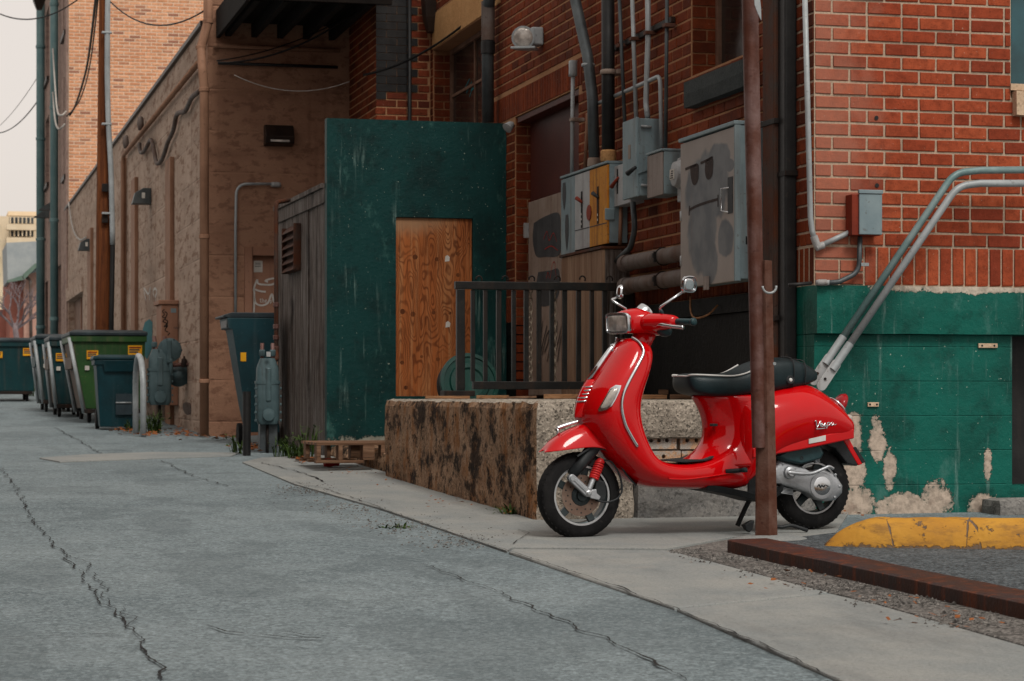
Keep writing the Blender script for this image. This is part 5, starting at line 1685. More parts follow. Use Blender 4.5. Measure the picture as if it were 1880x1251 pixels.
def ring_chain(px, py0, py1, name, label, sc_=1.0):
    ch = Thing(name, label, 'chain', (R(px, 0)[0], rv + .06, DT), group='rusty chains hung behind the railing')
    z0, z1 = R(px, py0)[2], R(px, py1)[2]
    u = R(px, 0)[0]
    z = z0
    k = 0
    while z > z1:
        m = MB()
        n = 10
        w, h = .0125 * sc_, .021 * sc_
        cpts = [Vector((u + (w * math.cos(t) if k % 2 == 0 else 0.002), rv + .06 + (w * math.cos(t) if k % 2 else 0.0), z - h + h * math.sin(t))) for t in [2 * math.pi * q / n for q in range(n + 1)]]
        m.tube(cpts, .0048 * sc_, 6, False)
        ch.part('link', m, 'chain_steel', smooth=True)
        z -= 2 * h - .0085 * sc_
        k += 1
    return ch
ring_chain(978, 527, 703, 'chain', 'rusty chain nearest the plywood sheet, hung behind the railing')
ring_chain(1022, 527, 703, 'chain', 'middle rusty chain with heavier links behind the railing', 1.12)
ring_chain(1065, 527, 703, 'chain', 'slender chain nearest the scooter mirror, behind the railing', 0.8)
for px in (880, 928, 977, 1024, 1070, 1120):
    c = R(px, 513)
    pts = [Vector((c[0] + .020 * math.cos(t), rv + .01, c[2] + .022 * math.sin(t))) for t in [math.radians(d) for d in range(190, -40, -20)]]
    rl.part('hook', MB().tube(pts, .0055, 8), 'iron_dark', toprail, smooth=True)

# things lying on the dock
def on_dock(px, v, h):
    return V(px, 727, v)
lc = V(862, 690, rv + 0.9)
lid_t = Thing('bin_lid', 'round dark green bin lid leaning upright against the plywood sheet', 'lid', (lc[0], rv + 0.9, DT))
ax = Vector((0.05, -1, 0.25))
R_ = 0.215
cz = DT + 0.118
prof = [(-.02, R_), (.0, R_ + .004), (.012, R_), (.014, R_ * .88), (.004, R_ * .86), (.004, R_ * .70), (.020, R_ * .66), (.022, R_ * .5), (.010, R_ * .44), (.010, .001)]
lid_t.part('disc', MB().lathe((lc[0], rv + .9, cz), ax, prof, 40), 'lid_green', smooth=35)
lid_t.part('skirt', MB().lathe((lc[0], rv + .9, cz), ax, [(-.12, R_ * .98), (-.02, R_ * .995)], 40, False), 'rubber_dark', smooth=True)
def plank(px0, px1, v, z, w, t, mat, label, tilt=0.0, yaw=0.0):
    a, b = V(px0, 727, v), V(px1, 727, v)
    m = MB().add([(a[0], v - w / 2, DT + z), (b[0], v - w / 2 + yaw, DT + z + tilt), (b[0] - .02, v + w / 2 + yaw, DT + z + tilt), (a[0] + .03, v + w / 2, DT + z),
                  (a[0], v - w / 2, DT + z + t), (b[0], v - w / 2 + yaw, DT + z + t + tilt), (b[0] - .02, v + w / 2 + yaw, DT + z + t + tilt), (a[0] + .03, v + w / 2, DT + z + t)],
                 [(0, 3, 2, 1), (4, 5, 6, 7), (0, 1, 5, 4), (1, 2, 6, 5), (2, 3, 7, 6), (3, 0, 4, 7)])
    return single('timber', m, mat, label, 'timber', (a[0], v, DT + z), group='offcuts of timber on the dock', bevel=0.002)
plank(778, 860, rv - .35, .006, .09, .018, 'wood_board', 'thin pale board end by the railing foot on the dock')
plank(872, 935, rv - .30, .006, .08, .022, 'wood_board', 'short pale offcut under the bottom rail of the railing', 0.0, .05)
plank(928, 986, rv - .55, .006, .06, .014, 'wood_pallet', 'dark narrow stick in front of the bottom rail', 0.004, .04)
plank(994, 1120, rv - .45, .006, .12, .030, 'wood_board', 'long tapered board behind the scooter leg shield', 0.0, -.06)
plank(1165, 1222, 2.0, .006, .10, .026, 'wood_board', 'pale board seen between scooter leg shield and seat', 0.0, .02)
plank(1226, 1300, 1.9, .004, .10, .030, 'wood_pallet', 'dark board lying under the front of the scooter seat')
plank(1205, 1330, 2.6, .035, .09, .03, 'wood_pallet', 'weathered grey plank across the dock under the seat front')

# ================================================================ TEAL SCREEN AND SHED
gv = S(930, 0)[1]
gu0 = V(600, 0, gv)[0]
gtop = V(605, 217, gv)[2]
shed = Thing('lean_to_shed', 'lean-to shed with a teal front wall, boarded plywood doorway and grey weathered side', 'shed', (gu0, gv, gz(gu0, gv)))
po0, po1 = V(727, 0, gv)[0], V(868, 0, gv)[0]
pz1 = V(800, 400, gv)[2]
scr = shed.part('front_wall', wall_with_holes('u', gu0, -0.001, gz(gu0, gv) + .02, gtop, [(po0, po1, DT + .02, pz1)], gv, gv + 0.10), 'teal_screen')
shed.part('plywood_sheet', MB().box((po0 + .004, gv + .022, DT + .02), (po1 - .004, gv + .045, pz1 - .004)), 'plywood', scr)
kn = MB()
for px, py, r in ((763, 472, 5), (803, 476, 4), (740, 572, 5), (759, 577, 5), (797, 574, 4), (860, 574, 4), (842, 505, 4), (739, 666, 4), (746, 712, 4), (805, 660, 4), (775, 655, 3), (842, 466, 4), (827, 575, 3)):
    c = V(px, py, gv)
    kn.lathe((c[0], gv + .0225, c[2]), (0, -1, 0), [(0, r * .0047), (.0008, r * .0042)], 14)
shed.part('knot', kn, 'wood_pole', scr, kind='stuff')
for px, py in ((822, 475), (823, 596)):
    c = V(px, py, gv)
    shed.part('paper_scrap', MB().add([(c[0] - .02, gv + .02, c[2] - .025), (c[0] + .018, gv + .019, c[2] - .02), (c[0] + .022, gv + .018, c[2] + .012), (c[0] + .002, gv + .018, c[2] + .03), (c[0] - .016, gv + .02, c[2] + .018)], [(0, 1, 2, 3, 4)]), 'paper_white', scr)
sv1 = S(508, 0, gu0)[1]
stop0, stop1 = S(597, 345, gu0)[2], S(508, 388, gu0)[2]
# weathered boards, each a part
nb = 9
for k in range(nb):
    v0 = gv + 0.102 + (sv1 - gv - .102) * k / nb
    v1 = gv + 0.102 + (sv1 - gv - .102) * (k + 1) / nb - 0.004
    pr = rd.uniform(-.006, .006)
    zt_ = stop0 + (stop1 - stop0) * (k + .5) / nb - .12
    shed.part('board', MB().box((gu0 + .012 + pr, v0, gz(gu0, v0) - .05), (gu0 + .035 + pr, v1, zt_)), 'wood_shed', bevel=0.002)
shed.part('side_backing', MB().box((gu0 + .05, gv + .102, 0.0), (gu0 + .09, sv1, stop1 - .1)), 'pipe_black')
shed.part('fascia', MB().add([(gu0 - .01, gv + .101, stop0 - .12), (gu0 - .01, sv1, stop1 - .12), (gu0 - .01, sv1, stop1), (gu0 - .01, gv + .101, stop0), (gu0 + .03, gv + .101, stop0 - .12), (gu0 + .03, sv1, stop1 - .12), (gu0 + .03, sv1, stop1), (gu0 + .03, gv + .101, stop0)],
          [(0, 1, 2, 3), (7, 6, 5, 4), (0, 4, 5, 1), (1, 5, 6, 2), (2, 6, 7, 3), (3, 7, 4, 0)]), 'wood_shed', bevel=0.003)
shed.part('roof', MB().add([(gu0 - .03, gv + .10, stop0 + .002), (0, gv + .10, stop0 + .002), (0, sv1 + .03, stop1 + .002), (gu0 - .03, sv1 + .03, stop1 + .002), (gu0 - .03, gv + .10, stop0 + .04), (0, gv + .10, stop0 + .04), (0, sv1 + .03, stop1 + .04), (gu0 - .03, sv1 + .03, stop1 + .04)],
          [(0, 1, 2, 3), (7, 6, 5, 4), (0, 4, 5, 1), (1, 5, 6, 2), (2, 6, 7, 3), (3, 7, 4, 0)]), 'wood_shed')
# louvred vent box
va, vb = S(541, 0, gu0 - .05)[1], S(519, 0, gu0 - .05)[1]
vz0, vz1 = S(530, 500, gu0 - .05)[2], S(530, 415, gu0 - .05)[2]
vt = shed.part('vent', MB().box((gu0 - .06, va, vz0), (gu0 + .008, va + .02, vz1)).box((gu0 - .06, vb - .02, vz0), (gu0 + .008, vb, vz1)).box((gu0 - .02, va + .021, vz0), (gu0 + .008, vb - .021, vz1)), 'rust_spout', bevel=0.003)
for k in range(6):
    z = vz0 + (vz1 - vz0) * (k + .5) / 6
    shed.part('slat', MB().add([(gu0 - .065, va + .021, z - .03), (gu0 - .065, vb - .021, z - .03), (gu0 - .025, vb - .021, z + .02), (gu0 - .025, va + .021, z + .02)], [(0, 1, 2, 3)]), 'rust_spout', vt, solid=.006)

# pallet and litter beside the shed
pg = V(580, 850, d_v1 + .55)
pv = d_v1 + 0.62
pu0, pu1 = V(580, 0, pv)[0], V(706, 0, pv)[0]
pz = V(600, 851, pv)[2]
pal = Thing('pallet', 'broken wooden pallet resting on the low ledge behind the dock', 'pallet', (pu0, pv, pz))
zt0, zt1 = V(600, 813, pv)[2], V(600, 818, pv)[2]
for k in range(5):
    pal.part('deck_board', MB().box((pu0 + .005, pv + .01 + k * .15, zt1), (pu1 + .25, pv + .12 + k * .15, zt1 + .02)), 'wood_pallet', bevel=.002)
for k in range(3):
    pal.part('base_board', MB().box((pu0, pv + k * .33, pz), (V(668, 0, pv)[0], pv + .09 + k * .33, pz + .02)), 'wood_pallet', bevel=.002)
for px in (582, 622, 667, 700):
    u = V(px, 0, pv)[0]
    for k in range(2):
        pal.part('block', MB().box((u, pv + .008 + k * .5, pz + .021), (u + (.085 if px == 667 else .03), pv + .12 + k * .5, zt1 - .001)), 'wood_pallet', bevel=.002)
cg = G(607, 861)
can = single('drink_can', MB().lathe((cg[0] - .05, cg[1], cg[2] + .045), (1, .25, 0), [(0, .018), (.006, .030), (.05, .033), (.09, .024), (.115, .026), (.12, .018)], 18), 'can_red',
             'crushed red drink can on the pavement in front of the pallet', 'can', (cg[0], cg[1], cg[2]), smooth=35)

# ================================================================ STEEL POST, KERB, YELLOW STOP
pb = L((1412 - 940) * 10.85 / F, 10.85)
def PY(px, py, Y=10.85):
    u, v, z = D(px, py, Y)
    return Vector((u, v, z))
gp = zg(10.85)
post = Thing('steel_post', 'tall rusty steel post of pipe and angle standing in front of the scooter', 'post', (pb[0], pb[1], gp))
pt = PY(1376, -40)
pbm = PY(1394, 822)
pr_ = 13.2 * 10.85 / F
post.part('pipe', MB().tube([pbm, pt], pr_, 20, r1=pr_ * 1.15), 'rust_post', smooth=40)
# square post: two visible faces, dark side and lit side
def sq(px_l, px_m, px_r, py):
    a = PY(px_m, py, 10.80)
    w1_ = (px_m - px_l) * 10.8 / F
    w2_ = (px_r - px_m) * 10.8 / F
    return a, w1_, w2_
lo, hi = sq(1392, 1413, 1433, 990), sq(1386, 1401, 1420, 478)
def sq_ring(c, w1_, w2_, z):
    p = c
    b = Vector((w2_ * 1.02, 0.024, 0))
    a = Vector((-w1_ * 1.0, 0.055, 0))
    return [Vector((p.x, p.y, z)), Vector((p.x + b.x, p.y + b.y, z)), Vector((p.x + a.x + b.x, p.y + a.y + b.y, z)), Vector((p.x + a.x, p.y + a.y, z))]
c_lo = Vector(PY(1413, 985, 10.82)); c_hi = Vector(PY(1404.5, 478, 10.82))
r0 = sq_ring(c_lo, .054, .050, gp - .02)
r1_ = sq_ring(c_hi, .020, .044, c_hi.z)
post.part('angle_bar', MB().loft([r0, r1_]), 'rust_angle', bevel=.003)
sh = PY(1411, 527, 10.79)
post.part('shackle', MB().tube([sh + Vector((.034 * math.cos(t), -.012, -.03 * math.sin(t) * (1 if True else 1))) for t in [math.radians(d) for d in range(-10, 200, 15)]], .0058, 8), 'galv', smooth=True)
post.part('bolt', MB().lathe(PY(1421, 668, 10.79), (0, -1, 0), [(0, .008), (.01, .008)], 6), 'galv')
post.part('footing', MB().lathe((pb[0] + .02, pb[1] + .02, gp - .01), (0, 0, 1), [(0, .24), (.012, .20), (.028, .13), (.034, .05)], 28), 'sidewalk', smooth=True)
post.part('sign_bracket', MB().prism([PY(1384, -6, 10.76), PY(1394, -6, 10.76), PY(1396.5, 16, 10.76), PY(1397, 38, 10.76), PY(1391, 26, 10.76), PY(1385, 10, 10.76)], (0, -.006, 0)), 'galv')

k0, k1 = G(1335, 1016), G(1880, 1140)
kd = (Vector(k1) - Vector(k0)); kd.z = 0
kd = kd.normalized()
kn_ = Vector((-kd.y, kd.x, 0))
if kn_.x < 0:
    kn_ = -kn_
def kp(s, w, h):
    p = Vector(k0) + kd * s + kn_ * w
    p.z = gz(p.x, p.y) + h
    return p
beam = MB()
prof = [(0, 0.0), (0, .058), (.012, .062), (.19, .062), (.20, .055), (.20, 0.0)]
beam.loft([[kp(s, w, h) + Vector((0, 0, mnoise.noise(Vector((s * 2, w * 9, h * 9))) * .003)) for w, h in prof] for s in [i * .25 for i in range(0, 23)]])
single('steel_kerb', beam, 'rust_beam', 'long rusty steel channel lying as a kerb beside the parking bay', 'kerb', tuple(k0), bevel=.003)

yb = Thing('parking_kerb', 'chipped yellow painted concrete kerb in front of the teal wall', 'kerb', G(1700, 1010))
yk = []
a, b = Vector(G(1512, 1009)), Vector(G(1885, 1014))
ydir = (b - a); ydir.z = 0; ydir.normalize()
yn = Vector((-ydir.y, ydir.x, 0))
if yn.y < 0: yn = -yn
for i in range(70):
    s = i * .03
    f = 1.0 if s > .28 else math.sin(max(s, .004) / .28 * math.pi / 2) ** .75
    hh = .142 * f
    ringp = []
    for (w, h) in ((-.005, -.05), (0, .01), (.012, .35), (.03, .75), (.06, .96), (.12, 1.0), (.18, .97), (.215, .8), (.235, .4), (.24, .0), (.24, -.05)):
        p = a + ydir * s + yn * (.12 + (w - .12) * (0.35 + .65 * f))
        zz = h * hh if h > 0.02 else h
        p.z = gz(p.x, p.y) + zz
        p += mnoise.noise_vector(p * 7) * .006 + mnoise.noise_vector(p * 22) * .003
        ringp.append(p)
    yk.append(ringp)
yb.part('kerb_body', MB().loft(yk), 'curb_yellow', smooth=50)
cb = G(1850, 950)
single('concrete_block', MB().roughbox((V(1798, 0, -.02)[0], -0.26, gz(1, 0) - .05), (V(1798, 0, -.02)[0] + .9, -0.02, V(1830, 917, -.25)[2]), .05, .006, 8, .012), 'dock_low',
       'stained grey concrete block against the teal wall behind the yellow kerb', 'block', (V(1798, 0)[0], -.1, .03))

# ================================================================ FACADE PIPES
def pipe(name, pts, r, mat, label, cat='pipe', group=None, n=12, bend=.06, base=None):
    P = path(pts, bend) if len(pts) > 2 else [Vector(p) for p in pts]
    return Thing(name, label, cat, tuple(P[-1])), P
t_, P_ = pipe('conduit', [(-.045, -.02, V(1478, -30)[2]), (-.03, -.03, V(1490, 440)[2] + .02)], .016, 'galv', 'thin grey conduit running down the corner of the brick facade')
c_a = [V(1477, -30, -.03), V(1490, 425, -.03), V(1499, 452, -.03), V(1570, 422, -.03)]
cd = Thing('conduit', 'thin grey conduit running down the corner of the brick facade', 'conduit', c_a[1])
COL.objects.unlink(t_.o); bpy.data.objects.remove(t_.o)
cd.part('tube', MB().tube([c_a[0], V(1483, 200, -.03), V(1488, 400, -.03), V(1491, 425, -.03), V(1496, 440, -.03)], .015, 12), 'galv', smooth=True)
cd.part('elbow', MB().tube([V(1494, 434, -.03), V(1499, 448, -.03), V(1503, 455, -.03)], .021, 12).tube([V(1498, 455, -.03), V(1512, 450, -.03)], .020, 12), 'box_white', smooth=40)
cd.part('branch', MB().tube([V(1508, 451, -.03), V(1572, 421, -.03)], .015, 12), 'galv', smooth=True)
jb = Thing('junction_box', 'small grey junction box with a rust red side fixed to the brick facade', 'electrical box', V(1592, 432, 0))
a, b = V(1577, 432, -.10), V(1619, 357, -.10)
jb.part('housing', MB().box((a[0] - .038, -.093, a[2]), (b[0] - .004, -.004, b[2] - .002)), 'box_red', bevel=.003)
jb.part('cover', MB().box((a[0], -.106, a[2] + .004), (b[0], -.094, b[2])), 'box_grey', bevel=.003)
jb.part('hood', MB().box((a[0] - .004, -.112, b[2] + .001), (b[0] + .004, -.09, b[2] + .022)), 'box_grey', bevel=.003)
lcn = Thing('conduit', 'grey conduit curving from under the junction box along the top of the teal ledge', 'conduit', V(1577, 500, -.06))
lcn.part('tube', MB().tube(path([V(1579, 434, -.05), V(1577, 500, -.05), V(1540, 518, -.06), V(1513, 520, -.06)], .09), .014, 12), 'galv_dark', smooth=True)
lcn.part('fitting', MB().roughbox((V(1490, 0)[0], -.085, V(1500, 525, -.06)[2]), (V(1514, 0)[0], -.04, V(1500, 513, -.06)[2]), .02, 0, 3, .006), 'box_white', smooth=True)
lcn.part('tail_tube', MB().tube([V(1490, 520, -.06), V(1448, 524, -.06)], .010, 10), 'pipe_black', smooth=True)
lcn.part('strap', MB().box((V(1572, 0)[0], -.070, V(1577, 489, -.05)[2]), (V(1586, 0)[0], -.045, V(1577, 483, -.05)[2])), 'galv')
for nm, pts, r, mat, lab in (('pipe', [(1900, 312), (1800, 313), (1752, 318), (1500, 690)], .020, 'galv_teal', 'upper of two stout diagonal conduits crossing the brick and teal facade'),
                              ('pipe', [(1900, 337), (1800, 337), (1758, 342), (1514, 700)], .020, 'galv', 'lower of two stout diagonal conduits crossing the brick and teal facade')):
    dv = -.16 if mat == 'galv_teal' else -.20
    P = [Vector(V(a, b, dv)) for a, b in pts]
    P = [P[0], P[1]] + arc(P[1], P[2], P[3], .16, 10) + [P[3]]
    pp_ = Thing(nm, lab, 'pipe', tuple(P[-1]), group='pair of diagonal conduits on the facade')
    pp_.part('tube', MB().tube(P[:-1] + [P[-1].lerp(P[-2], .12)], r, 14), mat, smooth=True)
    pp_.part('sleeve', MB().tube([P[-1].lerp(P[-2], .06), P[-1].lerp(P[-2], .20)], r * 1.12, 14), 'galv', smooth=40)
    f0 = P[-1].lerp(P[-2], .09)
    f1 = P[-1] + (P[-1] - P[-2]).normalized() * .03
    fl_ = capsule(f0, f1, .026, .028, .012)
    pp_.part('flange', fl_, 'box_white', bevel=.002)
    pp_.part('flange_bolt', MB().lathe(P[-1] + Vector((0, -.006, .012)), (0, -1, 0), [(0, .008), (.006, .007)], 10), 'iron_dark')
# wall anchors and drill holes
for px, py in ((1608, 217), (1609, 341)):
    c = V(px, py)
    bld.part('drill_hole', MB().lathe((c[0], -.0085, c[2]), (0, -1, 0), [(0, .012), (.0008, .012)], 14), 'pipe_black', fw)
for (px0, px1, py) in ((1795, 1830, 634), (1592, 1612, 742)):
    a, b = V(px0, py + 5), V(px1, py - 3)
    bld.part('bracket', MB().box((a[0], -.012, a[2]), (b[0], -.001, b[2])), 'stone_pale', bevel=.002)
    for f in (.18, .82):
        bld.part('bracket_hole', MB().lathe((a[0] + (b[0] - a[0]) * f, -.0125, (a[2] + b[2]) / 2), (0, -1, 0), [(0, .006), (.0008, .006)], 10), 'pipe_black')

# rusty downspout pair at the corner of the alley wall
ds = Thing('downspout', 'rusted square downspout running down the alley wall next to the corner', 'downspout', S(1415, 800, -.05))
va, vb = S(1424, 0, -.09)[1], S(1402, 0, -.09)[1]
ds.part('spout', MB().box((-.10, va, .62), (-.004, vb, 5.4)), 'rust_spout', bevel=.012)
for z in (1.1, 2.2, 3.3):
    ds.part('strap', MB().box((-.106, va - .02, z), (-.003, vb + .02, z + .03)), 'iron_dark', bevel=.002)
ds2 = Thing('downspout', 'dark grey square downspout between the rusted one and the building corner', 'downspout', S(1436, 800, -.03))
va, vb = S(1446, 0, -.06)[1], S(1427, 0, -.06)[1]
ds2.part('spout', MB().box((-.075, va, .62), (-.004, vb, 5.4)), 'pipe_black', bevel=.010)
ds2.part('strap', MB().box((-.08, va - .015, 1.9), (-.003, vb + .015, 1.93)), 'iron_dark', bevel=.002)
# ================================================================ ELECTRICS ON THE ALLEY WALL
def wbox(px0, px1, py_t, py_b, dep, base_u=0.0):
    """box on the alley wall: px0 far edge, px1 near edge of the front face; py at the near edge. returns v0,v1,z0,z1,uf"""
    uf = base_u - dep
    n_, f_ = S(px1, py_t, uf), S(px0, py_t, uf)
    return n_[1], f_[1], S(px1, py_b, uf)[2], n_[2], uf
def ubox(mb, uf, ub, v0, v1, z0, z1):
    return mb.box((uf, v0, z0), (ub, v1, z1))

# big grey cabinet with the painted sad face
v0, v1, z0, z1, uf = wbox(1249, 1351, 225, 516, .19)
cab = Thing('electrical_cabinet', 'large grey cabinet with a sad face sprayed on its door', 'electrical cabinet', (-.005, (v0 + v1) / 2, z0))
def face_mat():
    t = NT('cabinet_face')
    col = t.mix(t.ramp(t.noise(2.5, detail=5), .3, .7), lin(150, 142, 136), lin(134, 126, 120))
    vm, zm = (v0 + v1) / 2, (z0 + z1) / 2
    hv, hz = (v1 - v0), (z1 - z0)
    e = t.ellipses([(v0 + hv * .50, z0 + hz * .63, hv * .46, hz * .27), (v0 + hv * .58, z0 + hz * .34, hv * .30, hz * .30), (v0 + hv * .30, z0 + hz * .80, hv * .24, hz * .12), (v0 + hv * .17, z0 + hz * .28, hv * .16, hz * .14), (v0 + hv * .10, z0 + hz * .74, hv * .09, hz * .05), (v0 + hv * .45, z0 + hz * .16, hv * .16, hz * .2)], (1, 2))
    ee = t.math('ADD', e, t.math('MULTIPLY', t.math('SUBTRACT', t.noise(7, detail=5), .5), .5))
    g = t.mix(t.ramp(t.noise(6, detail=4), .35, .65), lin(88, 92, 96), lin(108, 111, 113))
    col = t.mix(t.ramp(ee, .05, .22), col, g)
    st = t.noise(1.0, t.map(t.pos(), (20, 20, 1)), detail=4)
    col = t.mix(t.ramp(st, .58, .75, 0, .4), col, lin(112, 94, 80))
    t.fin(col, .6, 0, t.bump(t.noise(60), .08, .004), .3)
face_mat()
weathered('eye_paint', lin(46, 36, 34), lin(58, 46, 42), .7, 0, 12)
cab.part('housing', ubox(MB(), uf + .02, -.004, v0 + .002, v1, z0 + .012, z1 - .012), 'box_grey', bevel=.004)
cab.part('door', ubox(MB(), uf - .001, uf + .019, v0 + .02, v1 - .006, z0, z1 - .02), 'cabinet_face', bevel=.004)
cab.part('hood', ubox(MB(), uf - .012, -.003, v0 - .004, v1 + .004, z1 - .011, z1 + .012), 'box_grey', bevel=.004)
cab.part('frame_edge', ubox(MB(), uf - .006, uf + .03, v0 - .001, v0 + .018, z0, z1 - .012), 'box_grey', bevel=.003)
def cp(px, py):
    return Vector(S(px, py, uf - .003))
def decal(pts, mat, name):
    P = spline([cp(*p) for p in pts] + [cp(*pts[0])], 5)[:-1]
    cab.part(name, MB().add(P, [tuple(range(len(P)))]), mat)
decal([(1267, 306), (1281, 301), (1282, 325), (1278, 338), (1272, 339), (1268, 324)], 'eye_paint', 'painted_eye')
decal([(1295, 296), (1308, 289), (1308, 318), (1303, 329), (1297, 328), (1294, 314)], 'eye_paint', 'painted_eye')
for st in ([(1258, 311), (1268, 307), (1279, 303)], [(1286, 300), (1297, 295), (1308, 289)], [(1265, 386), (1280, 378), (1300, 371), (1318, 366)], [(1318, 358), (1318, 370), (1318, 380)], [(1266, 378), (1265, 390), (1265, 396)]):
    cab.part('painted_line', ribbon(spline([cp(*p) for p in st], 5), .016, (-1, 0, 0)), 'eye_paint')
hp = [cp(1338, 345), cp(1330, 347), cp(1330, 388), cp(1337, 390)]
cab.part('handle', MB().tube([p + Vector((-.02 if i in (1, 2) else 0, 0, 0)) for i, p in enumerate(hp)], .005, 8), 'chrome', smooth=True)
cab.part('latch_plate', MB().box((uf - .004, S(1346, 0, uf)[1], S(1342, 392, uf)[2]), (uf - .0015, S(1337, 0, uf)[1], S(1342, 325, uf)[2])), 'soot_paint')
for py in (398, 480):
    cab.part('hinge', MB().tube([cp(1250, py + 8), cp(1250, py - 10)], .007, 8), 'box_white', smooth=True)
cab.part('padlock_tab', MB().box((uf - .02, S(1303, 0, uf)[1], z0 - .03), (uf - .004, S(1297, 0, uf)[1], z0 + .05)), 'box_taupe')
cab.part('stencil', MB().box((uf + .06, v0 - .0005, S(1360, 447, uf)[2]), (uf + .10, v0 + .001, S(1360, 432, uf)[2])), 'print_black')

# meter box and round meter
v0, v1, z0, z1, uf = wbox(1188, 1216, 277, 356, .14)
mbx = Thing('meter_box', 'plain grey meter box between the switch box and the large cabinet', 'electrical box', (-.005, (v0 + v1) / 2, z0))
mbx.part('housing', ubox(MB(), uf + .012, -.004, v0, v1, z0, z1), 'box_grey', bevel=.004)
mbx.part('cover', ubox(MB(), uf, uf + .011, v0 + .006, v1 - .002, z0 - .004, z1 - .004), 'box_taupe', bevel=.003)
mbx.part('lid', ubox(MB(), uf - .008, -.003, v0 - .006, v1 + .006, z1 + .001, z1 + .016), 'box_grey', bevel=.003)
mt = Thing('electric_meter', 'round glass electricity meter beside the large grey cabinet', 'meter', S(1240, 345, -.06))
c = S(1240, 320, -.10)
mt.part('socket', MB().box((-.06, c[1] - .085, c[2] - .17), (-.004, c[1] + .085, c[2] + .11)), 'box_white', bevel=.006)
mt.part('dome', MB().lathe((-.061, c[1], c[2]), (-1, 0, 0), [(0, .092), (.02, .092), (.025, .084), (.05, .076), (.058, .05), (.06, .01)], 26), 'box_white', smooth=40)
mt.part('dial', MB().box((-.125, c[1] - .04, c[2] - .035), (-.1205, c[1] + .04, c[2] + .03)), 'paper_white')
for k in range(4):
    mt.part('dial_mark', MB().box((-.1265, c[1] - .03, c[2] - .028 + k * .014), (-.1255, c[1] + .03 - .008 * k, c[2] - .022 + k * .014)), 'print_black')

# switch box with the lever plate
v0, v1, z0, z1, uf = wbox(1143, 1168, 217, 361, .18)
swb = Thing('switch_box', 'tall blue-grey switch box with a black lever under three conduits', 'electrical box', (-.005, (v0 + v1) / 2, z0))
swb.part('housing', ubox(MB(), uf + .02, -.004, v0, v1, z0 + .006, z1), 'box_grey', bevel=.006)
swb.part('door', ubox(MB(), uf, uf + .019, v0 - .004, v1 + .002, z0, z1 + .006), 'box_grey', bevel=.004)
zz = lambda py: S(1168, py, uf)[2]
swb.part('lever_plate', MB().prism([(uf + .01, v0 - .003, zz(262)), (-.035, v0 - .003, zz(282)), (-.04, v0 - .003, zz(306)), (uf + .01, v0 - .003, zz(320))], (0, -.012, 0)), 'box_grey', bevel=.002)
swb.part('lever', MB().tube([(uf - .01, v0 - .02, zz(308)), (uf - .045, v0 + .05, zz(318))], [.011, .018], 10), 'plastic_black', smooth=True)
for py in (232, 340):
    swb.part('latch', MB().tube([(uf + .03, v0 - .014, zz(py)), (-.08, v0 - .014, zz(py) - .004)], .009, 8), 'galv', smooth=True)
swb.part('label_plate', MB().box((uf - .003, (v0 + v1) / 2 - .03, zz(288)), (uf - .001, (v0 + v1) / 2 + .02, zz(262))), 'panel_beige')

# small pale disconnect behind it
v0, v1, z0, z1, uf = wbox(1121, 1158, 296, 372, .10)
sd = Thing('disconnect_box', 'small pale disconnect box with a red lever, half behind the switch box', 'electrical box', (-.005, (v0 + v1) / 2, z0))
sd.part('housing', ubox(MB(), uf, -.004, v0, v1, z0, z1), 'box_white', bevel=.004)
c = S(1134, 340, uf)
sd.part('lever', MB().tube([(uf - .004, c[1] - .03, c[2] + .05), (uf - .03, c[1] + .05, c[2] - .01)], [.008, .016], 8), 'box_red', smooth=True)
sd.part('scale_plate', MB().box((uf - .003, c[1] - .012, c[2] - .06), (uf - .001, c[1] + .014, c[2] + .11)), 'print_black')

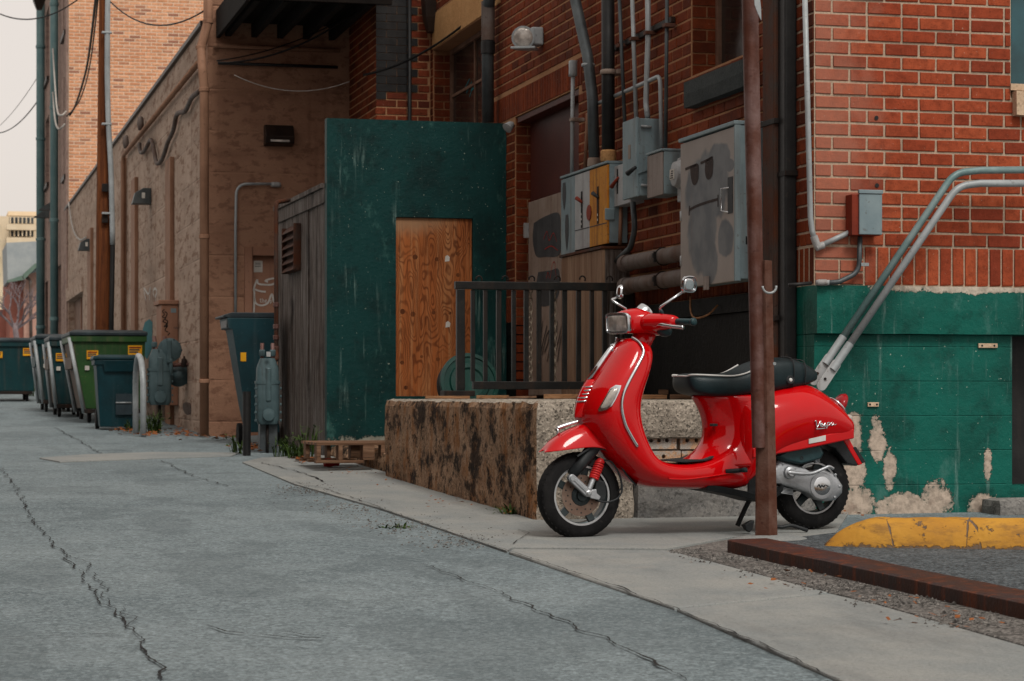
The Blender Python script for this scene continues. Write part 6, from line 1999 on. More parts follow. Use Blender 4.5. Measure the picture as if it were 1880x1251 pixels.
# three door switchboard
v0, v1, z0, z1, uf = wbox(1030, 1115, 299, 447, .15)
sb = Thing('switchboard', 'switchboard with blue-grey, white and orange doors over a wooden cabinet', 'switchboard', (-.005, (v0 + v1) / 2, z0))
va, vb, vc = S(1082, 0, uf)[1], S(1055, 0, uf)[1], v1
sb.part('housing', ubox(MB(), uf + .016, -.004, v0, v1, z0 + .004, z1 - .004), 'box_grey', bevel=.004)
for (a, b, mt_, nm) in ((v0 + .002, va - .004, 'box_yellow', 'orange door with a black lever'), (va, vb - .004, 'box_white', 'white door with a red lever'), (vb, vc, 'box_grey', 'blue-grey door with dark paint smears')):
    o = sb.part('door', ubox(MB(), uf, uf + .015, a, b, z0 + (.0 if mt_ != 'box_grey' else -.06), z1 - .012), mt_, bevel=.003, label=nm)
    cm = (a + b) / 2
    if mt_ == 'box_grey':
        for (f, g, hw, hh) in ((.25, .78, .05, .10), (.45, .30, .05, .13)):
            pts = [Vector((uf - .002, b - (b - a) * f + hw * math.cos(t), z0 + (z1 - z0) * g + hh * math.sin(t) * (1 + .2 * math.sin(3 * t)))) for t in [2 * math.pi * k / 16 for k in range(16)]]
            sb.part('paint_smear', MB().add(pts, [tuple(range(16))]), 'soot_paint', o)
        continue
    zc = z0 + (z1 - z0) * .56
    sb.part('scale_plate', MB().box((uf - .004, cm - .014, zc - .16), (uf - .0015, cm + .016, zc + .10)), 'print_black', o)
    for k in range(3 if mt_ == 'box_white' else 2):
        sb.part('scale_mark', MB().box((uf - .006, cm - .006, zc - .14 + k * .035), (uf - .0045, cm + .008, zc - .125 + k * .035)), 'paper_white', o)
    sb.part('lever', MB().tube([(uf - .005, cm - .02, zc + .02), (uf - .030, cm + .035, zc + .055)], [.010, .016], 8), 'box_red' if mt_ == 'box_white' else 'plastic_black', o, smooth=True)
    sb.part('seam', MB().box((uf - .002, a + .004, z0 + (z1 - z0) * .25), (uf - .001, b - .004, z0 + (z1 - z0) * .25 + .006)), 'soot_paint', o)
sb.part('quadrant', MB().lathe((uf - .002, va - .002, z0 + (z1 - z0) * .44), (-1, 0, 0), [(0, .055), (.005, .055), (.005, .035)], 18), 'box_red')
sb.part('hood', ubox(MB(), uf - .008, -.003, v0 - .004, v1 + .004, z1 - .003, z1 + .014), 'box_grey', bevel=.003)
sb.part('hasp', MB().box((uf - .02, v0 - .012, z0 + .16), (uf + .05, v0 - .002, z0 + .24)), 'box_grey', bevel=.006)

# wooden cabinet under it, standing on the dock
v0, v1, z0, z1, uf = wbox(1030, 1106, 452, 700, .20)
wc = Thing('wooden_cabinet', 'weathered wooden cabinet under the switchboard, pale front and grey side', 'cabinet', (-.005, (v0 + v1) / 2, DT))
n = 4
for k in range(n):
    a, b = v0 + (v1 - v0) * k / n, v0 + (v1 - v0) * (k + 1) / n - .006
    wc.part('board', ubox(MB(), uf, uf + .02, a, b, DT + .01, z1 - .022), 'wood_beige', bevel=.002)
wc.part('side', ubox(MB(), uf + .021, -.004, v0 + .002, v0 + .03, DT + .005, z1 - .02), 'wood_shed', bevel=.003)
wc.part('top', ubox(MB(), uf - .012, -.003, v0 - .01, v1 + .01, z1 - .019, z1), 'rust_spout', bevel=.003)
wc.part('core', ubox(MB(), uf + .022, -.005, v0 + .032, v1, DT + .006, z1 - .021), 'wood_beige')

# horizontal pipes into the large cabinet
for (py0, py1, lab) in ((482, 466, 'upper'), (526, 508, 'lower')):
    a, b = S(1146, py0, -.10), S(1262, py1, -.10)
    hpz = (a[2] + b[2]) / 2
    t2 = Thing('pipe', lab + ' of two fat horizontal pipes tied to the alley wall below the meter', 'pipe', (-.10, b[1], hpz), group='fat horizontal pipes on the alley wall')
    t2.part('tube', MB().tube([(-.10, a[1], hpz), (-.10, b[1] - .1, hpz)], .053, 18), 'pipe_wall', smooth=40)
    cc_ = S(1218, 0, -.10)[1]
    t2.part('tie', MB().torus((-.10, cc_, hpz), (0, 1, 0), .056, .005, 20, 6), 'iron_dark', smooth=True)
    t2.part('knot', MB().box((-.175, cc_ - .012, hpz - .01), (-.152, cc_ + .012, hpz + .02)).box((-.172, cc_ - .02, hpz - .04), (-.156, cc_ - .012, hpz + .03)), 'iron_dark')
    t2.part('coupling', MB().tube([(-.10, a[1] - .02, hpz), (-.10, a[1] - .10, hpz)], .060, 18), 'pipe_wall', smooth=40)

# vertical conduits
def run(name, pix, u, r, mat, label, group=None, extra=None, n=10, r1=None, bend=.06):
    P = [Vector(S(a, b, u)) for a, b in pix]
    t = Thing(name, label, 'conduit' if r < .03 else 'pipe', tuple(P[-1]), group=group)
    pts = path(P, bend) if len(P) > 2 else P
    t.part('tube', MB().tube(pts, r, n if r < .03 else 16), mat, smooth=True)
    return t
CG = 'thin conduits above the switch boxes'
c1_ = run('conduit', [(1136, -30), (1147, 224)], -.06, .013, 'galv_dark', 'thin dark conduit, farthest of the row entering the switch box', CG)
c2_ = run('conduit', [(1160, -30), (1168, 222)], -.06, .015, 'galv', 'pale conduit entering the top of the switch box', CG)
c3_ = run('conduit', [(1189, -30), (1190, 65), (1186, 190), (1189, 216)], -.06, .019, 'galv', 'stouter conduit with a slight kink at the right of the switch box', CG, bend=.12)
c4_ = run('conduit', [(1225, -30), (1222, 272)], -.06, .013, 'galv_dark', 'thin dark conduit, nearest of the row entering the meter box', CG)
c5_ = run('conduit', [(1098, 190), (1160, 163), (1212, 139), (1215, 270)], -.05, .014, 'galv', 'hooked conduit running along the wall then down into the meter box', CG, bend=.07)
for (t, px, py) in ((c1_, 1139, 84), (c2_, 1163, 72), (c3_, 1190, 61), (c4_, 1225, 47)):
    c = S(px, py, -.06)
    t.part('strap', MB().box((-.085, c[1] - .03, c[2] - .012), (-.012, c[1] + .03, c[2] + .012)), 'rust_angle', bevel=.003)
a, b = S(1128, 90, -.02), S(1236, 42, -.02)
single('strut_channel', MB().box((-.035, b[1], a[2] - .02), (-.006, a[1], a[2] + .018)), 'iron_dark', 'dark strut channel carrying the thin conduits across the brick wall', 'bracket', (-.02, b[1], a[2]), bevel=.003)
gp_ = run('pipe', [(1050, -60), (1056, 0), (1079, 105), (1088, 180), (1091, 296)], -.09, .040, 'galv_dark', 'grey pipe with a slanted upper run above the orange door', bend=.3)
c = S(1080, 120, -.09)
gp_.part('clamp', MB().torus((-.09, c[1], c[2]), (0, 0, 1), .043, .008, 20, 8, 1.6), 'galv', smooth=True)
gp_.part('foot', MB().lathe(S(1091, 306, -.09), (0, 0, 1), [(0, .05), (.05, .048), (.06, .042)], 18), 'panel_beige', smooth=40)
bp_ = run('pipe', [(1116, -40), (1117, 296)], -.09, .046, 'pipe_black', 'fat black pipe with a pale collar standing on the switchboard')
c = S(1117, 133, -.09)
bp_.part('clamp', MB().torus((-.09, c[1], c[2]), (0, 0, 1), .050, .009, 22, 8, 2.0), 'panel_beige', smooth=True)
bp_.part('clamp_arm', MB().box((-.05, c[1] - .075, c[2] - .016), (-.006, c[1] + .075, c[2] + .016)), 'panel_beige', bevel=.003)
bp_.part('collar', MB().lathe(S(1117, 297, -.09), (0, 0, 1), [(0, .052), (.006, .056), (.07, .056), (.08, .047)], 20), 'stone_tan', smooth=40)
lb = run('conduit', [(1052, 135), (1050, 322)], -.09, .015, 'galv', 'slim conduit with a fitting on top, in front of the maroon door')
c = S(1052, 126, -.09)
lb.part('fitting', MB().roughbox((-.12, c[1] - .03, c[2] - .06), (-.06, c[1] + .03, c[2] + .06), .02, 0, 3, .006), 'galv', smooth=True)
c = S(1052, 220, -.09)
lb.part('strap', MB().box((-.11, c[1] - .035, c[2] - .012), (-.01, c[1] + .035, c[2] + .012)), 'panel_beige', bevel=.003)
run('conduit', [(1079, 208), (1074, 312)], -.03, .014, 'pipe_brown', 'thin brown conduit hugging the brick behind the grey pipe')
run('conduit', [(1162, 372), (1166, 420), (1158, 455), (1132, 479)], -.10, .020, 'galv_dark', 'flexible conduit curling from the switch box down to the wooden cabinet', bend=.12)
run('conduit', [(1140, 380), (1138, 450)], -.06, .013, 'pipe_brown', 'short brown conduit dropping below the pale disconnect box')
# stray wire under the large cabinet
single('loose_wire', MB().tube(spline([S(1268, 545, -.05), S(1268, 570, -.08), S(1276, 584, -.10), S(1300, 578, -.08), S(1318, 560, -.03)], 6), .006, 8), 'wood_board', 'loose tan wire hanging under the large grey cabinet', 'wire', S(1280, 580, -.05), smooth=True)

# floodlight
fc_ = S(972, 70, -.12)
fl = Thing('floodlight', 'round floodlight in a grey cast housing high on the brick alley wall', 'floodlight', (-.01, fc_[1], fc_[2]))
dirn = Vector((-.35, -.92, -.10)).normalized()
cc = Vector((-.17, fc_[1], fc_[2]))
fl.part('housing', MB().lathe(cc, dirn, [(-.13, .03), (-.10, .06), (-.02, .085), (.0, .092), (.012, .092), (.014, .080)], 24), 'galv', smooth=40)
fl.part('lens', MB().lathe(cc, dirn, [(.004, .081), (.014, .077), (.022, .055), (.026, .01)], 24), 'lens_clear', smooth=True)
fl.part('mount', MB().box((-.10, fc_[1] + .0, fc_[2] - .05), (-.004, fc_[1] + .13, fc_[2] + .09)), 'galv', bevel=.012)
fl.part('hood', MB().prism([(-.30, fc_[1] - .10, fc_[2] - .105), (-.12, fc_[1] - .17, fc_[2] - .105), (-.03, fc_[1] + .06, fc_[2] - .09), (-.20, fc_[1] + .08, fc_[2] - .09)], (0, 0, .018)), 'galv', bevel=.004)
single('small_lamp', MB().lathe(S(935, 232, -.06), (-.6, -.3, -.5), [(-.05, .012), (-.03, .03), (.03, .045), (.035, .03)], 16), 'box_white', 'small white lamp tucked under the lintel beside the teal wall', 'lamp', S(935, 232, -.06), smooth=40)

# soil pipe and black pipe above the shed
sp1 = run('pipe', [(905, -40), (895, 20), (896, 225)], -.09, .052, 'galv_dark', 'fat grey soil pipe rising beside the alley window', bend=.2)
c = S(896, 88, -.09)
sp1.part('collar', MB().lathe((-.09, c[1], c[2] - .05), (0, 0, 1), [(0, .06), (.10, .06), (.11, .05)], 20), 'pipe_black', smooth=40)
sp1.part('upper_sleeve', MB().lathe((-.09, c[1], c[2] + .06), (0, 0, 1), [(0, .056), (.33, .058)], 20), 'pipe_wall', smooth=40)
vp = V(752, -30, vw - .05), V(752, 216, vw - .05)
single('thin_pipe', MB().tube([vp[0], (vp[1][0], vp[1][1], 1.2)], .020, 10), 'pipe_black', 'thin black pipe down the brick wing behind the teal wall', 'pipe', vp[1], smooth=True)
hc_ = S(797, 30, -.22)
hp_ = Thing('rain_hopper', 'dark rain hopper on the inner corner above the alley window', 'hopper', hc_)
hc_ = Vector((V(795, 30, vw - .18)[0], vw - .18, V(795, 30, vw - .18)[2]))
hp_.part('bowl', MB().loft([[Vector((hc_.x + dx * w, hc_.y + dy * w, hc_.z + z)) for dx, dy in ((-1, -1), (1, -1), (1, 1), (-1, 1))] for w, z in ((.05, -.16), (.085, -.02), (.095, .10), (.10, .20))]), 'lamp_bronze', bevel=.006)
hp_.part('outlet', MB().tube([hc_ + Vector((0, 0, .19)), hc_ + Vector((.0, .0, .9))], .045, 12), 'pipe_black', smooth=True)

# cables across the wing and the niche
def cable(pts, r, mat, label, drop=None, n=14):
    P = sag(pts[0], pts[1], drop, n) if drop is not None else spline(pts, 8)
    return single('cable', MB().tube(P, r, 6), mat, label, 'cable', tuple(P[0]), smooth=True)
cable([V(668, 138, vw - .12), V(888, 14, vw - 1.6)], .012, 'cable_black', 'thick black cable slung from the brick wing up past the window', .10)
cable([V(400, 116, vw + .05), V(690, -8, vw - .1)], .009, 'cable_black', 'black cable rising across the dark niche to the brick wing', .16)
cable([V(398, 112, vw + .2), V(652, 22, vw + .9)], .006, 'cable_black', 'thin dark cable sagging across the upper part of the dark niche', .08)
cable([V(430, 138, vw + .2), V(642, 150, vw - .0)], .004, 'cable_pale', 'thin pale cable drooping across the middle of the niche', .12)
# ================================================================ BROWN BUILDING
cor = G(381, 800)
bu = cor[0]                                  # plane of its alley wall
bv = cor[1]                                  # plane of its wall facing the camera
BH = 4.43
bv1 = S(121, 600, bu)[1]
brn = Thing('stucco_building', 'low brown building of board-marked concrete along the far side of the yard', 'building', (bu, bv, gz(bu, bv)))
d2 = (S(152, 0, bu)[1], S(126, 0, bu)[1], -0.2, S(140, 545, bu)[2])
aw = brn.part('alley_wall', wall_with_holes('v', bv + .301, bv1, -0.2, BH, [d2], bu, bu + .3), 'stucco_alley')
brn.part('coping', MB().box((bu - .04, bv + .301, BH + .001), (bu + .36, bv1, BH + .05)), 'lamp_bronze', bevel=.004)
dl, dr_ = V(463, 0, bv)[0], V(540, 0, bv)[0]
dz1 = V(463, 470, bv)[2]
ew = brn.part('yard_wall', wall_with_holes('u', bu, 1.2, -0.2, 4.75, [(dl, dr_, -0.2, dz1)], bv, bv + .3), 'stucco_brown')
# pilaster strips on the alley wall
for (a, b, pt_, pb_) in ((312, 303, 288, 800), (247, 240, 325, 760), (226, 221, 290, 740), (166, 160, 418, 700)):
    v0, v1 = S(a, 0, bu - .05)[1], S(b, 0, bu - .05)[1]
    brn.part('strip', MB().box((bu - .05, v0, 0.0), (bu - .001, v1, S(a, pt_, bu - .05)[2])), 'pipe_brown', aw, bevel=.004)
# recessed timber door of the far bay
brn.part('loading_door', MB().box((bu + .12, d2[0], -.1), (bu + .16, d2[1], d2[3])), 'frame_wood', aw)
brn.part('door_rail', MB().box((bu + .10, (d2[0] + d2[1]) / 2 - .05, -.1), (bu + .119, (d2[0] + d2[1]) / 2 + .05, d2[3])), 'cabinet_brown', aw)
brn.part('door_lintel', MB().box((bu - .04, d2[0] - .2, d2[3] + .001), (bu + .1, d2[1] + .2, d2[3] + .26)), 'stucco_alley', aw, bevel=.01)
# yard door with frame, notice and white scrawl
brn.part('door_frame', MB().box((dl - .08, bv - .035, -.1), (dl, bv + .1, dz1 + .09)).box((dl + .001, bv - .035, dz1 + .001), (dr_, bv + .1, dz1 + .09)), 'cabinet_brown', ew, bevel=.006)
ydo = brn.part('yard_door', MB().box((dl + .001, bv + .04, -.1), (dr_, bv + .09, dz1)), 'cabinet_brown', ew)
def nv_(px, py):
    return Vector(V(px, py, bv + .036))
brn.part('notice', MB().box((nv_(466, 0).x, bv + .036, nv_(466, 500).z), (nv_(482, 0).x, bv + .039, nv_(482, 479).z)), 'paper_white', ew)
for k in range(3):
    brn.part('notice_line', MB().box((nv_(468, 0).x, bv + .0345, nv_(466, 484 + k * 3).z), (nv_(479, 0).x, bv + .0355, nv_(466, 483 + k * 3).z)), 'soot_paint', ew)
for st in ([(466, 578), (467, 540), (466, 531), (472, 514), (474, 521), (486, 523), (498, 523), (505, 520)], [(466, 531), (478, 535), (488, 536)], [(474, 560), (482, 561), (492, 556), (499, 540), (502, 552), (506, 556)], [(505, 511), (494, 513), (487, 516), (492, 518)], [(467, 545), (469, 556), (476, 561)]):
    brn.part('spray_tag', ribbon(spline([nv_(*p) for p in st], 5), .018, (0, -1, 0)), 'spray_white', ew)
def letter_strokes(x0, y0, h, word):
    G_ = {'t': [[(.3, 1), (.3, .1), (.5, 0)], [(.1, .7), (.55, .7)]], 'h': [[(.1, 1), (.1, 0)], [(.1, .5), (.35, .65), (.5, .5), (.5, 0)]], 'e': [[(.1, .35), (.5, .35), (.45, .6), (.25, .65), (.1, .45), (.1, .2), (.3, 0), (.5, .1)]],
          'p': [[(.1, .6), (.1, -.3)], [(.1, .5), (.35, .62), (.5, .4), (.35, .05), (.1, .12)]], 'l': [[(.2, 1), (.2, 0)]], 'a': [[(.15, .55), (.35, .65), (.48, .5), (.48, 0)], [(.48, .35), (.2, .35), (.1, .15), (.25, 0), (.48, .1)]], 'c': [[(.5, .55), (.3, .65), (.1, .4), (.1, .2), (.3, 0), (.5, .1)]], ' ': []}
    out = []
    x = x0
    for ch in word:
        for st in G_[ch]:
            out.append([(x + a * h * .9, y0 - b * h) for a, b in st])
        x += h * (.62 if ch != 'l' else .4)
    return out
for st in letter_strokes(476, 556, 8, 'the plac'):
    brn.part('lettering', ribbon([nv_(*p) + Vector((0, -.003, 0)) for p in st], .006, (0, -1, 0)), 'spray_white', ew)
# dark roof over the niche
cv0, cv1 = bv - 2.2, bv
cu = V(404, 0, bv)[0]
cn = Thing('niche_canopy', 'dark timber canopy roofing the niche between brown wall and brick wing', 'canopy', (bu, bv, 4.35))
zc_ = 4.30
cn.part('deck', MB().box((cu, cv0, zc_ + .12), (uw - .001, cv1 - .001, zc_ + .22)), 'ceiling_dark')
for k in range(5):
    u = cu + .05 + k * (uw - cu) / 5
    cn.part('joist', MB().box((u, cv0 + .05, zc_ - .02), (u + .06, cv1 - .002, zc_ + .119)), 'ceiling_dark', bevel=.004)
cn.part('fascia', MB().box((cu - .04, cv0 - .04, zc_ - .04), (cu - .001, cv1 - .002, zc_ + .24)), 'ceiling_dark', bevel=.004)
cn.part('front_fascia', MB().box((cu, cv0 - .04, zc_ - .02), (uw - .001, cv0 - .001, zc_ + .24)), 'ceiling_dark', bevel=.004)
# horizontal pipes on the yard wall
for (pa, pb_, r, mat, lab) in (((392, 84), (624, 92), .022, 'pipe_brown', 'brown pipe running level across the top of the niche wall'), ((400, 116), (620, 112), .016, 'pipe_black', 'black pipe running level across the niche wall under the brown one')):
    a, b = V(*pa, bv - .04), V(*pb_, bv - .04)
    single('wall_pipe', MB().tube([a, (b[0], b[1], a[2])], r, 10), mat, lab, 'pipe', a, smooth=True)
# wall pack lamp in the niche
a, b = V(488, 266, bv - .16), V(541, 229, bv - .16)
wl = Thing('wall_lamp', 'bronze wall lamp with a sloping hood on the niche wall', 'lamp', (a[0], bv, a[2]))
wl.part('housing', MB().add([(a[0], bv - .002, a[2]), (b[0], bv - .002, a[2]), (b[0], bv - .002, b[2]), (a[0], bv - .002, b[2]), (a[0], bv - .14, a[2] + .02), (b[0], bv - .14, a[2] + .02), (b[0], bv - .08, b[2]), (a[0], bv - .08, b[2]), (a[0], bv - .17, a[2] + .09), (b[0], bv - .17, a[2] + .09)],
        [(0, 1, 2, 3), (0, 4, 5, 1), (4, 8, 9, 5), (8, 7, 6, 9), (7, 3, 2, 6), (0, 3, 7, 8, 4), (1, 5, 9, 6, 2)]), 'lamp_bronze', bevel=.008)
wl.part('lens', MB().box((a[0] + .05, bv - .155, a[2] + .035), (b[0] - .05, bv - .150, a[2] + .08)), 'lens_clear')
# hooked conduit
P = [Vector(V(*p, bv - .05)) for p in ((432.5, 618), (432.5, 420), (436, 345), (452, 338), (498, 338))]
hk = Thing('conduit', 'hooked grey conduit with a lamp end on the niche wall', 'conduit', tuple(P[0]))
hk.part('tube', MB().tube([P[0], P[1]] + arc(P[1], V(434, 338, bv - .05), P[4], .12) + [P[4]], .014, 10), 'galv', smooth=True)
hk.part('head', MB().roughbox(tuple(Vector(V(498, 343, bv - .07))), tuple(Vector(V(516, 335, bv - .02)) + Vector((0, .05, 0))), .03, 0, 3, .008), 'box_white', smooth=True)
hk.part('switch', MB().box(tuple(V(427, 634, bv - .05)), tuple(Vector(V(440, 615, bv - .001)))), 'galv_dark', bevel=.006)
# downpipe at the corner with its offset
P = [Vector(D(px, py, Y)) for px, py, Y in ((382, -30, 22.75), (382, 40, 22.75), (369, 88, 22.7), (372, 130, 22.6), (375, 165, 22.6), (375, 801, 22.6))]
dp = Thing('downpipe', 'brown painted downpipe with an offset at the corner of the brown building', 'downpipe', tuple(P[-1]))
dp.part('tube', MB().tube(path(P, .12), .046, 16), 'pipe_brown', smooth=True)
for py in (40, 92, 165, 435, 700):
    c = P[5].lerp(P[4], (801 - py) / (801 - 165)) if py > 165 else (P[1] if py == 40 else P[4] if py == 165 else P[2])
    dp.part('collar', MB().lathe(c - Vector((0, 0, .02)), (0, 0, 1), [(0, .050), (.004, .054), (.036, .054), (.04, .050)], 16), 'pipe_brown', smooth=40)
# long pipe sloping with the wall head, then down
q = [Vector(S(*p, bu - .06)) for p in ((364, 116), (226, 282), (222, 292), (222, 700))]
lp = Thing('wall_pipe', 'long pale brown pipe along the brown alley wall that turns down at its far end', 'pipe', tuple(q[-1]))
zl = q[0].z
lp.part('tube', MB().tube(path([Vector((bu - .06, q[0].y, zl)), Vector((bu - .06, q[1].y, zl)), Vector((bu - .06, q[1].y, .9))], .15), .030, 12), 'pipe_brown', smooth=True)
# clamped cable bundle
pts = [Vector(S(*p, bu - .05)) for p in ((366, 168), (352, 180), (340, 204), (325, 210), (318, 240), (308, 262), (298, 292), (288, 300), (283, 278), (277, 257), (266, 276), (258, 280), (256, 264))]
single('cable_bundle', MB().tube(spline(pts, 5), .026, 8), 'pipe_wall', 'thick wavering cable bundle looped along the brown alley wall', 'cable', tuple(pts[6]), smooth=True)
# lamps on the alley wall
def wallpack(px, py, w, h, mat, label):
    c = Vector(S(px, py, bu - .12))
    t = Thing('wall_lamp', label, 'lamp', (bu, c.y, c.z))
    t.part('housing', MB().add([(bu - .002, c.y - w, c.z - h), (bu - .002, c.y + w, c.z - h), (bu - .002, c.y + w, c.z + h), (bu - .002, c.y - w, c.z + h), (bu - .24, c.y - w, c.z - h), (bu - .24, c.y + w, c.z - h), (bu - .20, c.y + w, c.z + h * .4), (bu - .20, c.y - w, c.z + h * .4), (bu - .10, c.y - w, c.z + h), (bu - .10, c.y + w, c.z + h)],
           [(0, 1, 2, 3), (0, 4, 5, 1), (4, 7, 6, 5), (7, 8, 9, 6), (8, 3, 2, 9), (0, 3, 8, 7, 4), (1, 5, 6, 9, 2)]), mat, bevel=.006)
    t.part('label_plate', MB().box((bu - .12, c.y - w - .004, c.z - .03), (bu - .08, c.y - w - .001, c.z + .04)), 'paper_white')
wallpack(259, 361, .10, .10, 'lamp_grey', 'dark wedge lamp on the brown alley wall right of the wooden pole')
wallpack(156, 450, .12, .10, 'lamp_grey', 'small wedge lamp on the far end of the brown alley wall')
for px, py in ((258, 228), (231, 262)):
    c = Vector(S(px, py, bu - .06))
    brn.part('insulator', MB().lathe(c, (0, 0, 1), [(-.08, .03), (0, .045), (.08, .035), (.10, .02)], 10), 'pipe_wall', aw, smooth=True)
# brown utility cabinet with black scrawl
v0, v1, z0, z1 = S(347, 0, bu - .2)[1], 0, 0, 0
a, b = D(296, 745, 25.5), D(345, 556, 25.5)
uc_ = Thing('utility_cabinet', 'tall brown utility cabinet with black scrawl behind the round gas meter', 'cabinet', (a[0], a[1], a[2]))
cdep = .55
uc_.part('body', MB().box((a[0] - .0, a[1], a[2]), (bu - .002, a[1] + cdep, b[2] - .02)), 'cabinet_brown', bevel=.01)
uc_.part('lid', MB().box((a[0] - .03, a[1] - .02, b[2] - .019), (bu - .001, a[1] + cdep + .03, b[2] + .03)), 'cabinet_brown', bevel=.008)
def ucp(px, py):
    p = Vector(D(px, py, 25.45)); p.y = a[1] - .003
    return p
for st in ([(303, 568), (299, 572), (303, 577), (299, 582), (305, 584), (300, 590), (307, 594), (302, 600), (309, 598), (304, 606), (310, 610)], [(309, 616), (313, 611)], [(303, 572), (308, 576), (304, 586), (309, 590), (306, 602)]):
    uc_.part('spray_tag', ribbon(spline([ucp(*p) for p in st], 5), .010, (0, -1, 0)), 'print_black')
for k in range(6):
    uc_.part('scrawl', ribbon([ucp(320 + k * 4, 603), ucp(322 + k * 4, 600), ucp(324 + k * 4, 604)], .006, (0, -1, 0)), 'soot_paint')
uc_.part('sticker', MB().box(tuple(ucp(315, 574)), tuple(ucp(325, 566) + Vector((0, .0025, 0)))), 'box_grey')
for st in ([(268, 552), (264, 530), (272, 540), (276, 528), (274, 552)], [(283, 545), (281, 535), (285, 530), (288, 536), (285, 546), (285, 556)]):
    brn.part('spray_tag', ribbon(spline([Vector(S(*p, bu - .003)) for p in st], 5), .03, (-1, 0, 0)), 'spray_white', aw)
brn.part('spray_patch', MB().add([S(px, py, bu - .003) for px, py in ((262, 605), (266, 592), (274, 586), (280, 592), (279, 640), (270, 660), (262, 650))], [tuple(range(7))]), 'spray_teal', aw)

# ---------------------------------------------------------------- gas meters
def gas_meter(c, w, h, name, label, round_reg, wallu):
    """c: foot point"""
    c = Vector(c)
    t = Thing(name, label, 'gas meter', tuple(c))
    b0 = c + Vector((0, 0, h * .30))
    body = []
    for (k, z, wy) in ((.80, 0, .8), (1.0, .05, 1), (1.0, .42, 1), (.96, .46, 1), (.92, .60, .9), (.62, .70, .6)):
        body.append([b0 + Vector((w * k * math.copysign(abs(math.cos(q)) ** .5, math.cos(q)), w * .62 * wy * math.copysign(abs(math.sin(q)) ** .5, math.sin(q)), z * h)) for q in [2 * math.pi * i / 20 for i in range(20)]])
    bo = t.part('case', MB().loft(body), 'meter_grey', smooth=45)
    fl_ = [[b0 + Vector((w * k * math.copysign(abs(math.cos(q)) ** .5, math.cos(q)), w * .66 * math.copysign(abs(math.sin(q)) ** .5, math.sin(q)), z * h)) for q in [2 * math.pi * i / 20 for i in range(20)]] for k, z in ((1.06, .425), (1.08, .435), (1.08, .45), (1.06, .46))]
    t.part('flange', MB().loft(fl_), 'meter_grey', bo, smooth=40)
    for i in range(5):
        for sx_ in (-1, 1):
            t.part('flange_bolt', MB().lathe(b0 + Vector((sx_ * w * 1.0, -w * .45, h * (.04 + .085 * i))), (sx_, -.2, 0), [(0, .012), (.014, .011)], 6), 'meter_grey', bo)
    t.part('index', MB().box(tuple(b0 + Vector((-w * .24, -w * .72, h * .24))), tuple(b0 + Vector((w * .24, -w * .4, h * .60)))), 'meter_grey', bo, bevel=.012)
    t.part('belly_plate', MB().lathe(b0 + Vector((0, -w * .60, h * .10)), (0, -1, 0), [(0, w * .55), (.02, w * .5), (.025, w * .2)], 20), 'meter_grey', bo, smooth=40)
    for sx_ in (-.45, .45):
        t.part('riser', MB().tube([b0 + Vector((sx_ * w, 0, h * .66)), b0 + Vector((sx_ * w, 0, h * .86))], w * .16, 10), 'rust_post', smooth=True)
        t.part('union_nut', MB().lathe(b0 + Vector((sx_ * w, 0, h * .72)), (0, 0, 1), [(0, w * .2), (.01, w * .26), (h * .06, w * .26), (h * .07, w * .2)], 8), 'meter_grey', smooth=30)
    t.part('stand_pipe', MB().tube([c - Vector((0, 0, .05)), b0 + Vector((0, 0, .02))], w * .12, 10), 'iron_dark', smooth=True)
    return t, b0
# round regulator meter by the brown cabinet
gy = 24.6
c = Vector(D(293, 790, gy))
c.z = gz(c.x, c.y)
m1, b0 = gas_meter(c, .125, .86, 'gas_meter', 'grey gas meter with two round regulators standing by the hoop bollard', True, bu)
rc = Vector(D(313, 643, gy - .05))
m1.part('header', MB().tube([b0 + Vector((-.06, 0, .86 * .86)), Vector(D(290, 671, gy)), Vector(D(318, 671, gy)), Vector(D(352, 668, gy))], .022, 10), 'rust_post', smooth=True)
reg = m1.part('regulator', MB().lathe(rc + Vector((0, .06, 0)), (-.25, -1, 0), [(-.02, .05), (0, .115), (.012, .130), (.028, .130), (.04, .115), (.055, .06), (.06, .02)], 30), 'meter_grey', smooth=40)
m1.part('regulator_rib', MB().box(tuple(rc + Vector((-.04, -.02, -.14))), tuple(rc + Vector((.012, .04, .11)))), 'meter_grey', reg, bevel=.01)
for i in range(10):
    q = 2 * math.pi * i / 10
    m1.part('regulator_bolt', MB().lathe(rc + Vector((.122 * math.cos(q), .02, .122 * math.sin(q))), (0, -1, 0), [(0, .009), (.02, .008)], 6), 'meter_grey', reg)
rc2 = Vector(D(328, 690, gy + .15))
m1.part('regulator', MB().lathe(rc2, (-.2, -1, .15), [(-.08, .06), (0, .11), (.015, .125), (.03, .125), (.06, .09), (.12, .05), (.13, .02)], 26), 'meter_grey', smooth=40)
m1.part('valve', MB().lathe(Vector(D(338, 668, gy)), (0, 0, 1), [(-.04, .03), (0, .036), (.04, .03), (.06, .012), (.08, .012)], 12), 'iron_dark', smooth=40)
m1.part('header_cross', MB().tube([rc + Vector((0, 0, -.09)), Vector(D(314, 700, gy))], .024, 10), 'meter_grey', smooth=True)
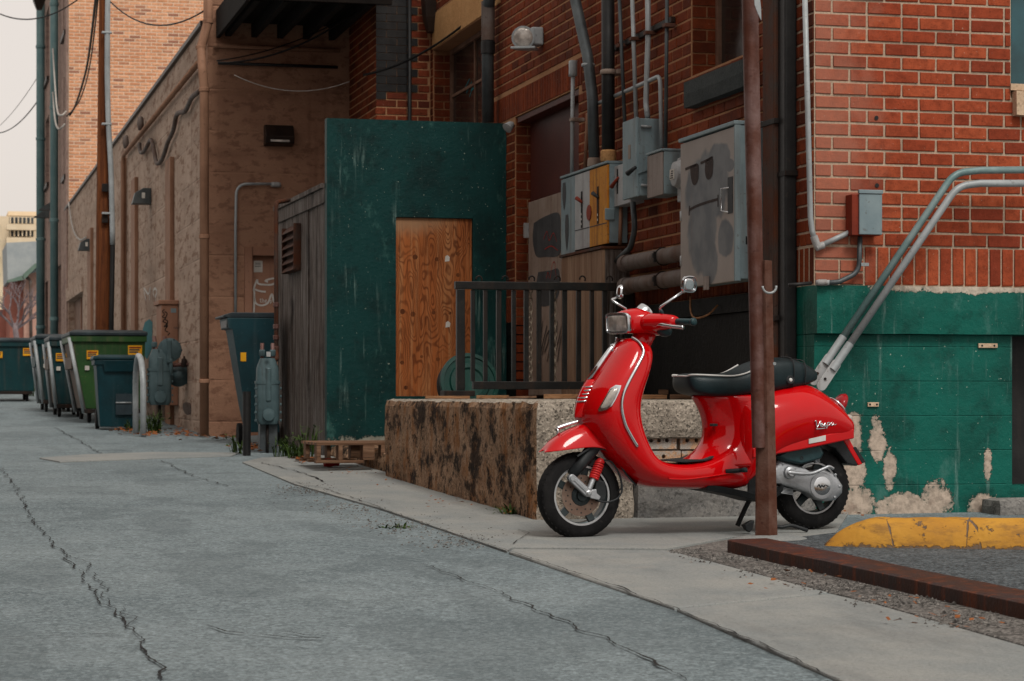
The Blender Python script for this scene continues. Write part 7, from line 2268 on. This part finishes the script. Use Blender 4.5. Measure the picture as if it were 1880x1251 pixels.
# meter against the shed
gc = Vector(D(491, 828, 19.4)); gc.z = gz(gc.x, gc.y)
m2, b0 = gas_meter(gc, .10, .80, 'gas_meter', 'grey gas meter on a pedestal against the weathered shed wall', False, gu0)
m2.part('pedestal', MB().box(tuple(gc + Vector((-.06, .02, -.05))), tuple(gc + Vector((.09, .14, .24)))), 'galv_dark', bevel=.006)
m2.part('tag', MB().box(tuple(Vector(D(489, 655, 19.3)) + Vector((0, 0, 0))), tuple(Vector(D(497, 646, 19.3)) + Vector((0, .006, 0)))), 'box_white')
P = [Vector(D(*p)) for p in ((493, 664, 19.4), (509, 660, 19.6), (507, 640, 19.7), (507, 372, 19.7), (530, 368, 19.9))]
gsp = Thing('gas_pipe', 'dark rusty gas pipe rising beside the weathered shed and turning over its top', 'pipe', tuple(P[0]))
gsp.part('tube', MB().tube(path(P, .05), .019, 10), 'rust_spout', smooth=True)
for py in (640, 620, 600, 560):
    gsp.part('coupling', MB().lathe(Vector(D(507, py, 19.7)), (0, 0, 1), [(-.02, .022), (-.015, .027), (.015, .027), (.02, .022)], 10), 'rust_post', smooth=30)

# bollards
bc = Vector(G(453, 836))
single('bollard', MB().tube([bc - Vector((0, 0, .1)), Vector((bc.x, bc.y, D(453, 719, 3959 / (836 - 627.1))[2]))], .034, 16), 'pipe_black', 'slim black steel bollard in front of the gas meter by the shed', 'bollard', tuple(bc), smooth=40)
h0, h1 = Vector(G(249, 797)), Vector(G(263, 802))
ht_ = .80
r_ = (h1 - h0).length / 2
mid = (h0 + h1) / 2
hd = (h1 - h0).normalized()
hp2 = [h0 - Vector((0, 0, .1)), h0 + Vector((0, 0, ht_ * .4))]
for k in range(13):
    t = math.pi * k / 12
    hp2.append(mid - hd * (r_ * math.cos(t)) + Vector((0, 0, ht_ - r_ + r_ * math.sin(t))) - Vector((0, 0, (mid.z - (h0.z if k < 6 else h1.z)))))
hp2 += [h1 + Vector((0, 0, ht_ * .4)), h1 - Vector((0, 0, .1))]
single('hoop_bollard', MB().tube(hp2, .030, 14), 'galv', 'grey steel hoop guard in front of the blue wheelie bin', 'bollard', tuple(mid), smooth=True)
sc_ = Vector(D(351, 748, 24.4))
so = Thing('spot_drain', 'small grey cone fitting low on the brown wall beside the downpipe', 'fitting', tuple(sc_))
so.part('cone', MB().lathe(sc_, (-.8, -.5, -.25), [(-.10, .02), (-.03, .03), (.05, .07), (.06, .07)], 16), 'pipe_wall', smooth=40)
so.part('stem', MB().tube([sc_ + Vector((.05, .04, .02)), sc_ + Vector((.16, .12, .02))], .022, 10), 'pipe_wall', smooth=True)

# ---------------------------------------------------------------- bins and dumpsters
def wheelie(foot, w, d, h, label, mat, lean=0.0, yaw=0.0):
    """foot: centre of the near bottom edge, frame axes u (width) v (depth)"""
    f = Vector(foot)
    t = Thing('wheelie_bin', label, 'bin', tuple(f))
    Rz = Matrix.Rotation(yaw, 3, 'Z') @ Matrix.Rotation(lean, 3, 'Y')
    def X(p):
        return f + Rz @ Vector(p)
    def rg(k, z, dd=0.0):
        n = []
        for (x, y) in ((-1, 0), (-.86, -.06), (.86, -.06), (1, 0), (1, 1), (-1, 1)):
            n.append(X((x * w / 2 * k, (y * d if y > 0 else y * .5 * d) * (k if y > 0 else 1) - (k - .8) * .1, z)))
        return n
    bo = t.part('body', MB().loft([rg(.78, .03), rg(.80, .06), rg(.95, h * .80), rg(.97, h * .86), rg(1.05, h * .865), rg(1.05, h * .93)]), mat, bevel=.012, smooth=40)
    t.part('lid', MB().loft([rg(1.10, h * .931), rg(1.12, h * .955), rg(1.06, h * .985), rg(.8, h)]), mat, bevel=.008, smooth=40)
    t.part('rim_panel', MB().add([X((-w * .30, -.05, h * .78)), X((w * .42, -.05, h * .78)), X((w * .44, -.075, h * .92)), X((-w * .34, -.075, h * .92))], [(0, 1, 2, 3)]), mat, bo, solid=.02)
    t.part('grip_bar', MB().tube([X((-w * .05, -.055, h * .36)), X((w * .30, -.055, h * .36))], .008, 8), 'galv', bo, smooth=True)
    t.part('recess', MB().add([X((-w * .05, -.046, h * .20)), X((w * .32, -.046, h * .20)), X((w * .32, -.052, h * .48)), X((-w * .05, -.052, h * .48))], [(0, 1, 2, 3)]), 'lid_dark', bo)
    for sx_ in (-1, 1):
        t.part('wheel', MB().lathe(X((sx_ * w * .40, d * .86, .11)), Rz @ Vector((sx_, 0, 0)), [(-.02, .10), (-.015, .11), (.015, .11), (.02, .10)], 20), 'rubber_dark', smooth=40)
    return t
wheelie(G(216, 789), .47, .45, .80, 'dark blue wheelie bin with a flat lid in front of the green dumpster', 'bin_blue')
# tipped blue bin in the niche
bc = D(470, 815, 21.2)
tb = Thing('waste_cart', 'dark blue tapering waste cart with its rim towards the alley, behind the gas meter', 'bin', (bc[0], bc[1], gz(bc[0], bc[1])))
def tbp(px, py, Y):
    return Vector(D(px, py, Y))
lowr = [tbp(470, 720, 20.9), tbp(498, 722, 20.7), tbp(500, 716, 21.5), tbp(476, 716, 21.6)]
topr = [tbp(438, 588, 20.8), tbp(466, 574, 20.5), tbp(520, 570, 21.0), tbp(500, 586, 21.7)]
lowg = [Vector((p.x, p.y, gz(p.x, p.y) + .02)) + Vector((.05, 0, 0)) for p in lowr]
q0 = [lowg[i].lerp(topr[i], .0) for i in range(4)]
w_, d_ = .40, .45
o_ = Vector(D(455, 700, 20.7)); o_.z = gz(o_.x, o_.y)
zt_ = D(455, 584, 20.7)[2]
def crg(k, z, sh):
    return [Vector((o_.x + sh + x * k, o_.y + y * k, z)) for x, y in ((-.14, 0), (.26, 0), (.26, .5), (-.14, .5))]
cart = MB().loft([crg(.68, o_.z + .12, .11), crg(.76, o_.z + .35, .075), crg(.98, zt_ - .14, .005), crg(1.0, zt_ - .10, .0), crg(1.10, zt_ - .095, -.02), crg(1.12, zt_ - .0, -.03)])
tbo = tb.part('body', cart, 'bin_blue', bevel=.01)
tb.part('lid', MB().loft([crg(1.22, zt_ + .003, -.05), crg(1.24, zt_ + .02, -.05), crg(1.0, zt_ + .05, 0)]), 'lid_dark', bevel=.006)
tb.part('rim_slot', MB().box((o_.x - .185, o_.y + .06, zt_ - .085), (o_.x - .178, o_.y + .48, zt_ - .02)), 'lamp_grey', tbo)
for (f, g) in ((.66, .62),):
    z = o_.z + (zt_ - o_.z) * f
    tb.part('sticker', MB().box((o_.x - .10 + .10 * (1 - f), o_.y - .006, z), (o_.x - .05 + .10 * (1 - f), o_.y + .002, z + .08)), 'yellow_sticker' if f > .6 else 'paper_white', tbo)
for sx_ in (-.06, .28):
    tb.part('wheel', MB().lathe((o_.x + .04 + sx_, o_.y + .42, o_.z + .10), (1, 0, 0), [(-.02, .10), (.02, .10)], 18), 'rubber_dark', smooth=40)

def dumpster(u0, v0, wu, lv, h, mat, label, side_mat=None, stickers=True, yaw=0.0, lean=.10, seed=0):
    """u0,v0: near right bottom corner of the near end; wu to the left (towards the alley), lv along the alley"""
    zb = gz(u0, v0)
    t = Thing('dumpster', label, 'dumpster', (u0, v0, zb), group='dumpsters along the alley wall')
    if yaw:
        t.o.rotation_euler = (0, 0, TH + yaw)
    b = Vector((u0, v0, zb))
    z0, z1 = .16, h - .05
    def ring(z, fl):
        k = (z - z0) / (z1 - z0)
        ex = lean * k * fl
        return [b + Vector((-wu * .86 - wu * .22 * k * 1.0, 0 - ex * .2, z)), b + Vector((0 + ex * .3, -ex * .2, z)), b + Vector((ex * .3, lv, z)), b + Vector((-wu * .86 - wu * .22 * k, lv, z))]
    bo = t.part('bin', MB().loft([ring(z0, 1), ring(z0 + .3 * (z1 - z0), 1), ring(z1 - .09, 1), ring(z1, 1)]), mat if side_mat is None else [mat, side_mat], bevel=.008)
    if side_mat:
        for p in bo.data.polygons:
            if p.normal.x < -.6:
                p.material_index = 1
    rm = ring(z1, 1)
    t.part('rim', MB().loft([[p + (p - (rm[0] + rm[2]) / 2).normalized() * .03 + Vector((0, 0, dz)) for p in rm] for dz in (-.07, .0)]), mat, bo, bevel=.006)
    lidp = [p + (p - (rm[0] + rm[2]) / 2).normalized() * .045 for p in rm]
    t.part('lid', MB().loft([[p + Vector((0, 0, .004)) for p in lidp], [p + Vector((0, 0, .045)) for p in lidp], [p * 1.0 + ((rm[0] + rm[2]) / 2 - p) * .12 + Vector((0, 0, .07)) for p in lidp]]), 'lid_dark', bevel=.008)
    # corner posts and forklift pocket on the alley side
    r0, r1_ = ring(z0, 1), ring(z1, 1)
    for i, dvv in ((0, -.01), (3, .01)):
        t.part('corner_post', MB().tube([r0[i] + Vector((-.02, dvv, -.05)), r1_[i] + Vector((-.02, dvv, -.02))], .022, 8), 'galv', bo, smooth=True)
    t.part('pocket', MB().box(tuple(r0[0].lerp(r1_[0], .62) + Vector((-.05, .18, -.06))), tuple(r0[3].lerp(r1_[3], .62) + Vector((.02, -.18, .08)))), side_mat or mat, bo, bevel=.006)
    for (x, y) in ((-wu * .80, .10), (-.10, .10), (-wu * .80, lv - .10), (-.10, lv - .10)):
        wc_ = b + Vector((x, y, .075))
        t.part('caster', MB().lathe(wc_ - Vector((.022, 0, 0)), (1, 0, 0), [(0, .06), (.006, .075), (.038, .075), (.044, .06)], 16).box(tuple(wc_ + Vector((-.035, -.02, .03))), tuple(wc_ + Vector((.035, .03, .10)))), 'rubber_dark', smooth=30)
    t.part('skid', MB().box(tuple(b + Vector((-wu * .9, -.03, .11))), tuple(b + Vector((-.02, .04, .158)))), 'iron_dark', bevel=.004)
    if stickers:
        for (fx, fz, w2, h2, mt_) in ((-wu * .76, .74, .13, .10, 'yellow_sticker'), (-wu * .12, .80, .16, .12, 'yellow_sticker'), (-wu * .84, .56, .05, .05, 'paper_white')):
            z = z0 + (z1 - z0) * fz
            p = b + Vector((fx, -.0265 - lean * .2 * fz * 0, z))
            s_ = t.part('sticker', MB().box(tuple(p + Vector((-w2 / 2, -.004, -h2 / 2))), tuple(p + Vector((w2 / 2, .012, h2 / 2)))), mt_, bo)
            if mt_ == 'yellow_sticker':
                for k in range(3):
                    t.part('sticker_text', MB().box(tuple(p + Vector((-w2 * .42, -.0055, h2 * (.22 - k * .22)))), tuple(p + Vector((w2 * (.42 - .1 * k), -.0045, h2 * (.36 - k * .22)))), ) , 'box_red' if k == 0 else 'soot_paint', bo)
    return t
g0 = G(262, 776)
gA = V(262, 0, g0[1])
wA = gA[0] - V(140, 0, g0[1])[0]
hA = D(200, 612, 3959 / (777 - 627.1))[2] - gz(gA[0], g0[1])
dumpster(gA[0], g0[1], wA, 1.6, hA + .02, 'dumpster_green', 'green dumpster with a dark lid, largest and nearest of the row', 'dumpster_rust')
yB = 3959 / (765 - 627.1)
vB = g0[1] + 2.2
uB = V(160, 0, vB)[0]
dumpster(uB, vB, uB - V(97, 0, vB)[0], 1.2, 1.0, 'dumpster_teal', 'blue dumpster with a scraped rusty side right behind the green one', 'dumpster_rust')
vC = vB + 2.1
uC = V(140, 0, vC)[0]
dumpster(uC, vC, uC - V(72, 0, vC)[0], 1.3, 1.02, 'dumpster_teal', 'third dumpster of the row, plain blue with a small white sticker')
dD = G(62, 737)
t_d = dumpster(dD[0], dD[1], .72, 1.3, .98, 'dumpster_teal', 'farthest blue dumpster, standing alone at the left edge', yaw=0.0)
t_d.o.location = Wd(*dD)

# ---------------------------------------------------------------- wooden pole with conduit
pY = 28.6
pole = Thing('utility_pole', 'tall weathered wooden utility pole rising behind the green dumpster', 'pole', tuple(Vector(D(190, 760, pY))))
pts = [Vector(D(px, py, pY)) for px, py in ((190, 775), (190, 600), (190, 400), (191, 200), (192, 0), (193, -120))]
pole.part('shaft', MB().tube(pts, [.104, .102, .09, .078, .068, .062], 18), 'wood_pole', smooth=True)
cpn = [Vector(D(px, py, pY - .14)) for px, py in ((199, -60), (198, 0), (197, 120), (199, 220), (204, 320), (207, 450))]
pole.part('conduit', MB().tube(spline(cpn, 4), .033, 12), 'galv', smooth=True)
pole.part('conduit_low', MB().tube([Vector(D(207, 449, pY - .14)), Vector(D(204, 620, pY - .14)), Vector(D(203, 770, pY - .14))], .03, 10), 'cable_black', smooth=True)
for py in (60, 228, 392):
    c = Vector(D(196, py, pY - .15))
    pole.part('bracket', MB().box(tuple(c + Vector((-.06, -.03, -.012))), tuple(c + Vector((.06, .04, .012)))), 'galv', bevel=.003)
for py in (345, 402):
    c = Vector(D(193, py, pY - .12))
    pole.part('tag', MB().box(tuple(c + Vector((-.04, -.02, -.05))), tuple(c + Vector((.035, .01, .05)))), 'iron_dark', bevel=.004)

# ---------------------------------------------------------------- tall brick block beyond
kv = S(125, 600, bu)[1]
blk = Thing('tall_brick_block', 'tall orange brick block rising behind the brown building', 'building', (bu, kv, gz(bu, kv)))
KH = 14.0
kv1 = S(71, 0, bu)[1]
blk.part('end_wall', MB().box((bu + .01, kv + .012, -.1), (bu + 9, kv + .4, KH)), 'mortar_orange')
eb = courses(bu + .01, bu + 6.5, 3.6, 10.5, [], course=.068, bl=.22, m=.016, seed=31, header_every=0)
blk.part('brick', merged_bricks(eb, lambda s, z, d: Vector((s, kv + .012 - d, z))), 'brick_orange', kind='stuff')
kwins = [(S(a, 0, bu)[1], S(b, 0, bu)[1], S(a, zb_, bu)[2], S(a, zt_2, bu)[2]) for a, b, zt_2, zb_ in ((122.5, 116, -80, 55), (122.5, 117, 130, 320), (112, 105, 485, 660), (122, 117.5, 490, 660), (90, 84, 10, 140), (90, 84, 210, 335), (88, 83, 515, 660))]
kw = blk.part('alley_wall', wall_with_holes('v', kv + .401, kv1, -.1, KH, kwins, bu, bu + .4), 'stucco_grey')
for (a, b, c, d) in kwins:
    blk.part('window', MB().box((bu + .16, a, c), (bu + .20, b, d)), 'glass_dark', kw)
    blk.part('window_frame', MB().box((bu + .10, a + .001, c), (bu + .159, a + .08, d)).box((bu + .10, b - .08, c), (bu + .159, b - .001, d)), 'box_red', kw)
    blk.part('window_sill', MB().box((bu - .06, a - .05, c - .10), (bu + .1, b + .05, c - .001)), 'lamp_bronze', kw)
blk.part('corner_strip', MB().box((bu - .03, kv + .013, -.1), (bu - .001, kv + .75, KH)), 'stucco_grey')
for (px, r, lab) in ((99.5, .085, 'teal downpipe on the tall block, nearer of the two'), (74.5, .10, 'teal downpipe at the far edge of the tall block')):
    p0 = Vector(S(px, 660, bu - .12)); p1 = Vector(S(px + 3, -120, bu - .12))
    dpp = Thing('downpipe', lab, 'downpipe', (p0.x, p0.y, gz(p0.x, p0.y)), group='teal downpipes on the tall block')
    dpp.part('tube', MB().tube([Vector((p0.x, p0.y, gz(p0.x, p0.y))), Vector((p0.x, p0.y, 13.5))], r, 14), 'pipe_teal_pale', smooth=True)
    for z in (2.3, 4.4, 6.8, 9.0):
        dpp.part('collar', MB().lathe((p0.x, p0.y, z), (0, 0, 1), [(-.04, r), (-.03, r * 1.14), (.03, r * 1.14), (.04, r)], 14), 'pipe_teal_pale', smooth=40)
for px, py in ((88, 378), (78, 392)):
    c = Vector(S(px, py, bu - .15))
    single('wall_lamp', MB().add([(c.x + .148, c.y - .2, c.z - .1), (c.x + .148, c.y + .2, c.z - .1), (c.x + .148, c.y + .2, c.z + .14), (c.x + .148, c.y - .2, c.z + .14), (c.x - .2, c.y - .2, c.z - .1), (c.x - .2, c.y + .2, c.z - .1)], [(0, 1, 2, 3), (0, 4, 5, 1), (4, 3, 2, 5), (0, 3, 4), (1, 5, 2)]), 'lamp_grey',
           'small wedge lamp between the downpipes of the tall block' if px == 88 else 'small wedge lamp beside the farthest downpipe', 'lamp', tuple(c))
c = Vector(S(72, 2, bu - .3))
blk.part('hopper_head', MB().loft([[c + Vector((dx * w, dy * w * 1.4, z)) for dx, dy in ((-1, -1), (1, -1), (1, 1), (-1, 1))] for w, z in ((.06, -.2), (.13, 0), (.15, .12))]), 'lamp_bronze', kw)
cable([D(0, 26, 48), D(150, -6, 44)], .014, 'cable_black', 'dark cable crossing the sky to the tall block, highest of three', .25)
cable([D(-5, 245, 60), D(74, 178, 55)], .014, 'cable_black', 'dark cable slanting up to the tall block across the sky', .2)
cable([D(-5, 235, 62), D(70, 140, 55)], .008, 'cable_pale', 'faint pale cable slanting across the sky by the tall block', .1)
cable([D(178, -20, 29), D(160, 120, 38), D(140, 190, 44), D(128, 212, 45.5)], .020, 'cable_black', 'pair of dark service cables dropping from pole to tall block')
cable([D(182, -20, 29), D(165, 120, 38), D(146, 185, 44), D(122, 214, 45.5)], .012, 'cable_black', 'thinner service cable beside the dark pair')
cable([S(97, 90, bu - .2), S(104, 195, bu - .3), S(112, 212, bu - .3), S(121, 205, bu - .2)], .018, 'cable_pale', 'pale cable loop, upper of two on the tall block')
cable([S(97, 170, bu - .2), S(101, 220, bu - .3), S(108, 237, bu - .3), S(119, 228, bu - .2)], .018, 'cable_pale', 'pale cable loop, lower of two on the tall block')
cable([D(203, 4, 28.4), D(378, 18, 23)], .009, 'cable_black', 'cable sagging from the wooden pole to the corner downpipe', .22)
cable([S(126, 372, bu - .05), S(134, 420, bu - .05), S(146, 440, bu - .05), S(158, 436, bu - .08)], .016, 'cable_pale', 'pale flex curving down to the small wedge lamp')

# ---------------------------------------------------------------- far street
tw = Thing('beige_tower', 'pale beige tower block in the far distance beyond the alley', 'building', (D(30, 640, 120)[0], D(30, 640, 120)[1], 3.0))
def twb(px0, px1, py0, py1, Y, dep, mat, name):
    a, b = D(px0, py1, Y), D(px1, py0, Y)
    return tw.part(name, MB().box((a[0], a[1], a[2]), (b[0], a[1] + dep, b[2])), mat)
twb(-60, 140, 396, 660, 120, 12, 'tower_beige', 'shaft')
twb(15, 140, 388, 396, 122, 8, 'tower_beige', 'roof_slab')
for y in (399, 423):
    twb(17, 62, y, y + 11, 119.7, .28, 'galv_dark', 'window_band')
    for k in range(6):
        twb(18 + k * 7.4, 20 + k * 7.4, y, y + 11, 119.5, .19, 'tower_beige', 'mullion')
twb(12, 68, 412, 422, 119.2, .75, 'tower_beige', 'balcony')
twb(12, 68, 436, 446, 119.2, .75, 'tower_beige', 'balcony')
for y in (412, 438, 470, 500):
    twb(-50, 0, y, y + 4, 119.8, .18, 'roof_grey', 'string_course')
hY = 84
hs_ = Thing('brick_house', 'distant brick house with a grey-green pitched roof', 'building', (D(45, 640, hY)[0], D(45, 640, hY)[1], 1.7))
def hb(px0, px1, py0, py1, Y, dep, mat, name):
    a, b = D(px0, py1, Y), D(px1, py0, Y)
    return hs_.part(name, MB().box((a[0], a[1], a[2]), (b[0], a[1] + dep, b[2])), mat)
weathered('house_brick', lin(176, 136, 122), lin(190, 152, 136), .9, 0, 8)
weathered('house_brick_red', lin(150, 96, 84), lin(164, 108, 94), .9, 0, 8)
hb(18, 44, 508, 670, hY, 8, 'house_brick_red', 'side_wall')
hb(44.2, 140, 500, 670, hY - .6, 8, 'house_brick', 'wall')
hb(-80, 17.8, 568, 670, hY + 4, 8, 'house_brick_red', 'low_wing')
def hr(pts, mat, name, off):
    hs_.part(name, MB().prism([D(px, py, hY - .9) for px, py in pts], (0, off, 0)), mat)
hr([(12, 446), (140, 440), (140, 478), (42, 506), (30, 516), (14, 516)], 'roof_grey', 'roof', 5)
hs_.part('gable_board', MB().prism([D(px, py, hY - 1.2) for px, py in ((42, 504), (64, 484), (140, 482), (140, 490), (66, 492), (44, 514))], (0, .28, 0)), 'roof_green')
hs_.part('gable_board', MB().prism([D(px, py, hY - 1.2) for px, py in ((13, 515), (41, 506), (43, 514), (13, 519))], (0, .28, 0)), 'roof_green')
hs_.part('downpipe', MB().tube([Vector(D(*p, hY - .9)) for p in ((48, 508), (56, 516), (57, 640))], .06, 8), 'pipe_wall', smooth=True)
# bare street tree
tr = Thing('bare_tree', 'leafless young street tree at the far end of the alley', 'tree', tuple(D(36, 655, 68)))
rt = random.Random(11)
tw_mb = MB()
def branch(p, d, ln, r, lev, mb_):
    q = p + d * ln
    mid_ = p.lerp(q, .5) + Vector((rt.uniform(-1, 1), rt.uniform(-1, 1), rt.uniform(-.3, .6))) * ln * .08
    mb_.tube([p, mid_, q], [r, r * .82, r * .62], 5 if lev else 8, False)
    if lev >= 5:
        return
    for _ in range(3 if lev < 4 else 2):
        nd = (d + Vector((rt.uniform(-1, 1), rt.uniform(-1, 1), rt.uniform(-.35, .6))) * .75).normalized()
        branch(p.lerp(q, rt.uniform(.55, 1.0)), nd, ln * rt.uniform(.62, .82), r * .58, lev + 1, mb_)
tp0 = Vector(D(36, 655, 68))
trunk = MB().tube([tp0 - Vector((0, 0, .3)), tp0 + Vector((-.08, 0, .5)), tp0 + Vector((-.15, 0, 1.0))], [.10, .085, .075], 8)
tr.part('trunk', trunk, 'twig_grey', smooth=True)
crown = MB()
for a in (-.75, -.3, .15, .6, .95):
    branch(tp0 + Vector((-.12, 0, .8)), Vector((math.sin(a), rt.uniform(-.3, .3), math.cos(a))).normalized(), .62, .045, 1, crown)
tr.part('crown', crown, 'twig_grey')

# ---------------------------------------------------------------- weeds, leaves, litter
def weed(px, py, h, n, seed, label, mat='leaf_green', spread=.5):
    rw = random.Random(seed)
    c = Vector(G(px, py))
    mb_ = MB()
    for i in range(n):
        a = rw.uniform(0, 2 * math.pi)
        ln = h * rw.uniform(.5, 1.1)
        d = Vector((math.cos(a) * rw.uniform(.1, spread), math.sin(a) * rw.uniform(.1, spread), 1)).normalized()
        base = c + Vector((rw.uniform(-.07, .07), rw.uniform(-.07, .07), -.01))
        sd = Vector((-math.sin(a), math.cos(a), 0))
        w = rw.uniform(.004, .008)
        mid_ = base + d * ln * .55
        tip = base + d * ln + Vector((d.x, d.y, -.5)) * ln * .35
        mb_.add([base - sd * w, base + sd * w, mid_ + sd * w, mid_ - sd * w, tip], [(0, 1, 2, 3), (3, 2, 4)])
        for k in range(rw.randint(1, 4)):
            f = rw.uniform(.3, .95)
            q = base.lerp(mid_ if f < .55 else tip, f)
            e = Vector((rw.uniform(-1, 1), rw.uniform(-1, 1), rw.uniform(-.2, .7))).normalized() * rw.uniform(.015, .045) * (h / .2)
            s2 = e.cross(Vector((0, 0, 1))) * .38
            mb_.add([q, q + e * .5 + s2, q + e, q + e * .5 - s2], [(0, 1, 2, 3)])
    return single('weed', mb_, mat, label, 'weed', tuple(c), group='weeds along the foot of the walls')
weed(440, 832, .20, 26, 1, 'tuft of weeds left of the black bollard')
weed(520, 838, .24, 34, 2, 'clump of weeds at the foot of the weathered shed')
weed(545, 843, .20, 30, 3, 'low leafy weeds between shed and pallet')
weed(568, 842, .34, 26, 4, 'taller weed growing right beside the pallet', spread=.3)
weed(282, 794, .30, 40, 5, 'grassy weeds under the gas meter by the hoop guard')
weed(244, 792, .18, 26, 6, 'small weed tuft between the blue bin and the hoop guard')
weed(728, 968, .05, 40, 7, 'flat green moss tuft in the pavement joint', spread=2.5)
weed(945, 946, .10, 40, 8, 'small dark weed at the near corner of the dock', spread=1.4)
weed(55, 727, .5, 30, 9, 'pale weed beside the farthest dumpster')
def litter(name, spots, n, seed, mat, label, smin, smax):
    rl_ = random.Random(seed)
    mb_ = MB()
    for i in range(n):
        (px, py, wx, wy) = rl_.choice(spots)
        c = Vector(G(px + rl_.gauss(0, wx), py + rl_.gauss(0, wy)))
        s = rl_.uniform(smin, smax)
        a = rl_.uniform(0, math.pi)
        e = Vector((math.cos(a), math.sin(a), rl_.uniform(-.25, .35))) * s
        f = Vector((-math.sin(a), math.cos(a), rl_.uniform(-.3, .5))) * s * .6
        c.z += rl_.uniform(.022, .03)
        mb_.add([c - e, c - f * .8, c + e, c + f], [(0, 1, 2, 3)])
    return single(name, mb_, mat, label, 'litter', G(spots[0][0], spots[0][1]), kind='stuff')
litter('leaf_litter', [(320, 796, 22, 4), (340, 800, 20, 3), (410, 806, 25, 3), (470, 826, 18, 3), (230, 792, 14, 3), (265, 800, 15, 2), (560, 848, 14, 3)], 420, 1, 'leaf_brown', 'fallen brown leaves gathered along the foot of the walls', .015, .04)
litter('leaf_litter', [(650, 872, 25, 4), (720, 890, 30, 5), (860, 925, 30, 6), (930, 945, 12, 3), (1560, 950, 30, 4), (1450, 1075, 60, 10), (1620, 1110, 60, 10), (1760, 1150, 60, 10)], 160, 2, 'leaf_brown', 'scattered dry leaves and bits along dock and steel kerb', .006, .018)
def pebbles(spots, n, seed, mat, label, smin, smax):
    rl_ = random.Random(seed)
    mb_ = MB()
    for i in range(n):
        (px, py, wx, wy) = rl_.choice(spots)
        c = Vector(G(px + rl_.gauss(0, wx), py + rl_.gauss(0, wy)))
        s = rl_.uniform(smin, smax)
        c.z += .006
        k = [Vector((rl_.uniform(.6, 1.2), rl_.uniform(.6, 1.2), rl_.uniform(.5, 1.0)))[j] for j in range(3)]
        mb_.add([c + Vector((s * k[0], 0, 0)), c + Vector((0, s * k[1], 0)), c - Vector((s * k[0], 0, 0)), c - Vector((0, s * k[1], 0)), c + Vector((s * .2, 0, s * k[2]))], [(0, 1, 4), (1, 2, 4), (2, 3, 4), (3, 0, 4)])
    return single('gravel', mb_, mat, label, 'gravel', G(spots[0][0], spots[0][1]), kind='stuff')
pebbles([(1330, 1028, 30, 4), (1430, 1052, 40, 5), (1540, 1080, 40, 5), (1660, 1106, 40, 6), (1780, 1140, 40, 7), (1262, 1016, 16, 2)], 1300, 3, 'gravel_dirt', 'loose gravel along the rusty steel kerb', .003, .011)
pebbles([(640, 935, 40, 10), (740, 965, 50, 12), (840, 995, 40, 10), (560, 900, 30, 6)], 900, 4, 'gravel_dirt', 'loose gravel along the broken edge of the pavement', .003, .009)

# ---------------------------------------------------------------- unseen building added opposite to darken the near alley walls
ob = Thing('added_building', 'plain brick building added unseen across the alley to shade its walls', 'building', (-7.2, -4, gz(-7.2, -4)))
ow = [( -12 + k * 3.2, -10.6 + k * 3.2, z0_, z0_ + 1.7) for k in range(6) for z0_ in (1.2,)]
obw = ob.part('wall', wall_with_holes('v', -16, 8.5, -.6, 5.6, ow, -7.5, -7.2), 'mortar_dark')
ob.part('brick', merged_bricks(courses(-16, 8.5, -.3, 5.5, ow, seed=77, bl=.4, course=.149), lambda s, z, d: Vector((-7.2 + d, s, z))), 'brick_side_far', obw, kind='stuff')
for (a, b, c, d) in ow:
    ob.part('window', MB().box((-7.38, a, c), (-7.34, b, d)), 'glass_dark', obw)
    ob.part('window_sill', MB().box((-7.34, a - .05, c - .1), (-7.14, b + .05, c - .001)), 'stone_pale', obw)
ob.part('end_wall', MB().box((-13, 8.2, -.6), (-7.501, 8.5, 5.6)), 'brick_wing')
